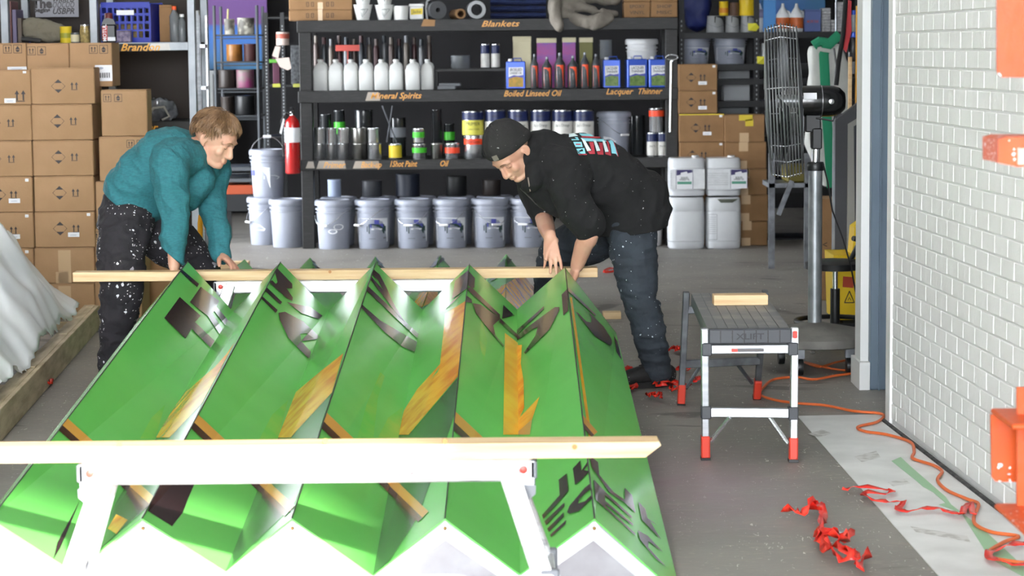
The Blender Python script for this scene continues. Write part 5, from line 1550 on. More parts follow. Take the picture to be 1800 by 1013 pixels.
for lab, u0, v0, u1, v1, m in (('paint streaked tin with a brush handle on the top rack shelf', 394, 34, 412, 61, MURK), ('wide paint streaked tin on the top rack shelf', 417, 32, 447, 61, MURK),
                            ('amber tin on the second rack shelf', 398, 79, 426, 109, mat('amber tin', '#8a5a22', .4, var='#6b4218', vscale=10)), ('maroon tin on the second rack shelf', 428, 78, 452, 109, mat('maroon tin', '#3b1e1e', .5)),
                            ('dark brown tin on the third rack shelf', 384, 124, 412, 156, mat('brown tin', '#2a2320', .5)), ('tin with pink and green drips on the third rack shelf', 415, 124, 446, 156, mat('dripped tin', '#6d6660', .5, var='#8c3a6a', vscale=9)),
                            ('dark can on the fourth rack shelf', 388, 172, 410, 204, mat('brown tin', '#2a2320', .5)), ('wide black bucket on the fourth rack shelf', 413, 170, 447, 204, BLKPL)):
    x0, x1 = span(u0, u1, v1, YW + .15); z = at(u0, v1 + 1, YW).z + .008
    can(lab, (x0 + x1) / 2, YW + .18, z, (x1 - x0) / 2, at(u0, v0, YW + .15).z - at(u0, v1, YW + .15).z, m)
tag(MB().tube([at(400, 40, YW + .16), at(401, 16, YW + .16)], .008, 8).build('paint_brush', mat('cream handle', '#a59a6a', .5)), 'cream paint brush sticking out of the streaked tin', 'brush')
cart = thing('tool_cart', 'dark tool cart with an orange drawer front behind the man in teal', 'cart', (0, 0, 0))
Yk = YS + .62; xk0, xk1 = at(386, 330, Yk).x, at(446, 330, Yk).x
for v0, v1, m, nm in ((294, 301, CHR, 'tray'), (314, 321, CHR, 'tray'), (326, 342, mat('rust orange drawer', '#8a3a1c', .45), 'drawer'), (342, 372, BLKPL, 'drawer')):
    MB().box(xk0, Yk, at(400, v1, Yk).z, xk1, Yk + .5, at(400, v0, Yk).z, c=.003).build(nm, m, cart)
for x in (xk0, xk1 - .03):
    for y in (Yk + .02, Yk + .45): MB().box(x, y, .06, x + .03, y + .03, at(400, 294, Yk).z).build('corner_post', BLKPL, cart)
for x in (xk0 + .02, xk1 - .02):
    for y in (Yk + .05, Yk + .45): MB().lathe([(0, -.012), (.03, -.012), (.03, .012), (0, .012)], 14, Matrix.Translation((x, y, .031)) @ Matrix.Rotation(math.pi / 2, 4, 'Y')).build('caster', BLKPL, cart, True)
# perforated black uprights with rolls of tape and hanging labels
pr_ = thing('slotted_rack', 'black slotted steel rack between the wire rack and the timber shelf', 'rack', (0, 0, 0))
Yv = YS + .72
for u in (469, 498):
    x = at(u, 150, Yv).x
    MB().box(x - .016, Yv, 0, x + .016, Yv + .03, at(u, 22, Yv).z).build('upright', BLKPL, pr_)
    mb = MB()
    for k in range(36):
        z = .75 + k * .026
        mb.box(x - .004, Yv - .0012, z, x + .004, Yv - .0004, z + .012)
    o = mb.build('slot_holes', mat('slot daylight', '#8d9094', .6), pr_); o['kind'] = 'stuff'
for v in (30, 150, 240):
    z = at(480, v, Yv).z
    MB().box(at(466, v, Yv).x, Yv + .005, z - .012, at(526, v, Yv).x, Yv + .4, z).build('shelf_plate', BLKPL, pr_)
c = at(497, 68, Yv - .09)
t = thing('tape_roll', 'roll of red printed tape on a peg above the extinguisher', 'tape roll', (c.x, c.y, c.z - .05))
MB().lathe([(.02, 0), (.05, 0), (.05, .1), (.02, .1)], 20).build('roll', mat('pale tape', '#b3a49c', .4), t, True)
mb = MB().lathe([(.0504, .05), (.0518, .052), (.0518, .085), (.0504, .087)], 20); mb.f = [f for f in mb.f if len(f) == 4]; mb.build('printed_band', mat('faded red print', '#9a4a3c', .5), t, True)
MB().tube([(0, 0, .05), (0, .09, .05)], .006, 6).build('peg', STEEL, t)
for i, (pts, lab) in enumerate((([(478, 98), (484, 81), (493, 82), (489, 103)], 'upper folded tape tail hanging under the tape roll'), ([(484, 103), (508, 101), (512, 120), (506, 124), (492, 118)], 'lower tape tail with red print hanging under the tape roll'))):
    P = [at(u, v, Yv - .06 - .01 * i) for u, v in pts]
    mb = MB(); n = len(P); mb.add(P + [p + Vector((0, .002, 0)) for p in P], [tuple(range(n)), tuple(range(2 * n - 1, n - 1, -1))] + [(k, (k + 1) % n, n + (k + 1) % n, n + k) for k in range(n)])
    o = mb.build('tape_tail', mat('pale tape', '#b3a49c', .4)); tag(o, lab, 'tape')
x0, x1 = span(485, 493, 150, Yv)
for i, (u, v, c) in enumerate(((486, 150, '#9a9a3a'), (522, 150, '#8a8a3a'), (480, 107, '#4a8a2a'))):
    p = at(u, v, Yv - .03)
    tag(MB().box(p.x - .03, p.y, p.z - .015, p.x + .03, p.y + .012, p.z + .012, c=.002).build('price_tag', mat('tag ' + c, c, .6)), ['yellow tag on the slotted rack under the tape tails', 'dull yellow tag on the slotted rack beside the timber post', 'green tag on the slotted rack shelf'][i], 'tag', 'tags on the slotted rack')
smallbox('grey speckled can box behind the timber post', 512, 80, 527, 148, Yv + .1, at(500, 150, Yv).z, mat('speckled grey', '#6b6e72', .5, var='#3a3c40', vscale=40), .1)
smallbox('dark magenta folder standing on the slotted rack', 480, 98, 492, 145, Yv + .1, at(500, 150, Yv).z, mat('dark magenta', '#4a1c34', .5), .1)

# ------------------------------------------------------------------ right background: cartons, white jugs, black shelving
YRC = ground(1240, 439).y + .3
col1 = [(1193, 113, 1261, 160), (1193, 160, 1261, 200), (1194, 200.5, 1273, 250), (1195, 250, 1273, 296), (1195, 296, 1273, 343), (1195, 343, 1273, 389), (1195, 389, 1273, 435)]
names1 = ['top of the stack right of the black shelf', 'second from the top right of the black shelf', 'with marker scribble and a yellow edge right of the black shelf', 'just above the white jugs',
          'behind the upper white jugs', 'behind the lower white jugs', 'on the floor behind the white jugs']
for i, (u0, v0, u1, v1) in enumerate(col1):
    z1 = at(u0, v0, YRC).z; z0 = max(.002, at(u0, v1, YRC).z)
    cy = (v0 + v1) / 2
    pr = [('diamond', u0 + 22 + (7 if i == 2 else 0), cy, 14), ('arrows', u0 + 42 + (7 if i == 2 else 0), cy, 12), ('sticker', u0 + 42 + (7 if i == 2 else 0), cy + 10, 15, 6), ('sticker', u1 - 6, v0 + 4, 5, 4)] if i < 4 else []
    if i == 2: pr.append(('tape', (u0 + u1) / 2, v0 + 1, u1 - u0, 2, YEL))
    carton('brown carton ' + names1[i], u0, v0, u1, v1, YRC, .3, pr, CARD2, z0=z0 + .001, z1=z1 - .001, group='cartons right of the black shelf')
col2 = [(1273.5, 202, 1344, 250), (1274, 250, 1347, 297), (1276, 297, 1348, 343), (1277, 343, 1350, 389), (1277, 389, 1349, 435)]
names2 = ['with torn yellow tape, top of the stack beside the fan', 'taped along its front, second in the stack beside the fan', 'with a yellow scrap, third in the stack beside the fan', 'fourth in the stack beside the fan', 'on the floor at the foot of the stack beside the fan']
for i, (u0, v0, u1, v1) in enumerate(col2):
    z1 = at(u0, v0, YRC).z; z0 = max(.002, at(u0, v1, YRC).z)
    pr = [('tape', 1305 + i * 2, v0 + 8, 16, 16), ('tape', 1303 + i * 2, v1 - 7, 16, 14)]
    if i == 0: pr = [('tape', 1311, 207, 24, 10, YEL), ('tape', 1317, 216, 14, 12, YEL), ('tape', 1308, 242, 16, 16)]
    if i == 2: pr.append(('tape', 1311, 304, 11, 12, YEL))
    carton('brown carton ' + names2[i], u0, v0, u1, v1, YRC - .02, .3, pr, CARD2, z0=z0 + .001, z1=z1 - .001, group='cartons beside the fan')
# white rectangular drums
YJ = ground(1240, 439).y + .15
JW = mat('white drum plastic', '#c6c8cb', .42, var='#bcbec2', vscale=4)
def drum(lab, u0, v0, u1, v1, z, labelled, notch):
    x0, x1 = span(u0, u1, (v0 + v1) / 2, YJ - .12); w = x1 - x0; h = at(u0, v0, YJ - .12).z - z
    t = thing('plastic_drum', lab, 'drum', ((x0 + x1) / 2, YJ, z + .001), 0, 'white drums stacked beside the black shelf')
    n = 24; vs = []; fs = []
    secs = [(0, .9), (.02, .96), (.14, .985), (.15, .95), (.16, .985), (.5, 1.0), (.72, .985), (.73, .96), (.74, .985), (.88, .98), (.97, .95), (1, .9)]
    for zz, k in secs:
        for i in range(n):
            a_ = 2 * math.pi * i / n; c_, s_ = math.cos(a_), math.sin(a_); e_ = .42
            vs.append((w / 2 * k * abs(c_) ** e_ * (1 if c_ >= 0 else -1), .12 * k * abs(s_) ** e_ * (1 if s_ >= 0 else -1), zz * h))
    for q in range(len(secs) - 1):
        for i in range(n):
            j = (i + 1) % n; fs.append((q * n + i, q * n + j, (q + 1) * n + j, (q + 1) * n + i))
    fs.append(tuple(range(n - 1, -1, -1))); fs.append(tuple(range((len(secs) - 1) * n, len(secs) * n)))
    mb = MB(); mb.add(vs, fs); mb.build('body', JW, t, True)
    MB().lathe([(.028, h), (.028, h + .012), (.024, h + .014), (0, h + .014)], 16, cx=w * .25, cy=.03).build('cap', JW, t, True)
    y = -.1225
    if labelled:
        lx = (-.08, .05)[labelled - 1]
        flat([(-w * .47, h * .19), (w * .47, h * .19), (w * .47, h * .71), (-w * .47, h * .71)], y, LABW, t, 'paper_label')
        flat([(lx - .005, h * .2), (lx + .12, h * .2), (lx + .12, h * .7), (lx - .005, h * .7)], y - .001, STICK, t, 'front_label')
        flat([(lx, h * .55), (lx + .115, h * .63), (lx + .115, h * .7), (lx, h * .7)], y - .0015, mat('indigo print', '#2a2358', .5), t, 'label_print')
        flat([(lx + .03, h * .55), (lx + .08, h * .6), (lx + .075, h * .655), (lx + .03, h * .62)], y - .002, STICK, t, 'label_logo')
        flat([(lx + .005, h * .32), (lx + .11, h * .32), (lx + .11, h * .39), (lx + .005, h * .39)], y - .0015, mat('sea green print', '#4a8a74', .5), t, 'label_print')
        lettering('BOILED', .022, (lx + .058, y - .002, h * .485), BLACK, t, 0, .0003, .05); lettering('LINSEED OIL', .018, (lx + .058, y - .002, h * .44), BLACK, t, 0, .0003, .075)
        for x in (lx - .005, lx + .117):
            flat([(x, h * .2), (x + .003, h * .2), (x + .003, h * .7), (x, h * .7)], y - .0017, mat('indigo print', '#2a2358', .5), t, 'label_edge')
        for q in range(7):
            flat([(-w * .45, h * (.3 + q * .05)), (lx - .02 if labelled == 2 else -w * .42, h * (.3 + q * .05)), (lx - .02 if labelled == 2 else -w * .42, h * (.308 + q * .05)), (-w * .45, h * (.308 + q * .05))], y - .001, GREYPL, t, 'text_line')
    elif notch:
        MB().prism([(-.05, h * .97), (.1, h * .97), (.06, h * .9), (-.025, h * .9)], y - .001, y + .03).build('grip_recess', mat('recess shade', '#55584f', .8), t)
        for x0_, x1_, z0_, z1_ in ((-w * .45, -w * .44, .18, .68), (-w * .21, -w * .2, .18, .68), (-w * .45, -w * .2, .18, .187), (-w * .45, -w * .2, .673, .68)):
            flat([(x0_, h * z0_), (x1_, h * z0_), (x1_, h * z1_), (x0_, h * z1_)], y, GREYPL, t, 'panel_line')
        for q in range(9):
            flat([(-w * .43, h * (.3 + q * .04)), (-w * .23, h * (.3 + q * .04)), (-w * .23, h * (.305 + q * .04)), (-w * .43, h * (.305 + q * .04))], y, GREYPL, t, 'text_line')
    return t
zj = at(1210, 346, YJ - .12).z
drum('white drum on the floor with a plain front, below the labelled drum', 1175, 348, 1240, 440, 0, 0, False)
drum('white drum on the floor with a dark grip recess and printed column', 1242, 348, 1304, 440, 0, 0, True)
drum('white drum with an indigo and green label stacked next to the black shelf', 1176, 279, 1241, 346, zj + .002, 1, False)
drum('white drum with an indigo and green label stacked next to the brown cartons', 1242, 279, 1304, 346, zj + .002, 2, False)
# black boltless shelving behind
YK = YRC + .5
bs = thing('black_shelf_rack', 'black slotted shelving behind the cartons and the fan', 'shelf', (0, 0, 0))
BSH = mat('black rack steel', '#141416', .5, .3)
xk0, xk1 = at(1196, 100, YK).x, at(1510, 100, YK).x
for u in (1198, 1330, 1508):
    x = at(u, 100, YK).x
    for y in (YK, YK + .5): MB().box(x - .02, y, 0, x + .02, y + .03, 2.2).build('upright', BSH, bs)
    mb = MB()
    for k in range(40): mb.box(x - .004, YK - .0012, .3 + k * .035, x + .004, YK - .0004, .315 + k * .035)
    o = mb.build('slot_holes', mat('slot daylight', '#8d9094', .6), bs); o['kind'] = 'stuff'
zk = []
for v in (57, 113, 139, 178, 240, 330, 420):
    z = at(1290, v, YK).z; zk.append(z)
    MB().box(xk0, YK - .01, z - .045, xk1, YK + .02, z).build('front_beam', BSH, bs)
    MB().box(xk0, YK + .02, z - .02, xk1, YK + .53, z - .001).build('shelf_plate', BSH, bs)
for i, (u0, u1) in enumerate(((1243, 1275), (1276, 1302), (1303, 1331))):
    x0, x1 = span(u0, u1, 45, YK + .05); h = at(u0, 28, YK + .05).z - zk[0]
    t = thing('paint_tub', f'grey tub with a dark label on the top black shelf, {nth[i]} of three', 'tub', ((x0 + x1) / 2, YK + .14, zk[0] + .001), 0, 'grey tubs on the top black shelf'); r = (x1 - x0) / 2
    MB().lathe([(r, 0), (r * .88, h * .9), (r * .9, h * .92), (r * .9, h), (0, h)], 22).build('body', mat('tub grey', '#8b8c8e', .5), t, True)
    MB().tube([(-r * .95, -.02, h * .55), (-r * .5, -r * .95, h * .42), (r * .2, -r * 1.05, h * .3), (r * .9, -r * .5, h * .45)], .002, 6).build('bail_handle', GREYSTEEL, t, True)
    curved([(-.01, h * .58), (.085, h * .58), (.085, h * .97), (-.01, h * .97)], r * .92, BLKPL, t, 'label', .004)
for lab, u0, v0, u1, v1, m, c in (('yellow canister with a red label above the grey tubs', 1263, 3, 1279, 28, mat('yellow canister', '#d3b31e', .4), None), ('brown canister between the yellow containers', 1281, 5, 1297, 28, mat('brown canister', '#5a4338', .5), None), ('large yellow bucket above the grey tubs', 1298, -8, 1325, 28, mat('yellow canister', '#d3b31e', .4), None)):
    x0, x1 = span(u0, u1, v1, YK + .2); z = zk[0] + (at(u0, 28, YK + .05).z - zk[0]) + .002
    can(lab, (x0 + x1) / 2, YK + .14, z, (x1 - x0) / 2, at(u0, v0, YK + .2).z - at(u0, v1, YK + .2).z, m, [(.2, .55, mat('dull orange print', '#c07a20', .5))] if u0 == 1263 else ())
bottle('white bottle with a purple label on the top black shelf', 1327, 6, 1342, 55, YK + .12, WHITE, WHITE, zk[0] + .001, None, .5, mat('lilac label', '#8f8aa8', .5), bz=(.5, .8))
smallbox('white and blue carton on the top black shelf behind the fan', 1342, -4, 1364, 54, YK + .08, zk[0], mat('white and blue box', '#3b7fc0', .5), .15, lidm=STICK)
p = at(1353, 12, YK + .08)
for i, u in enumerate((1376, 1400)):
    b_o = bottle(f'white glue bottle with an orange label, {"closer to the fan" if i == 0 else "closer to the blue box"}', u - 12, 6, u + 12, 55, YK + .1, mat('white glue plastic', '#d0d2d4', .4), WHITE, zk[0] + .001, 'white glue bottles', .25, mat('orange grey label', '#b35a2c', .5), 'bottle', 'glue_bottle', (.12, .5), .6, .2)
    MB().tube([(.03, 0, .16), (.05, 0, .15), (.052, 0, .11), (.046, 0, .09)], .006, 8).build('handle', WHITE, b_o, True)
smallbox('blue box with red print on the top black shelf', 1414, 17, 1443, 56, YK + .1, zk[0], mat('slate blue box', '#4a5a90', .5), .12, txt=('MORTAR', .03, .45, mat('red print', '#a8463c', .5)))
n_ = 0
for ci, (u0, u1, top) in enumerate(((1445, 1460, 11), (1461, 1470, 34), (1471, 1484, 2))):
    v = 55
    while v - 5.2 > top:
        x0, x1 = span(u0, u1, 50, YK + .1)
        z1 = at(u0, v - 5, YK + .1).z; z0 = at(u0, v, YK + .1).z
        if v == 55: zbase = zk[0] - z0
        tag(MB().box(x0, YK + .1 + .004 * (n_ % 3), z0 + zbase + .001, x1, YK + .22, z1 + zbase, c=.002).build('screw_box', mat('pale small box', '#b3b3b5', .6, var='#8d8d90', vscale=60)), f'small pale box, {["bottom", "second", "third", "fourth", "fifth", "sixth", "seventh", "eighth", "ninth", "tenth", "eleventh"][int((55 - v) / 5.2 + .5)]} one up in the {["wide", "low", "tall"][ci]} stack on the black shelf', 'box', 'stacks of small pale boxes')
        v -= 5.2; n_ += 1
x0, x1 = span(1195, 1249, 90, YK + .15)
pail('grey pail with a dark logo on the second black shelf, left one', (x0 + x1) / 2, YK + .17, zk[1] + .001, 'full', .3, h=at(1220, 66, YK + .15).z - zk[1], r=(x1 - x0) / 2.1, group='pails on the second black shelf', handle=False)
x0, x1 = span(1253, 1313, 90, YK + .15)
pail('grey pail with a dark logo on the second black shelf, right one', (x0 + x1) / 2, YK + .17, zk[1] + .001, 'full', .3, h=at(1280, 66, YK + .15).z - zk[1], r=(x1 - x0) / 2.1, group='pails on the second black shelf', handle=False)
x = at(1226, 25, YK - .05).x
t = thing('blue_bag', 'big dark blue bag sitting on the top black shelf', 'bag', (0, 0, 0))
mb = MB(); mb.limb([at(1226, 32, YK + .22), at(1226, 15, YK + .22), at(1228, -10, YK + .22)], [(.1, .1), (.11, .11), (.09, .09)], lat=(1, 0, 0))
me = remesh(mb, .015, 3); wrinkle(me, .02, 9, seed=2); link('body', me, mat('dark blue bag fabric', '#141f52', .6), t)
YTAPE = mat('yellow masking tape', '#c9c32e', .6)
for i, (u, v) in enumerate(((1322, 48), (1338, 106))):
    p = at(u, v, YK - .04)
    mb = MB(); mb.add([p + Vector(q) for q in ((-.03, 0, .03), (.03, -.01, .03), (.055, 0, .0), (.03, 0, -.03), (-.03, -.01, -.025))] + [p + Vector((q[0], q[1] + .02, q[2])) for q in ((-.03, 0, .03), (.03, -.01, .03), (.055, 0, .0), (.03, 0, -.03), (-.03, -.01, -.025))],
                      [tuple(range(5)), tuple(range(9, 4, -1))] + [(k, (k + 1) % 5, 5 + (k + 1) % 5, 5 + k) for k in range(5)])
    tag(mb.build('tape_flag', YTAPE), ['yellow tape flag on the top black shelf edge', 'yellow tape flag on the second black shelf edge'][i], 'tape')
for i, (u0, v0, u1, zi_, c) in enumerate(((1262, 124, 1318, 2, '#6d6f72'), (1272, 146, 1318, 3, '#8d8f92'), (1262, 186, 1316, 4, '#55575a'), (1340, 76, 1348, 1, '#c2c3c4'))):
    x0, x1 = span(u0, u1, v0, YK + .1); z = zk[zi_]
    smallbox(['low grey bin on the third black shelf', 'pale bin on the fourth black shelf', 'dark grey bin behind the stacked cartons', 'narrow white packet beside the fan guard'][i], u0, v0, u1, v0 + 10, YK + .1, z, mat('bin ' + c, c, .5), .2, 'storage_bin', 'bin')

# ------------------------------------------------------------------ pedestal fan
fb = ground(1425, 650)
YFN = fb.y - .0
xf = at(1432, 580, YFN).x
fan = thing('pedestal_fan', 'large industrial pedestal fan turned edge-on, wire guard on a grey pole', 'fan', (0, 0, 0))
DISC = mat('dusty grey base', '#706e69', .7, var='#5b5955', vscale=8, bump=.3)
ztop = .20
xbse = at(1408, 615, YFN).x
MB().lathe([(.27, .125), (.285, .13), (.285, .165), (.27, .175), (.06, .215), (.045, .22), (0, .22)], 40, cx=xbse + .06, cy=YFN).build('base', DISC, fan, True)
for a_ in (-2.0, -.9, .6, 2.2):
    x, y = xbse + .06 + .22 * math.cos(a_), YFN + .22 * math.sin(a_)
    cs = MB().lathe([(0, -.014), (.038, -.014), (.04, 0), (.038, .014), (0, .014)], 16, Matrix.Translation((x, y, .041)) @ Matrix.Rotation(math.pi / 2, 4, 'Y')).build('caster', BLKPL, fan, True)
    MB().box(x - .02, y - .02, .08, x + .02, y + .02, .126).build('fork', GREYSTEEL, cs)
POLE = mat('worn galvanised pole', '#8c9092', .4, .6, var='#6d7174', vscale=9)
zm = at(1440, 178, YFN).z
MB().tube([(xf, YFN, .2), (xf, YFN, at(1432, 290, YFN).z)], .032, 18).build('pole', POLE, fan, True)
MB().tube([(xf, YFN, at(1432, 292, YFN).z), (xf + .005, YFN, at(1432, 215, YFN).z)], .02, 12).build('inner_pole', STEEL, fan, True)
MB().lathe([(.038, 0), (.04, .01), (.04, .03), (.034, .04)], 16, Matrix.Translation((xf, YFN, at(1432, 300, YFN).z))).build('collar', BLKPL, fan, True)
MB().box(xf - .05, YFN - .03, at(1432, 232, YFN).z, xf + .02, YFN + .03, at(1432, 200, YFN).z, c=.005).box(xf - .02, YFN - .035, at(1432, 262, YFN).z, xf + .025, YFN + .035, at(1432, 225, YFN).z, c=.005).build('tilt_bracket', BLKPL, fan)
# motor: axis along x
xm0, xm1 = at(1402, 178, YFN).x, at(1487, 178, YFN).x; mr = .071
MX = Matrix.Translation((xm0, YFN, zm)) @ Matrix.Rotation(math.pi / 2, 4, 'Y')
Lm = xm1 - xm0
mo = MB().lathe([(mr * .8, 0), (mr * .97, .006), (mr, .02), (mr, Lm * .62), (mr * .97, Lm * .75), (mr * .85, Lm * .87), (mr * .55, Lm * .97), (0, Lm)], 28, MX).build('motor', mat('glossy black motor', '#111214', .22, coat=.5), fan, True)
mb = MB().lathe([(mr + .0005, Lm * .47), (mr + .003, Lm * .475), (mr + .003, Lm * .485), (mr + .0005, Lm * .49)], 28, MX); mb.f = [f for f in mb.f if len(f) == 4]; mb.build('motor_seam', STEEL, mo, True)
MB().box(at(1409, 168, YFN).x, YFN - mr - .002, at(1409, 174, YFN).z, at(1432, 168, YFN).x, YFN - mr + .012, at(1409, 163, YFN).z).build('rating_plate', STICK, mo)
MB().lathe([(.012, 0), (.012, .006), (.006, .008), (0, .008)], 12, Matrix.Translation((at(1458, 178, YFN).x, YFN - mr + .004, at(1458, 178, YFN).z)) @ Matrix.Rotation(math.pi / 2, 4, 'X')).build('knob', STEEL, mo, True)
MB().tube([(at(1432, 208, YFN).x, YFN - .04, at(1432, 207, YFN).z), (at(1462, 208, YFN).x, YFN - .05, at(1462, 212, YFN).z), (at(1466, 203, YFN).x, YFN - .03, at(1466, 203, YFN).z)], .004, 6).build('pull_chain', BLKPL, fan)
# guard: two wire cages seen nearly edge-on, leaning slightly
gt, gb = at(1372, 42, YFN), at(1384, 312, YFN)
gc = (gt + gb) / 2; ax = (gt - gb).normalized(); R_g = (gt - gb).length / 2
nrm = Vector((0.99, -0.13, 0)); nrm = (nrm - ax * nrm.dot(ax)).normalized(); lat = ax.cross(nrm).normalized()
GW = mat('guard wire', '#8f9295', .35, .8)
half = .07
def ring(r, off): return [gc + nrm * off + (ax * math.cos(k * 2 * math.pi / 56) + lat * math.sin(k * 2 * math.pi / 56)) * r for k in range(56)]
for q in range(11):
    tq = -1 + q / 5
    MB().tube(ring(R_g * (1 - .045 * abs(tq) ** 3), half * tq), .0022 if q % 5 else .0036, 5, True).build('guard_hoop', GW, fan)
for sgn in (-1, 1):
    mb = MB()
    for q in range(1, 12):
        rr_ = R_g * .95 * (1 - q / 13); mb.tube(ring(rr_, sgn * half * (1.02 + .22 * (1 - rr_ / R_g))), .0016, 4, True)
    for k in range(8):
        a_ = k * 2 * math.pi / 8 + .2; d = ax * math.cos(a_) + lat * math.sin(a_)
        mb.tube([gc + d * R_g, gc + d * R_g * .955 + nrm * sgn * half, gc + d * R_g * .6 + nrm * sgn * half * 1.1, gc + d * .07 + nrm * sgn * half * 1.22], .0026, 5)
    o = mb.build('wire_guard', GW, fan); o['kind'] = 'stuff'
for k in range(3):
    a_ = k * 2 * math.pi / 3 + .4
    d = ax * math.cos(a_) + lat * math.sin(a_); e2 = nrm.cross(d)
    mb = MB(); P = []
    for j in range(7):
        rr = .05 + (R_g - .09) * j / 6; wd_ = .05 + .07 * math.sin(j / 6 * 2.4)
        tw = .75 - .5 * j / 6
        for s_ in (-1, 1): P.append(gc + d * rr + (e2 * math.cos(tw) + nrm * math.sin(tw)) * wd_ * s_ * .5)
    mb.add(P + [p + nrm * .002 for p in P], [(2 * j, 2 * j + 1, 2 * j + 3, 2 * j + 2) for j in range(6)] + [(14 + 2 * j + 2, 14 + 2 * j + 3, 14 + 2 * j + 1, 14 + 2 * j) for j in range(6)])
    mb.build('blade', mat('dull blade metal', '#55585b', .4, .7), fan)
MB().tube([gc - nrm * .03, Vector((xm0 + .01, YFN, zm))], .03, 16).build('hub', GW, fan, True)
MB().tube([at(1446, 285, YFN - .03), at(1455, 320, YFN - .05), at(1463, 370, YFN - .05), at(1482, 420, YFN - .06), at(1496, 470, YFN - .06), at(1510, 545, YFN - .05)], .004, 6).build('power_lead', BLKPL, fan, True)

# ------------------------------------------------------------------ stool, mop bucket, frames, canvas bag, tools by the post
Yst = S(7.45)
t = thing('rolling_stool', 'black rolling work stool behind the fan pole', 'stool', (at(1468, 500, Yst).x, Yst, 0))
zs_ = at(1468, 458, Yst).z; s_ = .145
MB().lathe([(.11, zs_ - .045), (s_, zs_ - .04), (s_ + .003, zs_ - .01), (s_ - .02, zs_), (0, zs_ + .004)], 28).build('seat', BLKPL, t, True)
MB().tube([(0, 0, .1), (0, 0, .3)], .024, 12).build('outer_column', BLKPL, t, True)
MB().tube([(0, 0, .28), (0, 0, zs_ - .04)], .013, 12).build('gas_lift', STEEL, t, True)
MB().tube([(.19 * math.cos(a_ * .2618), .19 * math.sin(a_ * .2618), .14) for a_ in range(24)], .012, 8, True).build('foot_ring', BLKPL, t, True)
for k in range(5):
    a_ = k * 1.2566 + .3
    lg = MB().bar((0, 0, .105), (.22 * math.cos(a_), .22 * math.sin(a_), .075), .035, .025, c=.004).build('base_leg', BLKPL, t)
    MB().lathe([(0, -.01), (.026, -.01), (.028, 0), (.026, .01), (0, .01)], 14, Matrix.Translation((.22 * math.cos(a_), .22 * math.sin(a_), .03)) @ Matrix.Rotation(math.pi / 2, 4, 'Y')).build('caster', STEEL, lg, True)
zr_ = at(1500, 425, Yst).z
MB().tube([(.07, .05, zs_ - .03), (.12, .08, zr_ - .03), (.14, 0, zr_), (.08, -.04, zr_ + .02)], .013, 8).build('back_support', BLKPL, t, True)
Ymb = S(7.85)
t = thing('mop_bucket', 'yellow mop bucket with a wet floor symbol behind the stool', 'mop bucket', (at(1497, 500, Ymb).x, Ymb, 0))
YELP = mat('yellow bucket plastic', '#d9b60f', .4)
w = .1; h1_ = at(1495, 388, Ymb).z
MB().prism([(-w, .09), (w + .06, .09), (w + .075, .42), (-w - .012, .42)], -.13, .2).build('tub', YELP, t)
MB().prism([(-w * .1, .42), (w + .06, .42), (w + .06, h1_ * .86), (w * .4, h1_), (-w * .0, h1_ * .95)], -.08, .08).build('wringer', YELP, t)
MB().tube([(w * .1, -.05, h1_ * .95), (w * .45, -.05, h1_ + .01), (w * .95, -.05, h1_ - .01)], .012, 8).build('rim_handle', YELP, t, True)
zz = at(1492, 522, Ymb - .13).z; xx = at(1493, 520, Ymb - .13).x - t.location.x
for q0, q1 in (((-.025, -.03), (.025, -.03)), ((.025, -.03), (0, .03)), ((0, .03), (-.025, -.03))):
    MB().tube([(xx + q0[0], -.1315, zz + q0[1]), (xx + q1[0], -.1315, zz + q1[1])], .0025, 5).build('warning_triangle', BLACK, t)
MB().tube([(xx - .008, -.1315, zz - .018), (xx, -.1315, zz - .003), (xx + .008, -.1315, zz - .018)], .002, 5).build('warning_figure', BLACK, t)
flat([(xx - .035, zz + .05), (xx + .02, zz + .045), (xx + .022, zz + .1), (xx - .033, zz + .105)], -.1312, mat('red warning print', '#a83a1e', .5), t, 'warning_print')
for x in (-.07, .12):
    for y in (-.08, .15): MB().lathe([(0, -.012), (.04, -.012), (.042, 0), (.04, .012), (0, .012)], 14, Matrix.Translation((x, y, .045)) @ Matrix.Rotation(math.pi / 2, 4, 'Y')).build('caster', BLKPL, t, True)
Yfr = S(8.1)
t = thing('sign_frame', 'dark grey angular sign frame with a pale inner edge leaning by the post', 'sign frame', (0, 0, 0))
out = [(1467, 455), (1468, 212), (1520, 172), (1560, 172), (1560, 455)]
DG = mat('charcoal panel', '#3b3c41', .5); LGF = mat('pale grey edge', '#8c8b87', .5); DG2 = mat('slate inner panel', '#30343c', .5)
MB().prism([(at(u, v, Yfr).x, at(u, v, Yfr).z) for u, v in out] , Yfr, Yfr + .06).build('outer_panel', DG, t)
MB().prism([(at(u, v, Yfr).x, at(u, v, Yfr).z) for u, v in ((1488, 455), (1490, 218), (1520, 200), (1560, 200), (1560, 455))], Yfr - .012, Yfr).build('inner_edge', LGF, t)
MB().prism([(at(u, v, Yfr).x, at(u, v, Yfr).z) for u, v in ((1503, 455), (1500, 222), (1520, 210), (1560, 210), (1560, 455))], Yfr - .024, Yfr - .012).build('inner_panel', DG2, t)
MB().prism([(at(u, v, Yfr).x, at(u, v, Yfr).z) for u, v in ((1463, 455), (1465, 205), (1468, 205), (1467, 455))], Yfr - .006, Yfr + .03).build('side_trim', BAYM, t)
for x in (at(1475, 455, Yfr).x, at(1540, 455, Yfr).x): MB().box(x, Yfr, 0, x + .05, Yfr + .05, at(1480, 452, Yfr).z).build('support_leg', DG, t)
MB().box(at(1468, 455, Yfr).x, Yfr + .06, 0, at(1560, 455, Yfr).x, Yfr + .1, at(1480, 200, Yfr).z).build('back_board', DG, t)
Ybx = S(8.9)
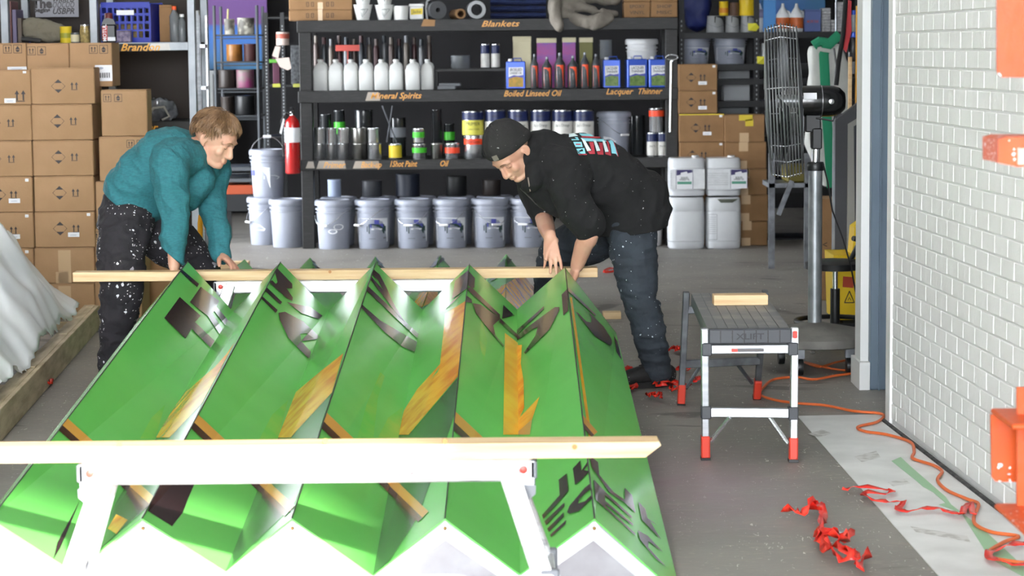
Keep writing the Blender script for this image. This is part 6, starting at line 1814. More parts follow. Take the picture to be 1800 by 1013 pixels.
carton('tall brown carton standing behind the fan pole', 1441, 350, 1470, 500, Ybx, .3, [('text', 1450, 418, '<', 16)], CARD2, z0=.002)
Ybg = S(9.4)
t = thing('canvas_tote', 'large off white canvas tote with green straps hanging behind the fan motor', 'bag', (0, 0, 0))
CANV = mat('off white canvas', '#b5b6b2', .9, var='#a3a4a0', vscale=5, bump=.3); GSTR = mat('green strap', '#1d7a58', .8)
def pxpoly(mb, pts, Y, th):
    P = [(at(u, v, Y).x, at(u, v, Y).z) for u, v in pts]
    return mb.prism(P, Y, Y + th)
mb = pxpoly(MB(), [(1425, 80), (1480, 78), (1500, 130), (1490, 330), (1448, 330), (1418, 248), (1424, 150)], Ybg, .16)
me = remesh(mb, .02, 6); wrinkle(me, .015, 6, seed=4)
link('body', me, CANV, t)
MB().tube([at(1462, 330, Ybg - .012), at(1453, 200, Ybg - .012), at(1448, 95, Ybg - .012), at(1455, 80, Ybg - .012), at(1476, 60, Ybg - .012)], (.03, .004) and [(.03, .004)] * 5, 8, lat=(1, 0, .2)).build('front_strap', GSTR, t)
MB().tube([at(1430, 80, Ybg), at(1440, 73, Ybg), at(1456, 76, Ybg)], [(.02, .03)] * 3, 8, lat=(0, 1, 0)).build('top_cover', GSTR, t)
MB().tube([at(1437, 86, Ybg - .015), at(1460, 90, Ybg - .015)], .012, 8).build('strap_hem', CANV, t)
MB().tube([at(1470, 60, Ybg + .05), at(1470, -20, Ybg + .05)], .006, 6).build('hanging_hook', GREYSTEEL, t)
Ytl = S(8.7)
REDT = mat('red tool body', '#b3202a', .4)
t = thing('reaching_tool', 'long black and red gripper tool hanging by the post', 'tool', (0, 0, 0))
MB().tube([at(1487, -8, Ytl), at(1482, 60, Ytl), at(1474, 110, Ytl), at(1470, 150, Ytl)], .013, 8).build('shaft', BLKPL, t, True)
pxpoly(MB(), [(1492, 0), (1497, 2), (1496, 30), (1497, 55), (1488, 92), (1478, 80), (1484, 40)], Ytl + .02, .03).build('grip_body', REDT, t)
MB().tube([at(1466, 85, Ytl), at(1470, 115, Ytl), at(1467, 150, Ytl)], .006, 6).build('jaw', BLKPL, t)
t = thing('spray_bottle', 'blue capped black pump sprayer hanging beside the red tool', 'bottle', (0, 0, 0))
xx = at(1500, 70, Ytl + .05).x
for v0, v1, r, m, nm in ((18, 26, .014, TINB, 'cap'), (26, 58, .02, mat('pale grey tube', '#7d8286', .4), 'neck'), (56, 68, .024, TINB, 'blue_ring'), (66, 108, .03, BLKPL, 'body'), (108, 130, .016, GREYPL, 'nozzle')):
    z0, z1 = at(1500, v1, Ytl + .05).z, at(1500, v0, Ytl + .05).z
    MB().lathe([(r * .9, z0), (r, z0 + .004), (r, z1 - .004), (r * .9, z1)], 16, cx=xx, cy=Ytl + .05).build(nm, m, t, True)
for i, (u0, u1, v0, v1, m, lab, nm) in enumerate(((1505, 1511, 10, 176, mat('yellow level paint', '#c9911a', .4), 'yellow spirit level leaning against the boards by the post', 'spirit_level'), (1511, 1517, 8, 176, PINE, 'raw pine board leaning beside the yellow level', 'leaning_board'), (1494, 1500, 100, 180, PINE, 'narrow pine strip leaning under the sprayer', 'leaning_board'), (1517, 1524, 6, 174, mat('brown board', '#8a6a48', .6), 'brown board leaning closest to the post', 'leaning_board'))):
    x0, x1 = span(u0, u1, 100, Yfr + .12); y = Yfr + .12
    tag(MB().box(x0, y + .02 * i, .001, x1, y + .03 + .02 * i, at(u0, v0, y).z, c=.002).build(nm, m), lab, 'level' if i == 0 else 'board')
Ypd = S(10.2)
t = thing('equipment_stand', 'grey steel stand with a yellow tray in the dim corner behind the fan guard', 'stand', (0, 0, 0))
x0, x1 = span(1352, 1424, 300, Ypd)
for u in (1357, 1420): MB().box(at(u, 300, Ypd).x - .02, Ypd, 0, at(u, 300, Ypd).x + .02, Ypd + .04, at(u, 270, Ypd).z).build('leg', GREYSTEEL, t)
MB().box(x0, Ypd, at(1400, 330, Ypd).z, x1, Ypd + .4, at(1400, 322, Ypd).z).build('shelf_plate', GREYSTEEL, t)
MB().bar(at(1392, 318, Ypd - .02), at(1368, 378, Ypd - .02), .03, .03).build('brace', GREYSTEEL, t)
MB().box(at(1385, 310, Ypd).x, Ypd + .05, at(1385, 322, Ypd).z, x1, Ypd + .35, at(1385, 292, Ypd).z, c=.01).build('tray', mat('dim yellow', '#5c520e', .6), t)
# ------------------------------------------------------------------ step platform on the right
wp = thing('work_platform', 'low aluminium step platform with red feet and a dark grey deck', 'work platform', (0, 0, 0))
fl_, fr_ = ground(1240, 808), ground(1394, 812)
bl_, br_ = ground(1197, 712), ground(1330, 702)
zd = .475
fy = (fl_.y + fr_.y) / 2
def upz(u, v, y): return at(u, v, y)
tl, tr = at(1241, 575, fy + .03), at(1391, 575, fy + .03)
btl, btr = at(1210, 524, bl_.y - .07), at(1344, 545, bl_.y - .05)
DECK = mat('grey ribbed deck', '#7a7b7c', .5, .4, var='#9d9892', vscale=6, vlo=.5, vhi=.75); DKG = mat('dark grey deck end', '#3b3d42', .5)
xl0, xl1 = tl.x + .005, tr.x - .005
yb_ = btl.y; xb0_, xb1_ = btl.x + .012, btl.x + .012 + (xl1 - xl0)
n = 8
for k in range(n):
    a0, a1 = k / n, (k + 1) / n - .012
    q = [Vector((xl0 + (xl1 - xl0) * a0, fy + .01, zd)), Vector((xl0 + (xl1 - xl0) * a1, fy + .01, zd)), Vector((xb0_ + (xb1_ - xb0_) * a1, yb_, zd)), Vector((xb0_ + (xb1_ - xb0_) * a0, yb_, zd))]
    mb = MB(); mb.add(q + [p - Vector((0, 0, .045)) for p in q], [(0, 1, 2, 3), (7, 6, 5, 4), (0, 4, 5, 1), (1, 5, 6, 2), (2, 6, 7, 3), (3, 7, 4, 0)])
    mb.build('deck_plank', DECK, wp)
q = [Vector((xl0, fy + .008, zd - .002)), Vector((xl1, fy + .008, zd - .002)), Vector((xb1_, yb_ + .004, zd - .002)), Vector((xb0_, yb_ + .004, zd - .002))]
mb = MB(); mb.add(q + [p - Vector((0, 0, .05)) for p in q], [(0, 1, 2, 3), (7, 6, 5, 4), (0, 4, 5, 1), (1, 5, 6, 2), (2, 6, 7, 3), (3, 7, 4, 0)])
mb.build('deck_frame', GREYSTEEL, wp)
ec = MB().box(xl0, fy - .022, zd - .05, xl1, fy + .012, zd + .004, c=.005).build('deck_end', DKG, wp)
for k in range(1, 7):
    x = xl0 + (xl1 - xl0) * k / 7
    MB().box(x - .002, fy - .0235, zd - .046, x + .002, fy - .0215, zd).build('groove', BLKPL, ec)
lettering('XLIFT', .03, ((xl0 + xl1) / 2, fy - .0245, zd - .024), mat('embossed grey', '#26282c', .6), ec, 0, .0005, .1)
def frame(f0, f1, t0, t1, front):
    for f, t_, s_ in ((f0, t0, -1), (f1, t1, 1)):
        top = Vector((t_.x + s_ * .008, t_.y - .03 if front else t_.y, zd + (.006 if front else .004))); ft = Vector((f.x, f.y, .0))
        lg = MB().bar(top, ft + Vector((0, 0, .02)), .026, .034, (0, 1, 0), .003).build('leg', ALU if front else GREYSTEEL, wp)
        d = ft - top
        MB().bar(top + d * .815, top + d * .985, .031, .04, (0, 1, 0), .004).build('red_boot', mat('red boot', '#c43a28', .45), lg)
        MB().bar(top + d * .98, top + d * 1.0, .034, .044, (0, 1, 0)).build('sole', BLKPL, lg)
    for zf_, hh in ((.405, .032), (.175, .034)):
        k = 1 - zf_ / zd
        pa_ = Vector((t0.x, t0.y - .03 if front else t0.y, 0)).lerp(Vector((f0.x, f0.y, 0)), k); pb_ = Vector((t1.x, t1.y - .03 if front else t1.y, 0)).lerp(Vector((f1.x, f1.y, 0)), k)
        pa_.z = pb_.z = zf_
        MB().bar(pa_, pb_, .03, hh, c=.003).build('rung', ALU if front else GREYSTEEL, wp)
        if front:
            for p in (pa_, pb_): MB().box(p.x - .018, p.y - .022, zf_ - .024, p.x + .018, p.y + .022, zf_ + .024, c=.004).build('rung_bracket', DKG, wp)
    for t0_, f0_, s_ in ((t0, f0, 1), (t1, f1, -1)):
        pm_ = t0.lerp(t1, .5 - s_ * .22); k = 1 - .165 / zd
        a_ = Vector((f0.x + (f1.x - f0.x) * (.5 - s_ * .23), (f0.y + f1.y) / 2 - (.012 if front else 0), .16))
        b2 = Vector((f0_.x + s_ * .02, f0_.y - (.008 if front else 0), .068))
        MB().tube([a_, b2], .008, 8).build('brace', STEEL if front else GREYSTEEL, wp, True)
frame(fl_, fr_, tl, tr, True)
frame(bl_, br_, Vector((btl.x, yb_, 0)), Vector((xb1_, yb_, 0)), False)
MB().box(tr.x - .002, fy - .034, zd - .03, tr.x + .014, fy - .026, zd - .004, c=.002).build('red_latch', REDPL, wp)
x0, x1 = span(1285, 1342, 598, fy - .03)
flat([(x0, .4), (x1, .4), (x1, .411), (x0, .411)], fy - .0458, mat('dark sticker', '#5a5658', .5), wp, 'rung_sticker')
flat([(x0, .4), (x0 + .022, .4), (x0 + .022, .411), (x0, .411)], fy - .0464, REDPL, wp, 'sticker_logo')
c = at(1300, 540, (fy + yb_) / 2 + .05)
a, b_ = ground(1254, 537, zd), ground(1350, 537, zd)
tag(MB().box(a.x, a.y - .02, zd + .001, b_.x, a.y + .06, zd + .041, c=.002).build('wood_block', PINE), 'short pale wood block lying on the grey step platform', 'wood block')

# ------------------------------------------------------------------ floor things: paper, tape, cord, scraps
PAPM = mat('scuffed white hardboard', '#d5d5d4', .6, var='#c3c3c2', vscale=5)
def floorpoly(pts, z0, z1, m, name, lab=None, cat=None, parent=None):
    P = [ground(u, v) for u, v in pts]
    n = len(P)
    tri = tessellate_polygon([[Vector((p.x, p.y, 0)) for p in P]])
    mb = MB(); mb.add([(p.x, p.y, z1) for p in P] + [(p.x, p.y, z0) for p in P], [tuple(t) for t in tri] + [tuple(n + i for i in reversed(t)) for t in tri] + [(i, (i + 1) % n, n + (i + 1) % n, n + i) for i in range(n)])
    o = mb.build(name, m, parent)
    if lab: tag(o, lab, cat)
    return o
wl = ground(1562, 752)
floorpoly([(1401, 733), (1503, 731), (1548, 730), (1566, 745), (1745, 885), (1900, 1010), (2250, 1300), (1880, 1300), (1655, 1020)], .001, .004, PAPM, 'floor_board', 'scuffed white board strip on the floor along the brick wall', 'board')
brd = COL.objects['floor_board']
SC = mat('grey shoe scuff', '#a9a7a4', .7, var='#c4c3c1', vscale=30, vlo=.4, vhi=.55)
for pts in ([(1420, 765), (1445, 757), (1462, 764), (1440, 771)], [(1502, 805), (1540, 795), (1548, 806), (1515, 815)], [(1600, 928), (1700, 945), (1706, 956), (1610, 938)], [(1560, 850), (1590, 845), (1600, 852), (1570, 858)]):
    floorpoly(pts, .0041, .0044, SC, 'scuff_mark', parent=brd)
floorpoly([(1567, 813), (1583, 806), (1600, 822), (1662, 876), (1672, 890), (1730, 935), (1800, 1000), (1800, 1018), (1740, 985), (1690, 905), (1650, 890), (1662, 887), (1640, 868), (1622, 858), (1607, 845)], .0045, .0052, mat('green painters tape', '#8db38e', .5), 'masking_tape', 'wide green tape strip on the white floor board', 'tape')
def spline(pts, k=6):
    out = []; m = len(pts)
    for i in range(m - 1):
        p0, p1, p2, p3 = pts[max(i - 1, 0)], pts[i], pts[i + 1], pts[min(i + 2, m - 1)]
        for q in range(k):
            t = q / k
            out.append(0.5 * ((2 * p1) + (p2 - p0) * t + (2 * p0 - 5 * p1 + 4 * p2 - p3) * t * t + (3 * p1 - p0 - 3 * p2 + p3) * t ** 3))
    out.append(pts[-1]); return out
cord = [(1512, 660), (1470, 665), (1430, 672), (1400, 668), (1360, 672), (1343, 685), (1335, 698), (1360, 708), (1400, 714), (1450, 718), (1500, 728), (1545, 732), (1553, 738), (1540, 748), (1508, 756), (1520, 764), (1560, 770), (1600, 783), (1607, 800), (1605, 812), (1640, 824), (1656, 835), (1648, 850), (1664, 868), (1700, 884), (1720, 893), (1712, 915), (1716, 930), (1745, 943), (1790, 950), (1765, 960), (1738, 978), (1752, 990), (1820, 1000)]
P = spline([ground(u, v) + Vector((0, 0, .012)) for u, v in cord])
tag(MB().tube(P, .0058, 8).build('extension_cord', CABLE, None, True), 'orange extension cord snaking along the brick wall', 'cord')
cord2 = [(1510, 632), (1470, 640), (1440, 648), (1415, 640), (1465, 652), (1510, 656)]
tag(MB().tube(spline([ground(u, v) + Vector((0, 0, .008)) for u, v in cord2]), .005, 8).build('extension_cord', CABLE, None, True), 'orange cord loop disappearing under the fan base', 'cord')

def ribbon(name, lab, pts, w, lift=.012, group=None, m=None, wob=.5, seed=0, k=4):
    P = spline([ground(u, v) + Vector((0, 0, .012)) for u, v in pts], k)
    rnd = random.Random(seed)
    vs = []; n = len(P)
    for i, p in enumerate(P):
        t = (P[min(i + 1, n - 1)] - P[max(i - 1, 0)]).normalized()
        s_ = Vector((-t.y, t.x, 0))
        a_ = wob * math.sin(i * .9 + seed) + wob * .6 * rnd.uniform(-1, 1)
        s_ = s_ * math.cos(a_) + Vector((0, 0, 1)) * math.sin(a_)
        up = lift * (0.4 + abs(math.sin(i * .55 + seed))) + w / 2 * abs(math.sin(a_))
        c_ = p + Vector((0, 0, up))
        vs += [c_ - s_ * w / 2, c_ + s_ * w / 2]
    fs = [(2 * i, 2 * i + 1, 2 * i + 3, 2 * i + 2) for i in range(n - 1)]
    mb = MB(); mb.add(vs, fs)
    o = mb.build(name, m or REDTAPE); shade(o.data, 80)
    sd_ = o.modifiers.new('thick', 'SOLIDIFY'); sd_.thickness = .0012
    return tag(o, lab, 'tape scrap', group)
G_ = 'scraps of red tape on the floor'
ribbon('red_tape_scrap', 'long zigzag strip of red tape across the white floor board', [(1485, 872), (1500, 866), (1562, 870), (1562, 877), (1520, 876), (1524, 884), (1560, 893), (1588, 892), (1578, 905), (1600, 908), (1640, 903), (1662, 907), (1688, 915), (1697, 900), (1705, 895), (1711, 915)], .022, .004, G_, wob=.35, seed=1, k=5)
ribbon('red_tape_scrap', 'loop of red tape at the picture corner by the orange cord', [(1810, 963), (1770, 972), (1740, 982), (1745, 995), (1790, 1003), (1830, 1006)], .025, .006, G_, wob=.3, seed=2, k=5)
ribbon('red_tape_scrap', 'crumpled red tape on the bare floor, upper curl near the white board', [(1378, 912), (1400, 916), (1420, 914), (1440, 906), (1425, 902), (1445, 915), (1446, 930), (1440, 950), (1438, 962)], .03, .012, G_, wob=.9, seed=3)
ribbon('red_tape_scrap', 'crumpled red tape on the bare floor, middle tangle', [(1436, 968), (1440, 958), (1465, 954), (1495, 958), (1480, 966), (1450, 964), (1440, 972), (1470, 975), (1490, 968)], .03, .016, G_, wob=1.0, seed=4)
ribbon('red_tape_scrap', 'crumpled red tape on the bare floor, bottom strands', [(1450, 975), (1448, 988), (1480, 1000), (1505, 1002), (1500, 990), (1470, 980), (1500, 995), (1528, 995), (1510, 1008), (1512, 1020)], .028, .014, G_, wob=.9, seed=5)
piles = [((1100, 660), 'heap of red tape behind the toe of the black shoe', 16), ((1135, 668), 'heap of red tape beside the black shoe', 14), ((1110, 690), 'red tape curl in front of the black shoe', 10), ((1150, 706), 'red tape curl on the floor below the black shoe', 14), ((1195, 690), 'red tape strand by the rear foot of the step platform', 20),
         ((1202, 656), 'red tape curl behind the rear leg of the step platform', 14), ((1185, 622), 'small red tape strand behind the man in black', 12), ((1075, 481), 'red tape heap at the end of the rear plank', 16), ((92, 680), 'red tape bundle beside the wooden crate', 12), ((1225, 676), 'thin red tape strand between the platform legs', 12), ((1170, 682), 'red tape strand under the heel of the black shoe', 22)]
for i, ((u, v), lab, ext) in enumerate(piles):
    rnd = random.Random(20 + i); pts = []
    for k in range(9): pts.append((u + rnd.uniform(-ext, ext), v + rnd.uniform(-ext * .3, ext * .3)))
    ribbon('red_tape_scrap', lab, pts, .016, .008, G_, wob=1.1, seed=i + 9)
tag(MB().bar(ground(1462, 935) + Vector((0, 0, .006)), ground(1484, 941) + Vector((0, 0, .006)), .02, .008, c=.002).build('plastic_strip', mat('clear strip', '#a9adb0', .2)), 'short clear plastic strip beside the crumpled red tape', 'plastic strip')
# yellow hose on the floor behind the man in teal
mb = MB().tube([at(362, 400, D(7.75)), at(372, 425, D(7.72)), at(378, 460, D(7.7))], .022, 10)
t = thing('air_hose', 'yellow air hose standing in a loop behind the man in teal', 'hose', (0, 0, 0))
MB().tube(spline([Vector((at(350, 430, D(7.8)).x, D(7.8), .012)), at(352, 392, D(7.8)), at(364, 400, D(7.8)), at(372, 430, D(7.8)), Vector((at(378, 470, D(7.8)).x, D(7.8), .013))]), .013, 10).build('hose_loop', mat('yellow hose', '#d99a12', .45), t, True)

# ------------------------------------------------------------------ orange steel arms at the right edge, close to the camera
ORS = splatter('chipped orange steel', '#b8480f', ('#d8c4cc', '#a07a80', '#ecdcd8'), 40, .22, .45, '#ae420c', .15, .52)
YO = S(3.35)
rk = thing('orange_steel_rack', 'chipped orange steel rack reaching in at the picture edge', 'rack', (0, 0, 0))
def opoly(pts, Y, th, nm, c=0):
    P = [(at(u, v, Y).x, at(u, v, Y).z) for u, v in pts]
    return MB().prism(P, Y - th, Y).build(nm, ORS, rk)
opoly([(1751, -60), (1751, 124), (1753, 131), (1760, 136), (1990, 136), (1990, -60)], YO, .012, 'upper_plate')
opoly([(1727, 240), (1741, 236), (1960, 236), (1960, 282), (1760, 287), (1727, 280)], YO, .16, 'arm_bar')
a_ = at(1757, 255, YO)
MB().box(at(1760, 250, YO).x, YO - .166, at(1760, 283, YO).z, at(1960, 250, YO).x, YO - .16, at(1760, 255, YO).z).build('arm_insert', mat('worn pale wood', '#a89c90', .6), rk)
opoly([(1740, 728), (1742, 838), (1748, 845), (1780, 846), (1990, 846), (1990, 728)], YO + .06, .012, 'bracket_face')
P = [at(1741, 727, YO + .06), at(1990, 727, YO + .06)]
z_ = P[0].z
MB().box(P[0].x, YO - .16, z_, P[1].x, YO + .06, z_ + .012, c=.003).build('bracket_top', ORS, rk)
opoly([(1786, 680), (1786, 890), (1990, 890), (1990, 680)], YO - .02, .012, 'web_plate')
z_ = at(1745, 885, YO).z
MB().box(at(1748, 890, YO).x, YO - .3, z_ - .012, at(1990, 890, YO).x, YO, z_, c=.003).build('lower_shelf_plate', ORS, rk)
xq = at(1960, 500, YO).x
MB().box(xq, YO - .05, 0, xq + .1, YO + .15, 2.2, c=.004).build('post', ORS, rk)
MB().box(xq - .2, YO - .2, 0, xq + .15, YO + .3, .02).build('foot_plate', ORS, rk)
# ------------------------------------------------------------------ people
SKIN = mat('light skin', '#c99f87', .5, var='#c08f78', vscale=12, bump=.05, bscale=120)
SKIN.node_tree.nodes['Principled BSDF'].inputs['Subsurface Weight'].default_value = .08
SKIN.node_tree.nodes['Principled BSDF'].inputs['Subsurface Radius'].default_value = (.012, .005, .003)

def head_matrix(c, F, U):
    F = Vector(F).normalized(); U = Vector(U); U = (U - F * U.dot(F)).normalized(); Lt = U.cross(F)
    return Matrix(((F.x, Lt.x, U.x, c.x), (F.y, Lt.y, U.y, c.y), (F.z, Lt.z, U.z, c.z), (0, 0, 0, 1)))

def add_head(mb, M):
    mb.ball((-.012, 0, .03), (.096, .076, .086), M, 24, 16)
    mb.ball((.026, 0, -.035), (.062, .058, .075), M, 20, 14)
    mb.ball((.03, 0, .035), (.062, .062, .055), M, 20, 14)
    mb.ball((.066, 0, -.094), (.022, .026, .018), M)
    T = lambda p: M @ Vector(p)
    for s in (-1, 1):
        mb.limb([T((-.005, s * .052, -.045)), T((.025, s * .043, -.083)), T((.062, s * .015, -.098))], [.016, .016, .015])
        mb.ball((.058, s * .037, -.028), (.022, .022, .024), M)
        mb.ball((.073, s * .033, .001), (.0125, .0155, .011), M)           # closed lids
        mb.limb([T((.088, s * .006, .02)), T((.085, s * .03, .025)), T((.068, s * .052, .018))], [.009, .009, .008])
        mb.ball((.094, s * .011, -.041), (.010, .009, .008), M)
        # ear: rim and lobe
        mb.limb([T((-.012, s * .075, .018)), T((-.022, s * .086, .008)), T((-.020, s * .086, -.014)), T((-.004, s * .077, -.03))], [.007, .008, .008, .007])
        mb.ball((-.008, s * .076, -.006), (.013, .006, .02), M)
    mb.limb([T((.083, 0, .016)), T((.093, 0, -.008)), T((.104, 0, -.031)), T((.103, 0, -.037))], [.009, .0095, .0115, .0125])
    mb.ball((.082, 0, -.053), (.010, .018, .012), M)
    mb.ball((.088, 0, -.0625), (.008, .021, .0055), M)
    mb.ball((.086, 0, -.0725), (.009, .018, .006), M)

def add_hand(mb, wrist, d, nrm, curl=(.35, .5, .35), thumb=1, s=1.0, spread=.10, curls=None, thumb_dir=None):
    """palm + four fingers bending toward nrm + thumb on side `thumb`"""
    d = Vector(d).normalized(); nrm = Vector(nrm); nrm = (nrm - d * nrm.dot(d)).normalized(); lt = d.cross(nrm).normalized() * thumb
    w = Vector(wrist)
    mb.limb([w - d * .02 * s, w + d * .03 * s, w + d * .068 * s, w + d * .088 * s], [(.026 * s, .018 * s), (.035 * s, .0155 * s), (.041 * s, .0135 * s), (.038 * s, .011 * s)], lat=lt)
    for k in range(4):
        off = (.0315, .0105, -.0105, -.031)[k] * s
        ln_ = (.072, .080, .074, .058)[k] * s; r = (.0083, .0086, .0082, .0072)[k] * s
        base = w + d * (.082, .088, .085, .076)[k] * s + lt * off
        dd = (d + lt * spread * (1.3, .4, -.4, -1.3)[k]).normalized()
        cc = curls[k] if curls else curl
        pts = [base - dd * .014 * s]; p = base; pts.append(p); ang = 0.0
        for j in range(3):
            ang += cc[j]
            dirv = dd * math.cos(ang) + nrm * math.sin(ang)
            p = p + dirv * ln_ * (.44, .31, .25)[j]; pts.append(p)
        mb.limb(pts, [r * 1.08, r * 1.08, r, r * .93, r * .85], n=10)
    td = Vector(thumb_dir).normalized() if thumb_dir else (d * .55 + lt * .75 + nrm * .35).normalized()
    b0 = w + d * .018 * s + lt * .024 * s
    p1 = b0 + td * .038 * s; p2 = p1 + (td * .8 + d * .45).normalized() * .032 * s; p3 = p2 + (td * .5 + d * .75 + nrm * .2).normalized() * .026 * s
    mb.limb([b0, p1, p2, p3], [.015 * s, .0125 * s, .0105 * s, .0088 * s], n=10)

def face_marks(body, me, M, brow_m, lip_m, lash_m):
    bv = BVHTree.FromPolygons([v.co for v in me.vertices], [p.vertices[:] for p in me.polygons])
    R3 = M.to_3x3(); fwd = R3 @ Vector((1, 0, 0))
    def sp(y, z, off=.0008):
        o = M @ Vector((.25, y, z)); h = bv.ray_cast(o, -fwd)
        return (h[0] + fwd * off) if h[0] else M @ Vector((.09, y, z))
    for s in (-1, 1):
        MB().tube([sp(s * y, z) for y, z in ((.014, .0235), (.024, .0275), (.036, .0275), (.046, .0225))], [.0016, .0026, .0026, .0012], 6).build('eyebrow', brow_m, body, True)
        MB().tube([sp(s * y, z) for y, z in ((.02, -.002), (.028, -.0062), (.036, -.0062), (.044, -.0025))], [.0006, .0013, .0013, .0006], 6).build('eyelash', lash_m, body, True)
    MB().tube([sp(y, z, -.0012) for y, z in ((-.021, -.0675), (-.01, -.0668), (0, -.0678), (.01, -.0668), (.021, -.0675))], [.0005, .0016, .0018, .0016, .0005], 6).build('mouth_line', mat('mouth line', '#7a3f38', .5), body, True)
    MB().tube([sp(y, z, -.0022) for y, z in ((-.018, -.072), (-.008, -.074), (.008, -.074), (.018, -.072))], [.001, .0036, .0036, .001], 8).build('lower_lip', lip_m, body, True)
    MB().tube([sp(y, z, -.0022) for y, z in ((-.018, -.065), (-.008, -.063), (0, -.0638), (.008, -.063), (.018, -.065))], [.001, .003, .0026, .003, .001], 8).build('upper_lip', lip_m, body, True)
    return bv

LIP = mat('lips', '#b06f63', .45)
HCEN, HRAD = Vector((-.012, 0, .03)), Vector((.098, .079, .088))
def shell_pt(al, ps, off, lift=0.0):
    return HCEN + Vector(((HRAD.x + off) * math.sin(ps) * math.cos(al), (HRAD.y + off) * math.sin(ps) * math.sin(al), (HRAD.z + off + lift) * math.cos(ps)))
def lerp_table(tab, x):
    x = abs(x)
    for (a0, b0), (a1, b1) in zip(tab, tab[1:]):
        if x <= a1: return b0 + (b1 - b0) * (x - a0) / (a1 - a0)
    return tab[-1][1]
def cap_mesh(M, tab, off, na=72, npp=20, rimfade=True, noise_amp=0.0, lift=0.0, seed=0):
    vs = []; fs = []
    for layer in (0, 1):
        for i in range(na):
            al = -math.pi + 2 * math.pi * i / na
            pm_ = lerp_table(tab, al)
            for j in range(npp + 1):
                ps = pm_ * j / npp
                o = off * (1 if not rimfade else min(1.0, (1 - j / npp) * 4 + .35))
                if noise_amp and layer == 0:
                    o += noise_amp * noise.noise(Vector((al * 3.2 + seed, ps * 1.2, seed))) + noise_amp * .6 * noise.noise(Vector((al * 9, ps * 1.6, seed + 3)))
                if layer == 1: o = -.012
                vs.append(M @ shell_pt(al, ps, o, lift if layer == 0 else 0))
    st = na * (npp + 1)
    for i in range(na):
        i2 = (i + 1) % na
        for j in range(npp):
            a_, b2, c_, d_ = i * (npp + 1) + j, i2 * (npp + 1) + j, i2 * (npp + 1) + j + 1, i * (npp + 1) + j + 1
            fs.append((a_, d_, c_, b2)); fs.append((st + a_, st + b2, st + c_, st + d_))
        e0, e1 = i * (npp + 1) + npp, i2 * (npp + 1) + npp
        fs.append((e0, st + e0, st + e1, e1))
    mb = MB(); mb.add(vs, fs); return mb

def drape(pts, bv, m, parent, name, off=.002, org=None, step=3.5):
    """print on cloth: outline dropped onto the garment surface"""
    tris = tessellate_polygon([[Vector((x, y, 0)) for x, y in pts]])
    todo = [[Vector(pts[i]) for i in t] for t in tris]; out = []
    while todo:
        t = todo.pop(); e = [(t[(i + 1) % 3] - t[i]).length for i in range(3)]; k = e.index(max(e))
        if e[k] > step:
            mid = (t[k] + t[(k + 1) % 3]) / 2
            todo.append([t[k], mid, t[(k + 2) % 3]]); todo.append([mid, t[(k + 1) % 3], t[(k + 2) % 3]])
        else: out.append(t)
    idx = {}; vs = []; fs = []
    for t in out:
        f = []
        for p in t:
            key = (round(p.x, 3), round(p.y, 3))
            if key not in idx:
                d = ray(p.x, p.y).normalized(); h = bv.ray_cast(cam_pos, d)
                if h[0] is None: idx[key] = None
                else:
                    nrm = h[1] if h[1].dot(d) < 0 else -h[1]
                    idx[key] = len(vs); vs.append(h[0] + nrm * off)
            f.append(idx[key])
        if None not in f: fs.append(tuple(f))
    if fs:
        mb = MB(); mb.add(vs, fs); return mb.build(name, m, parent)

def shoe(parent, ankle, toe_dir, m, sole_m, s=1.0):
    t = Vector((toe_dir[0], toe_dir[1], 0)).normalized(); a_ = Vector((ankle[0], ankle[1], 0)); up = Vector((0, 0, 1)); lt = t.cross(up)
    mb = MB()
    mb.limb([a_ - t * .055 * s + up * .05, a_ + t * .03 * s + up * .055, a_ + t * .11 * s + up * .047, a_ + t * .165 * s + up * .04], [(.037, .046), (.042, .05), (.046, .04), (.04, .03)], lat=lt)
    mb.limb([a_ + up * .06 - t * .01, a_ + up * .14 - t * .005], [.048, .05])
    me = remesh(mb, .006, 4)
    for v in me.vertices:
        v.co.z = max(v.co.z, .018)
    sh_ = link('shoe', me, m, parent, False)
    out = []
    for k in range(28):
        q = k * 2 * math.pi / 28
        x = .135 * s * math.cos(q); y = (.044 + .008 * math.cos(q)) * math.sin(q)
        out.append(a_ + t * (.055 * s + x) + lt * y)
    n = 28
    mb = MB(); mb.add([p + up * .001 for p in out] + [p + up * .026 for p in out], [tuple(range(n - 1, -1, -1)), tuple(range(n, 2 * n))] + [(i, (i + 1) % n, n + (i + 1) % n, n + i) for i in range(n)])
    mb.build('sole', sole_m, sh_)
    for k in range(4):
        c_ = a_ + t * (.05 + k * .022) + up * (.105 - k * .012)
        MB().tube([c_ - lt * .026, c_ + up * .006, c_ + lt * .026], .003, 6).build('lace', BLKPL, sh_)

# ---------------- man in teal
manA = thing('person', 'man in a teal long-sleeved shirt and paint-spattered black trousers, bending over the panel', 'person', (0, 0, 0))
Y0 = 6.95
hc = at(378, 245, D(6.93)); MA = head_matrix(hc, (.82, -.33, -.47), (.41, -.12, .9))
LA = Vector((.5, .86, -.06)).normalized()
TA = [at(228, 384, D(7.0)), at(240, 352, D(7.0)), at(256, 320, D(6.98)), at(300, 285, D(6.96)), at(333, 270, D(6.95)), at(350, 266, D(6.94))]
skin = MB()
add_head(skin, MA)
skin.limb([TA[4], at(352, 268, D(6.94)), MA @ Vector((-.02, 0, -.05))], [.065, .058, .056])
shA_n, elA_n, wrA_n = at(296, 285, D(6.74)), at(306, 385, D(6.70)), at(306, 466, D(6.68))
shA_f, elA_f, wrA_f = at(372, 292, D(7.10)), at(376, 375, D(7.0)), at(391, 446, D(6.86))
skin.limb(TA[:5], [(.08, .06), (.11, .07), (.14, .09), (.15, .09), (.13, .08)], lat=LA)
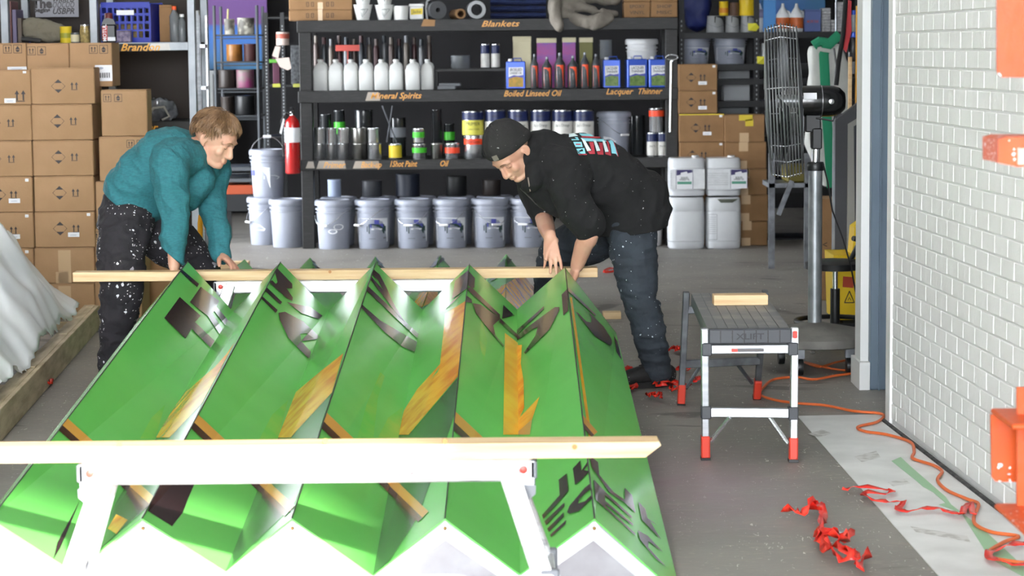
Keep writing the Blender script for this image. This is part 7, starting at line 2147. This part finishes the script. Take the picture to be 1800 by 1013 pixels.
skin.limb([TA[4], shA_n, elA_n, wrA_n], [.05, .047, .037, .026]); skin.limb([TA[4], shA_f, elA_f, wrA_f], [.05, .047, .037, .026])
hnA = [at(210, 405, D(6.88)), at(222, 505, D(6.76)), at(204, 640, D(6.88))]
hfA = [at(248, 400, D(7.1)), at(350, 472, D(7.08)), at(372, 590, D(7.22))]
for h_ in (hnA, hfA): skin.limb([TA[0]] + h_, [.06, .06, .05, .04])
add_hand(skin, wrA_n + Vector((.004, -.005, -.03)), (.25, -.1, -.96), (.85, -.3, .3), (.3, .5, .4), 1)
add_hand(skin, wrA_f + Vector((.01, -.025, -.012)), (.55, -.62, -.42), (.1, -.55, -.8), (.25, .45, .35), -1, 1.0)
me = remesh(skin, .0045, 4, .5)
bodyA = link('body', me, SKIN, manA)
face_marks(bodyA, me, MA, mat('fair brow', '#8a6547', .8), LIP, mat('lash', '#4a3428', .8))
# shirt
TEAL = mat('teal jersey', '#2a6d74', .85, var='#265f66', vscale=60, vstretch=(1, 1, 3), bump=.9, bscale=14, bstretch=(2.2, 2.2, .9))
sw = MB()
sw.limb([at(226, 376, D(7.0))] + TA[1:], [(.175, .125), (.18, .135), (.18, .14), (.195, .155), (.16, .125), (.06, .055)], lat=LA, n=22)
sw.limb([at(330, 283, D(6.92)), shA_n + Vector((0, .02, 0)), at(303, 335, D(6.71)), elA_n, at(305, 430, D(6.69)), wrA_n + Vector((.004, -.004, -.04))], [.1, .088, .074, .063, .052, .044])
sw.limb([at(345, 285, D(7.0)), shA_f, at(370, 335, D(7.06)), elA_f, wrA_f], [.1, .085, .066, .058, .045])
sw.limb([at(318, 340, D(6.92)), at(345, 315, D(6.93))], [.09, .085])
me = remesh(sw, .006, 5, .5)
SPA = (TA[4] - TA[0]).normalized(); AXA = (SPA, LA, SPA.cross(LA))
wrinkle(me, .013, 5.5, (1.5, .55, .9), 1.3, True, AXA); wrinkle(me, .009, 12, (1.6, .5, .8), 4.4, True, AXA); wrinkle(me, .002, 30, (1, 1, 1), 7.7)
hem(me, at(228, 366, D(7.0)), at(228, 380, D(7.0)) * 0 + Vector((-.62, 0, -.78)))
shirtA = link('shirt', me, TEAL, manA)
MB().tube([(MA @ Vector((-.025 + .066 * math.cos(k * .3142), .066 * math.sin(k * .3142), -.112))) for k in range(20)], .006, 6, True).build('collar', mat('dark collar', '#124b50', .8), shirtA)
# trousers
PANTA = splatter('paint spattered black trousers', '#1d1b1f', ('#cfcfd4', '#8f8a90', '#c9c4c4'), 34, .2, .85, '#262328', .5, .45)
pa_ = MB()
pa_.limb([TA[0] + Vector((.02, 0, .06)), TA[0]], [(.165, .118), (.165, .12)], lat=LA, n=20)
pa_.limb([at(222, 385, D(6.93))] + [at(214, 440, D(6.84)), hnA[1] + Vector((-.02, 0, 0)), at(206, 570, D(6.81)), hnA[2]], [.125, .112, .096, .08, .078])
pa_.limb([at(245, 385, D(7.08)), at(285, 415, D(7.1)), hfA[1], hfA[2]], [.13, .122, .095, .075])
me = remesh(pa_, .007, 4); wrinkle(me, .012, 7, (.8, .8, 1.7), 4.1, True); wrinkle(me, .006, 18, (1, 1, 1.5), 2.1, True)
trA = link('trousers', me, PANTA, manA)
shoe(manA, (hnA[2].x, hnA[2].y + .02), (.8, -.3), BLKPL, mat('shoe sole', '#3a3a3a', .8))
shoe(manA, (hfA[2].x, hfA[2].y + .02), (.8, -.1), BLKPL, mat('shoe sole', '#3a3a3a', .8))
# hair
HAIR = mat('light brown hair', '#5f4630', .5, var='#86684a', vscale=30, vstretch=(1, 1, 1))
tabA = [(0, .98), (.5, 1.12), (.9, 1.28), (1.15, 1.5), (1.35, 1.72), (1.6, 1.55), (1.85, 1.6), (2.3, 1.98), (math.pi, 2.08)]
hair = cap_mesh(MA, tabA, .011, noise_amp=.006, seed=2).build('hair', HAIR, manA, True)
shade(hair.data, 80)
rnd = random.Random(3); sm2 = MB()
for k in range(1700):
    al = rnd.uniform(-math.pi, math.pi); pm_ = lerp_table(tabA, al); p0 = pm_ * math.sqrt(rnd.random()) * .9
    ln_ = rnd.uniform(.3, .55); dr = rnd.uniform(-.25, .25); base_o = rnd.uniform(.010, .019)
    pts = [MA @ shell_pt(al + dr * q / 4, p0 + ln_ * q / 4, base_o + .006 * math.sin(q / 4 * 2.4)) for q in range(5)]
    if p0 + ln_ > pm_ + .16: continue
    sm2.tube(pts, [.0016, .0019, .0018, .0014, .0006], 3)
o = sm2.build('hair_strands', HAIR, hair, True); o['kind'] = 'stuff'

# ---------------- man in black
manB = thing('person', 'man in a black hooded sweatshirt and beanie gripping the rear plank, leaning forward', 'person', (0, 0, 0))
hc = at(899, 268, D(6.56)); MBm = head_matrix(hc, (-.45, -.45, -.77), (-.6, -.45, .66))
LB = Vector((-.1, .98, -.12)).normalized()
TB = [at(1105, 392, D(6.78)), at(1092, 350, D(6.78)), at(1055, 318, D(6.76)), at(1008, 300, D(6.73)), at(965, 290, D(6.68)), at(945, 284, D(6.66))]
skin = MB(); add_head(skin, MBm)
skin.limb([TB[4], at(938, 282, D(6.64)), MBm @ Vector((-.02, 0, -.05))], [.065, .058, .055])
shB_n, elB_n, wrB_n = at(992, 305, D(6.52)), at(1034, 402, D(6.46)), at(1014, 468, D(6.56))
shB_f, elB_f, wrB_f = at(944, 322, D(6.92)), at(955, 378, D(6.84)), at(966, 416, D(6.62))
skin.limb(TB[:5], [(.06, .05), (.1, .06), (.14, .09), (.15, .09), (.13, .08)], lat=LB)
skin.limb([TB[4], shB_n, elB_n, at(1026, 432, D(6.5)), wrB_n], [.05, .048, .042, .041, .029]); skin.limb([TB[4], shB_f, elB_f, at(960, 398, D(6.74)), wrB_f], [.05, .048, .040, .039, .028])
hnB = [at(1112, 400, D(6.66)), at(1126, 525, D(6.62)), at(1153, 640, D(6.66))]
hfB = [at(1070, 400, D(6.95)), at(978, 452, D(7.1)), at(962, 560, D(7.3))]
for h_ in (hnB, hfB): skin.limb([TB[0]] + h_, [.05, .055, .045, .036])
add_hand(skin, wrB_n + Vector((-.004, 0, -.012)), (-.35, .1, -.93), (-.8, -.3, .3), (.3, .5, .4), -1)
add_hand(skin, wrB_f + Vector((.002, -.01, -.004)), (.08, -.36, -.93), (-.35, -.85, .1), None, -1, 1.0, .1, curls=[(-.1, .2, .25), (-.12, .1, .2), (-.1, .15, .2), (-.05, .25, .3)], thumb_dir=(-.62, -.25, -.75))
me = remesh(skin, .0045, 4, .5)
bodyB = link('body', me, SKIN, manB)
face_marks(bodyB, me, MBm, mat('dark brow', '#5a4032', .8), LIP, mat('lash', '#4a3428', .8))
o = MB(); hp = at(950, 387, D(6.74))
HOOD = splatter('black sweatshirt fleece', '#121213', ('#bdbdbd', '#8a8a8a', '#9c9c9c'), 24, .07, .95, '#171718', .35, .5)
hd = MB()
hd.limb([at(1098, 384, D(6.78)), TB[1], TB[2], TB[3], TB[4], TB[5]], [(.19, .15), (.2, .165), (.2, .17), (.2, .165), (.16, .13), (.09, .085)], lat=LB, n=22)
hd.limb([at(965, 300, D(6.62)), shB_n + Vector((.015, .02, 0)), at(1006, 350, D(6.5)), elB_n + Vector((0, .0, .02))], [.11, .1, .088, .07])
hd.limb([at(955, 300, D(6.78)), shB_f, at(950, 350, D(6.88)), at(955, 374, D(6.86))], [.1, .09, .075, .062])
hd.limb([at(1118, 372, D(6.76)), at(1080, 385, D(6.76))], [.155, .145])
hd.limb([at(1122, 350, D(6.76)), at(1108, 400, D(6.76))], [(.16, .135), (.19, .15)], lat=LB)
hd.limb([at(985, 345, D(6.64)), at(955, 325, D(6.62)), at(925, 318, D(6.6))], [.09, .085, .04])
hd.limb([at(985, 258, D(6.68)), at(960, 252, D(6.66)), at(938, 258, D(6.62)), at(932, 275, D(6.56))], [.05, .06, .052, .042])   # hood folds
hd.limb([at(942, 300, D(6.54)), at(938, 318, D(6.52)), at(928, 326, D(6.54))], [.045, .04, .025])
hd.limb([at(940, 262, D(6.74)), at(925, 290, D(6.76)), at(925, 318, D(6.68))], [.045, .04, .03])
me = remesh(hd, .007, 5)
SPB = (TB[4] - TB[0]).normalized(); AXB = (SPB, LB, SPB.cross(LB))
wrinkle(me, .014, 5, (1.3, .6, .9), 2.3, True, AXB); wrinkle(me, .008, 12, (1.5, .6, .8), 5, True, AXB)
hem(me, at(1090, 412, D(6.7)), (.12, 0, -1))
hood = link('sweatshirt', me, HOOD, manB)
bvh = BVHTree.FromPolygons([v.co for v in me.vertices], [p.vertices[:] for p in me.polygons])
CY, WHP, RDP = mat('pale cyan print', '#7fc3cf', .7), mat('white print', '#cfe0e2', .7), mat('crimson print', '#a83440', .7)
def bp_(pts): return [(1000 + x / 16.88, 225 + y / 16.88) for x, y in pts]
for m, off, pts in ((RDP, .0022, [(600, 430), (720, 430), (770, 780), (620, 780), (560, 700), (680, 690)]), (RDP, .0022, [(870, 440), (990, 450), (1020, 800), (850, 790), (820, 710), (930, 700)]), (RDP, .0022, [(1100, 380), (1170, 420), (1250, 840), (1080, 790), (1060, 735), (1180, 730)]),
                    (CY, .003, [(355, 315), (1070, 350), (1100, 420), (420, 410)]), (WHP, .0036, [(355, 315), (480, 390), (660, 680), (550, 700)]), (WHP, .0036, [(720, 390), (790, 390), (920, 690), (810, 700)]), (WHP, .0036, [(980, 390), (1050, 400), (1170, 720), (1060, 730)]),
                    (CY, .0028, [(300, 180), (560, 190), (880, 230), (960, 280), (380, 250)]), (RDP, .0028, [(370, 255), (960, 275), (1060, 325), (380, 300)]), (WHP, .0028, [(0, 190), (150, 175), (280, 250), (0, 290)]),
                    (CY, .003, [(170, 290), (260, 290), (310, 380), (90, 390), (70, 350), (230, 350)]), (CY, .0028, [(130, 430), (370, 430), (410, 580), (190, 580)]), (RDP, .0038, [(190, 485), (340, 485), (350, 520), (200, 520)]),
                    (CY, .0028, [(210, 630), (460, 610), (500, 770), (270, 790)]), (HOOD, .0038, [(290, 685), (400, 640), (430, 700), (310, 725)]), (RDP, .0024, [(270, 790), (500, 770), (550, 790), (530, 810), (290, 820)]),
                    (CY, .003, [(1090, 290), (1200, 340), (1310, 430), (1380, 600), (1440, 850), (1380, 780), (1270, 770), (1220, 500)]), (RDP, .0022, [(1310, 430), (1360, 480), (1470, 860), (1430, 850)])):
    drape(bp_(pts), bvh, m, hood, 'back_print', off)
for pts, m in (([(905, 322), (914, 331), (930, 346), (945, 361), (970, 378), (992, 395)], mat('zip tape', '#3a3a36', .5)), ([(928, 312), (930, 324), (932, 336)], mat('cord tan', '#7d7368', .7))):
    Pz = []
    for u, v in pts:
        h = bvh.ray_cast(cam_pos, ray(u, v).normalized())
        if h[0]: Pz.append(h[0] + Vector((0, -.003, 0)))
    if len(Pz) > 1: MB().tube(Pz, .003, 6).build('zip' if len(pts) > 3 else 'drawstring', m, hood)
# white spatter line on the hem
JEAN = splatter('dark slate jeans', '#262c33', ('#a9b2b8', '#56626b', '#c3c8cc'), 26, .13, .85, '#2d343c', .6, .5)
pa_ = MB()
pa_.limb([TB[0] + Vector((-.03, 0, .04)), TB[0] + Vector((-.02, 0, 0))], [(.15, .11), (.15, .11)], lat=LB, n=20)
pa_.limb([at(1108, 392, D(6.72)), at(1113, 440, D(6.66)), hnB[1], at(1142, 585, D(6.62)), hnB[2], at(1155, 655, D(6.67))], [.115, .106, .078, .073, .062, .06])
pa_.limb([at(1075, 395, D(6.9)), at(1025, 425, D(7.02)), hfB[1], hfB[2]], [.12, .115, .085, .065])
me = remesh(pa_, .007, 4); wrinkle(me, .009, 8, (.8, .8, 2.0), 6.1, True); wrinkle(me, .005, 20, (.8, .8, 2.2), 3.1, True)
link('jeans', me, JEAN, manB)
SHOEM = splatter('spattered black shoe', '#141314', ('#b9b9b9', '#8a8a8a', '#a0a0a0'), 40, .2, .6, '#1c1b1b', .3, .48)
shoe(manB, (hnB[2].x + .005, hnB[2].y + .02), (-.93, -.35), SHOEM, mat('black sole', '#1b1a1a', .8))
shoe(manB, (hfB[2].x, hfB[2].y + .02), (-.8, .2), SHOEM, mat('black sole', '#1b1a1a', .8))
BEAN = splatter('charcoal knit', '#1f1e1e', ('#9a9a98', '#4a4a48', '#8a8a88'), 30, .08, .95, '#262524', .5, .5)
tabB = [(0, 1.22), (.8, 1.3), (1.57, 1.5), (2.4, 1.85), (math.pi, 1.95)]
bm_ = cap_mesh(MBm, tabB, .013, rimfade=False, noise_amp=.004, lift=.028, seed=5)
bean = bm_.build('beanie', BEAN, manB, True); shade(bean.data, 80)
P = []
for i in range(60):
    al = -math.pi + 2 * math.pi * i / 60
    P.append(MBm @ shell_pt(al, lerp_table(tabB, al) - .1, .014))
MB().tube(P, [(.019, .006)] * 60, 10, True, lat=MBm.to_3x3() @ Vector((0, 0, 1))).build('cuff', BEAN, bean, True)
al = .35
pc = MBm @ shell_pt(al, lerp_table(tabB, al) - .12, .0225); R3 = MBm.to_3x3(); nr = (pc - MBm @ HCEN).normalized(); tx = (R3 @ Vector((0, 0, 1))).cross(nr).normalized(); tz = nr.cross(tx)
mb = MB(); mb.add([pc + tx * a_ + tz * b2 + nr * c_ for c_ in (0, .002) for a_, b2 in ((-.014, -.012), (.014, -.012), (.014, .012), (-.014, .012))], [(3, 2, 1, 0), (4, 5, 6, 7), (0, 1, 5, 4), (1, 2, 6, 5), (2, 3, 7, 6), (3, 0, 4, 7)])
mb.build('cloth_tag', mat('grey tag', '#6d675e', .8), bean)
# dark side hair under the beanie
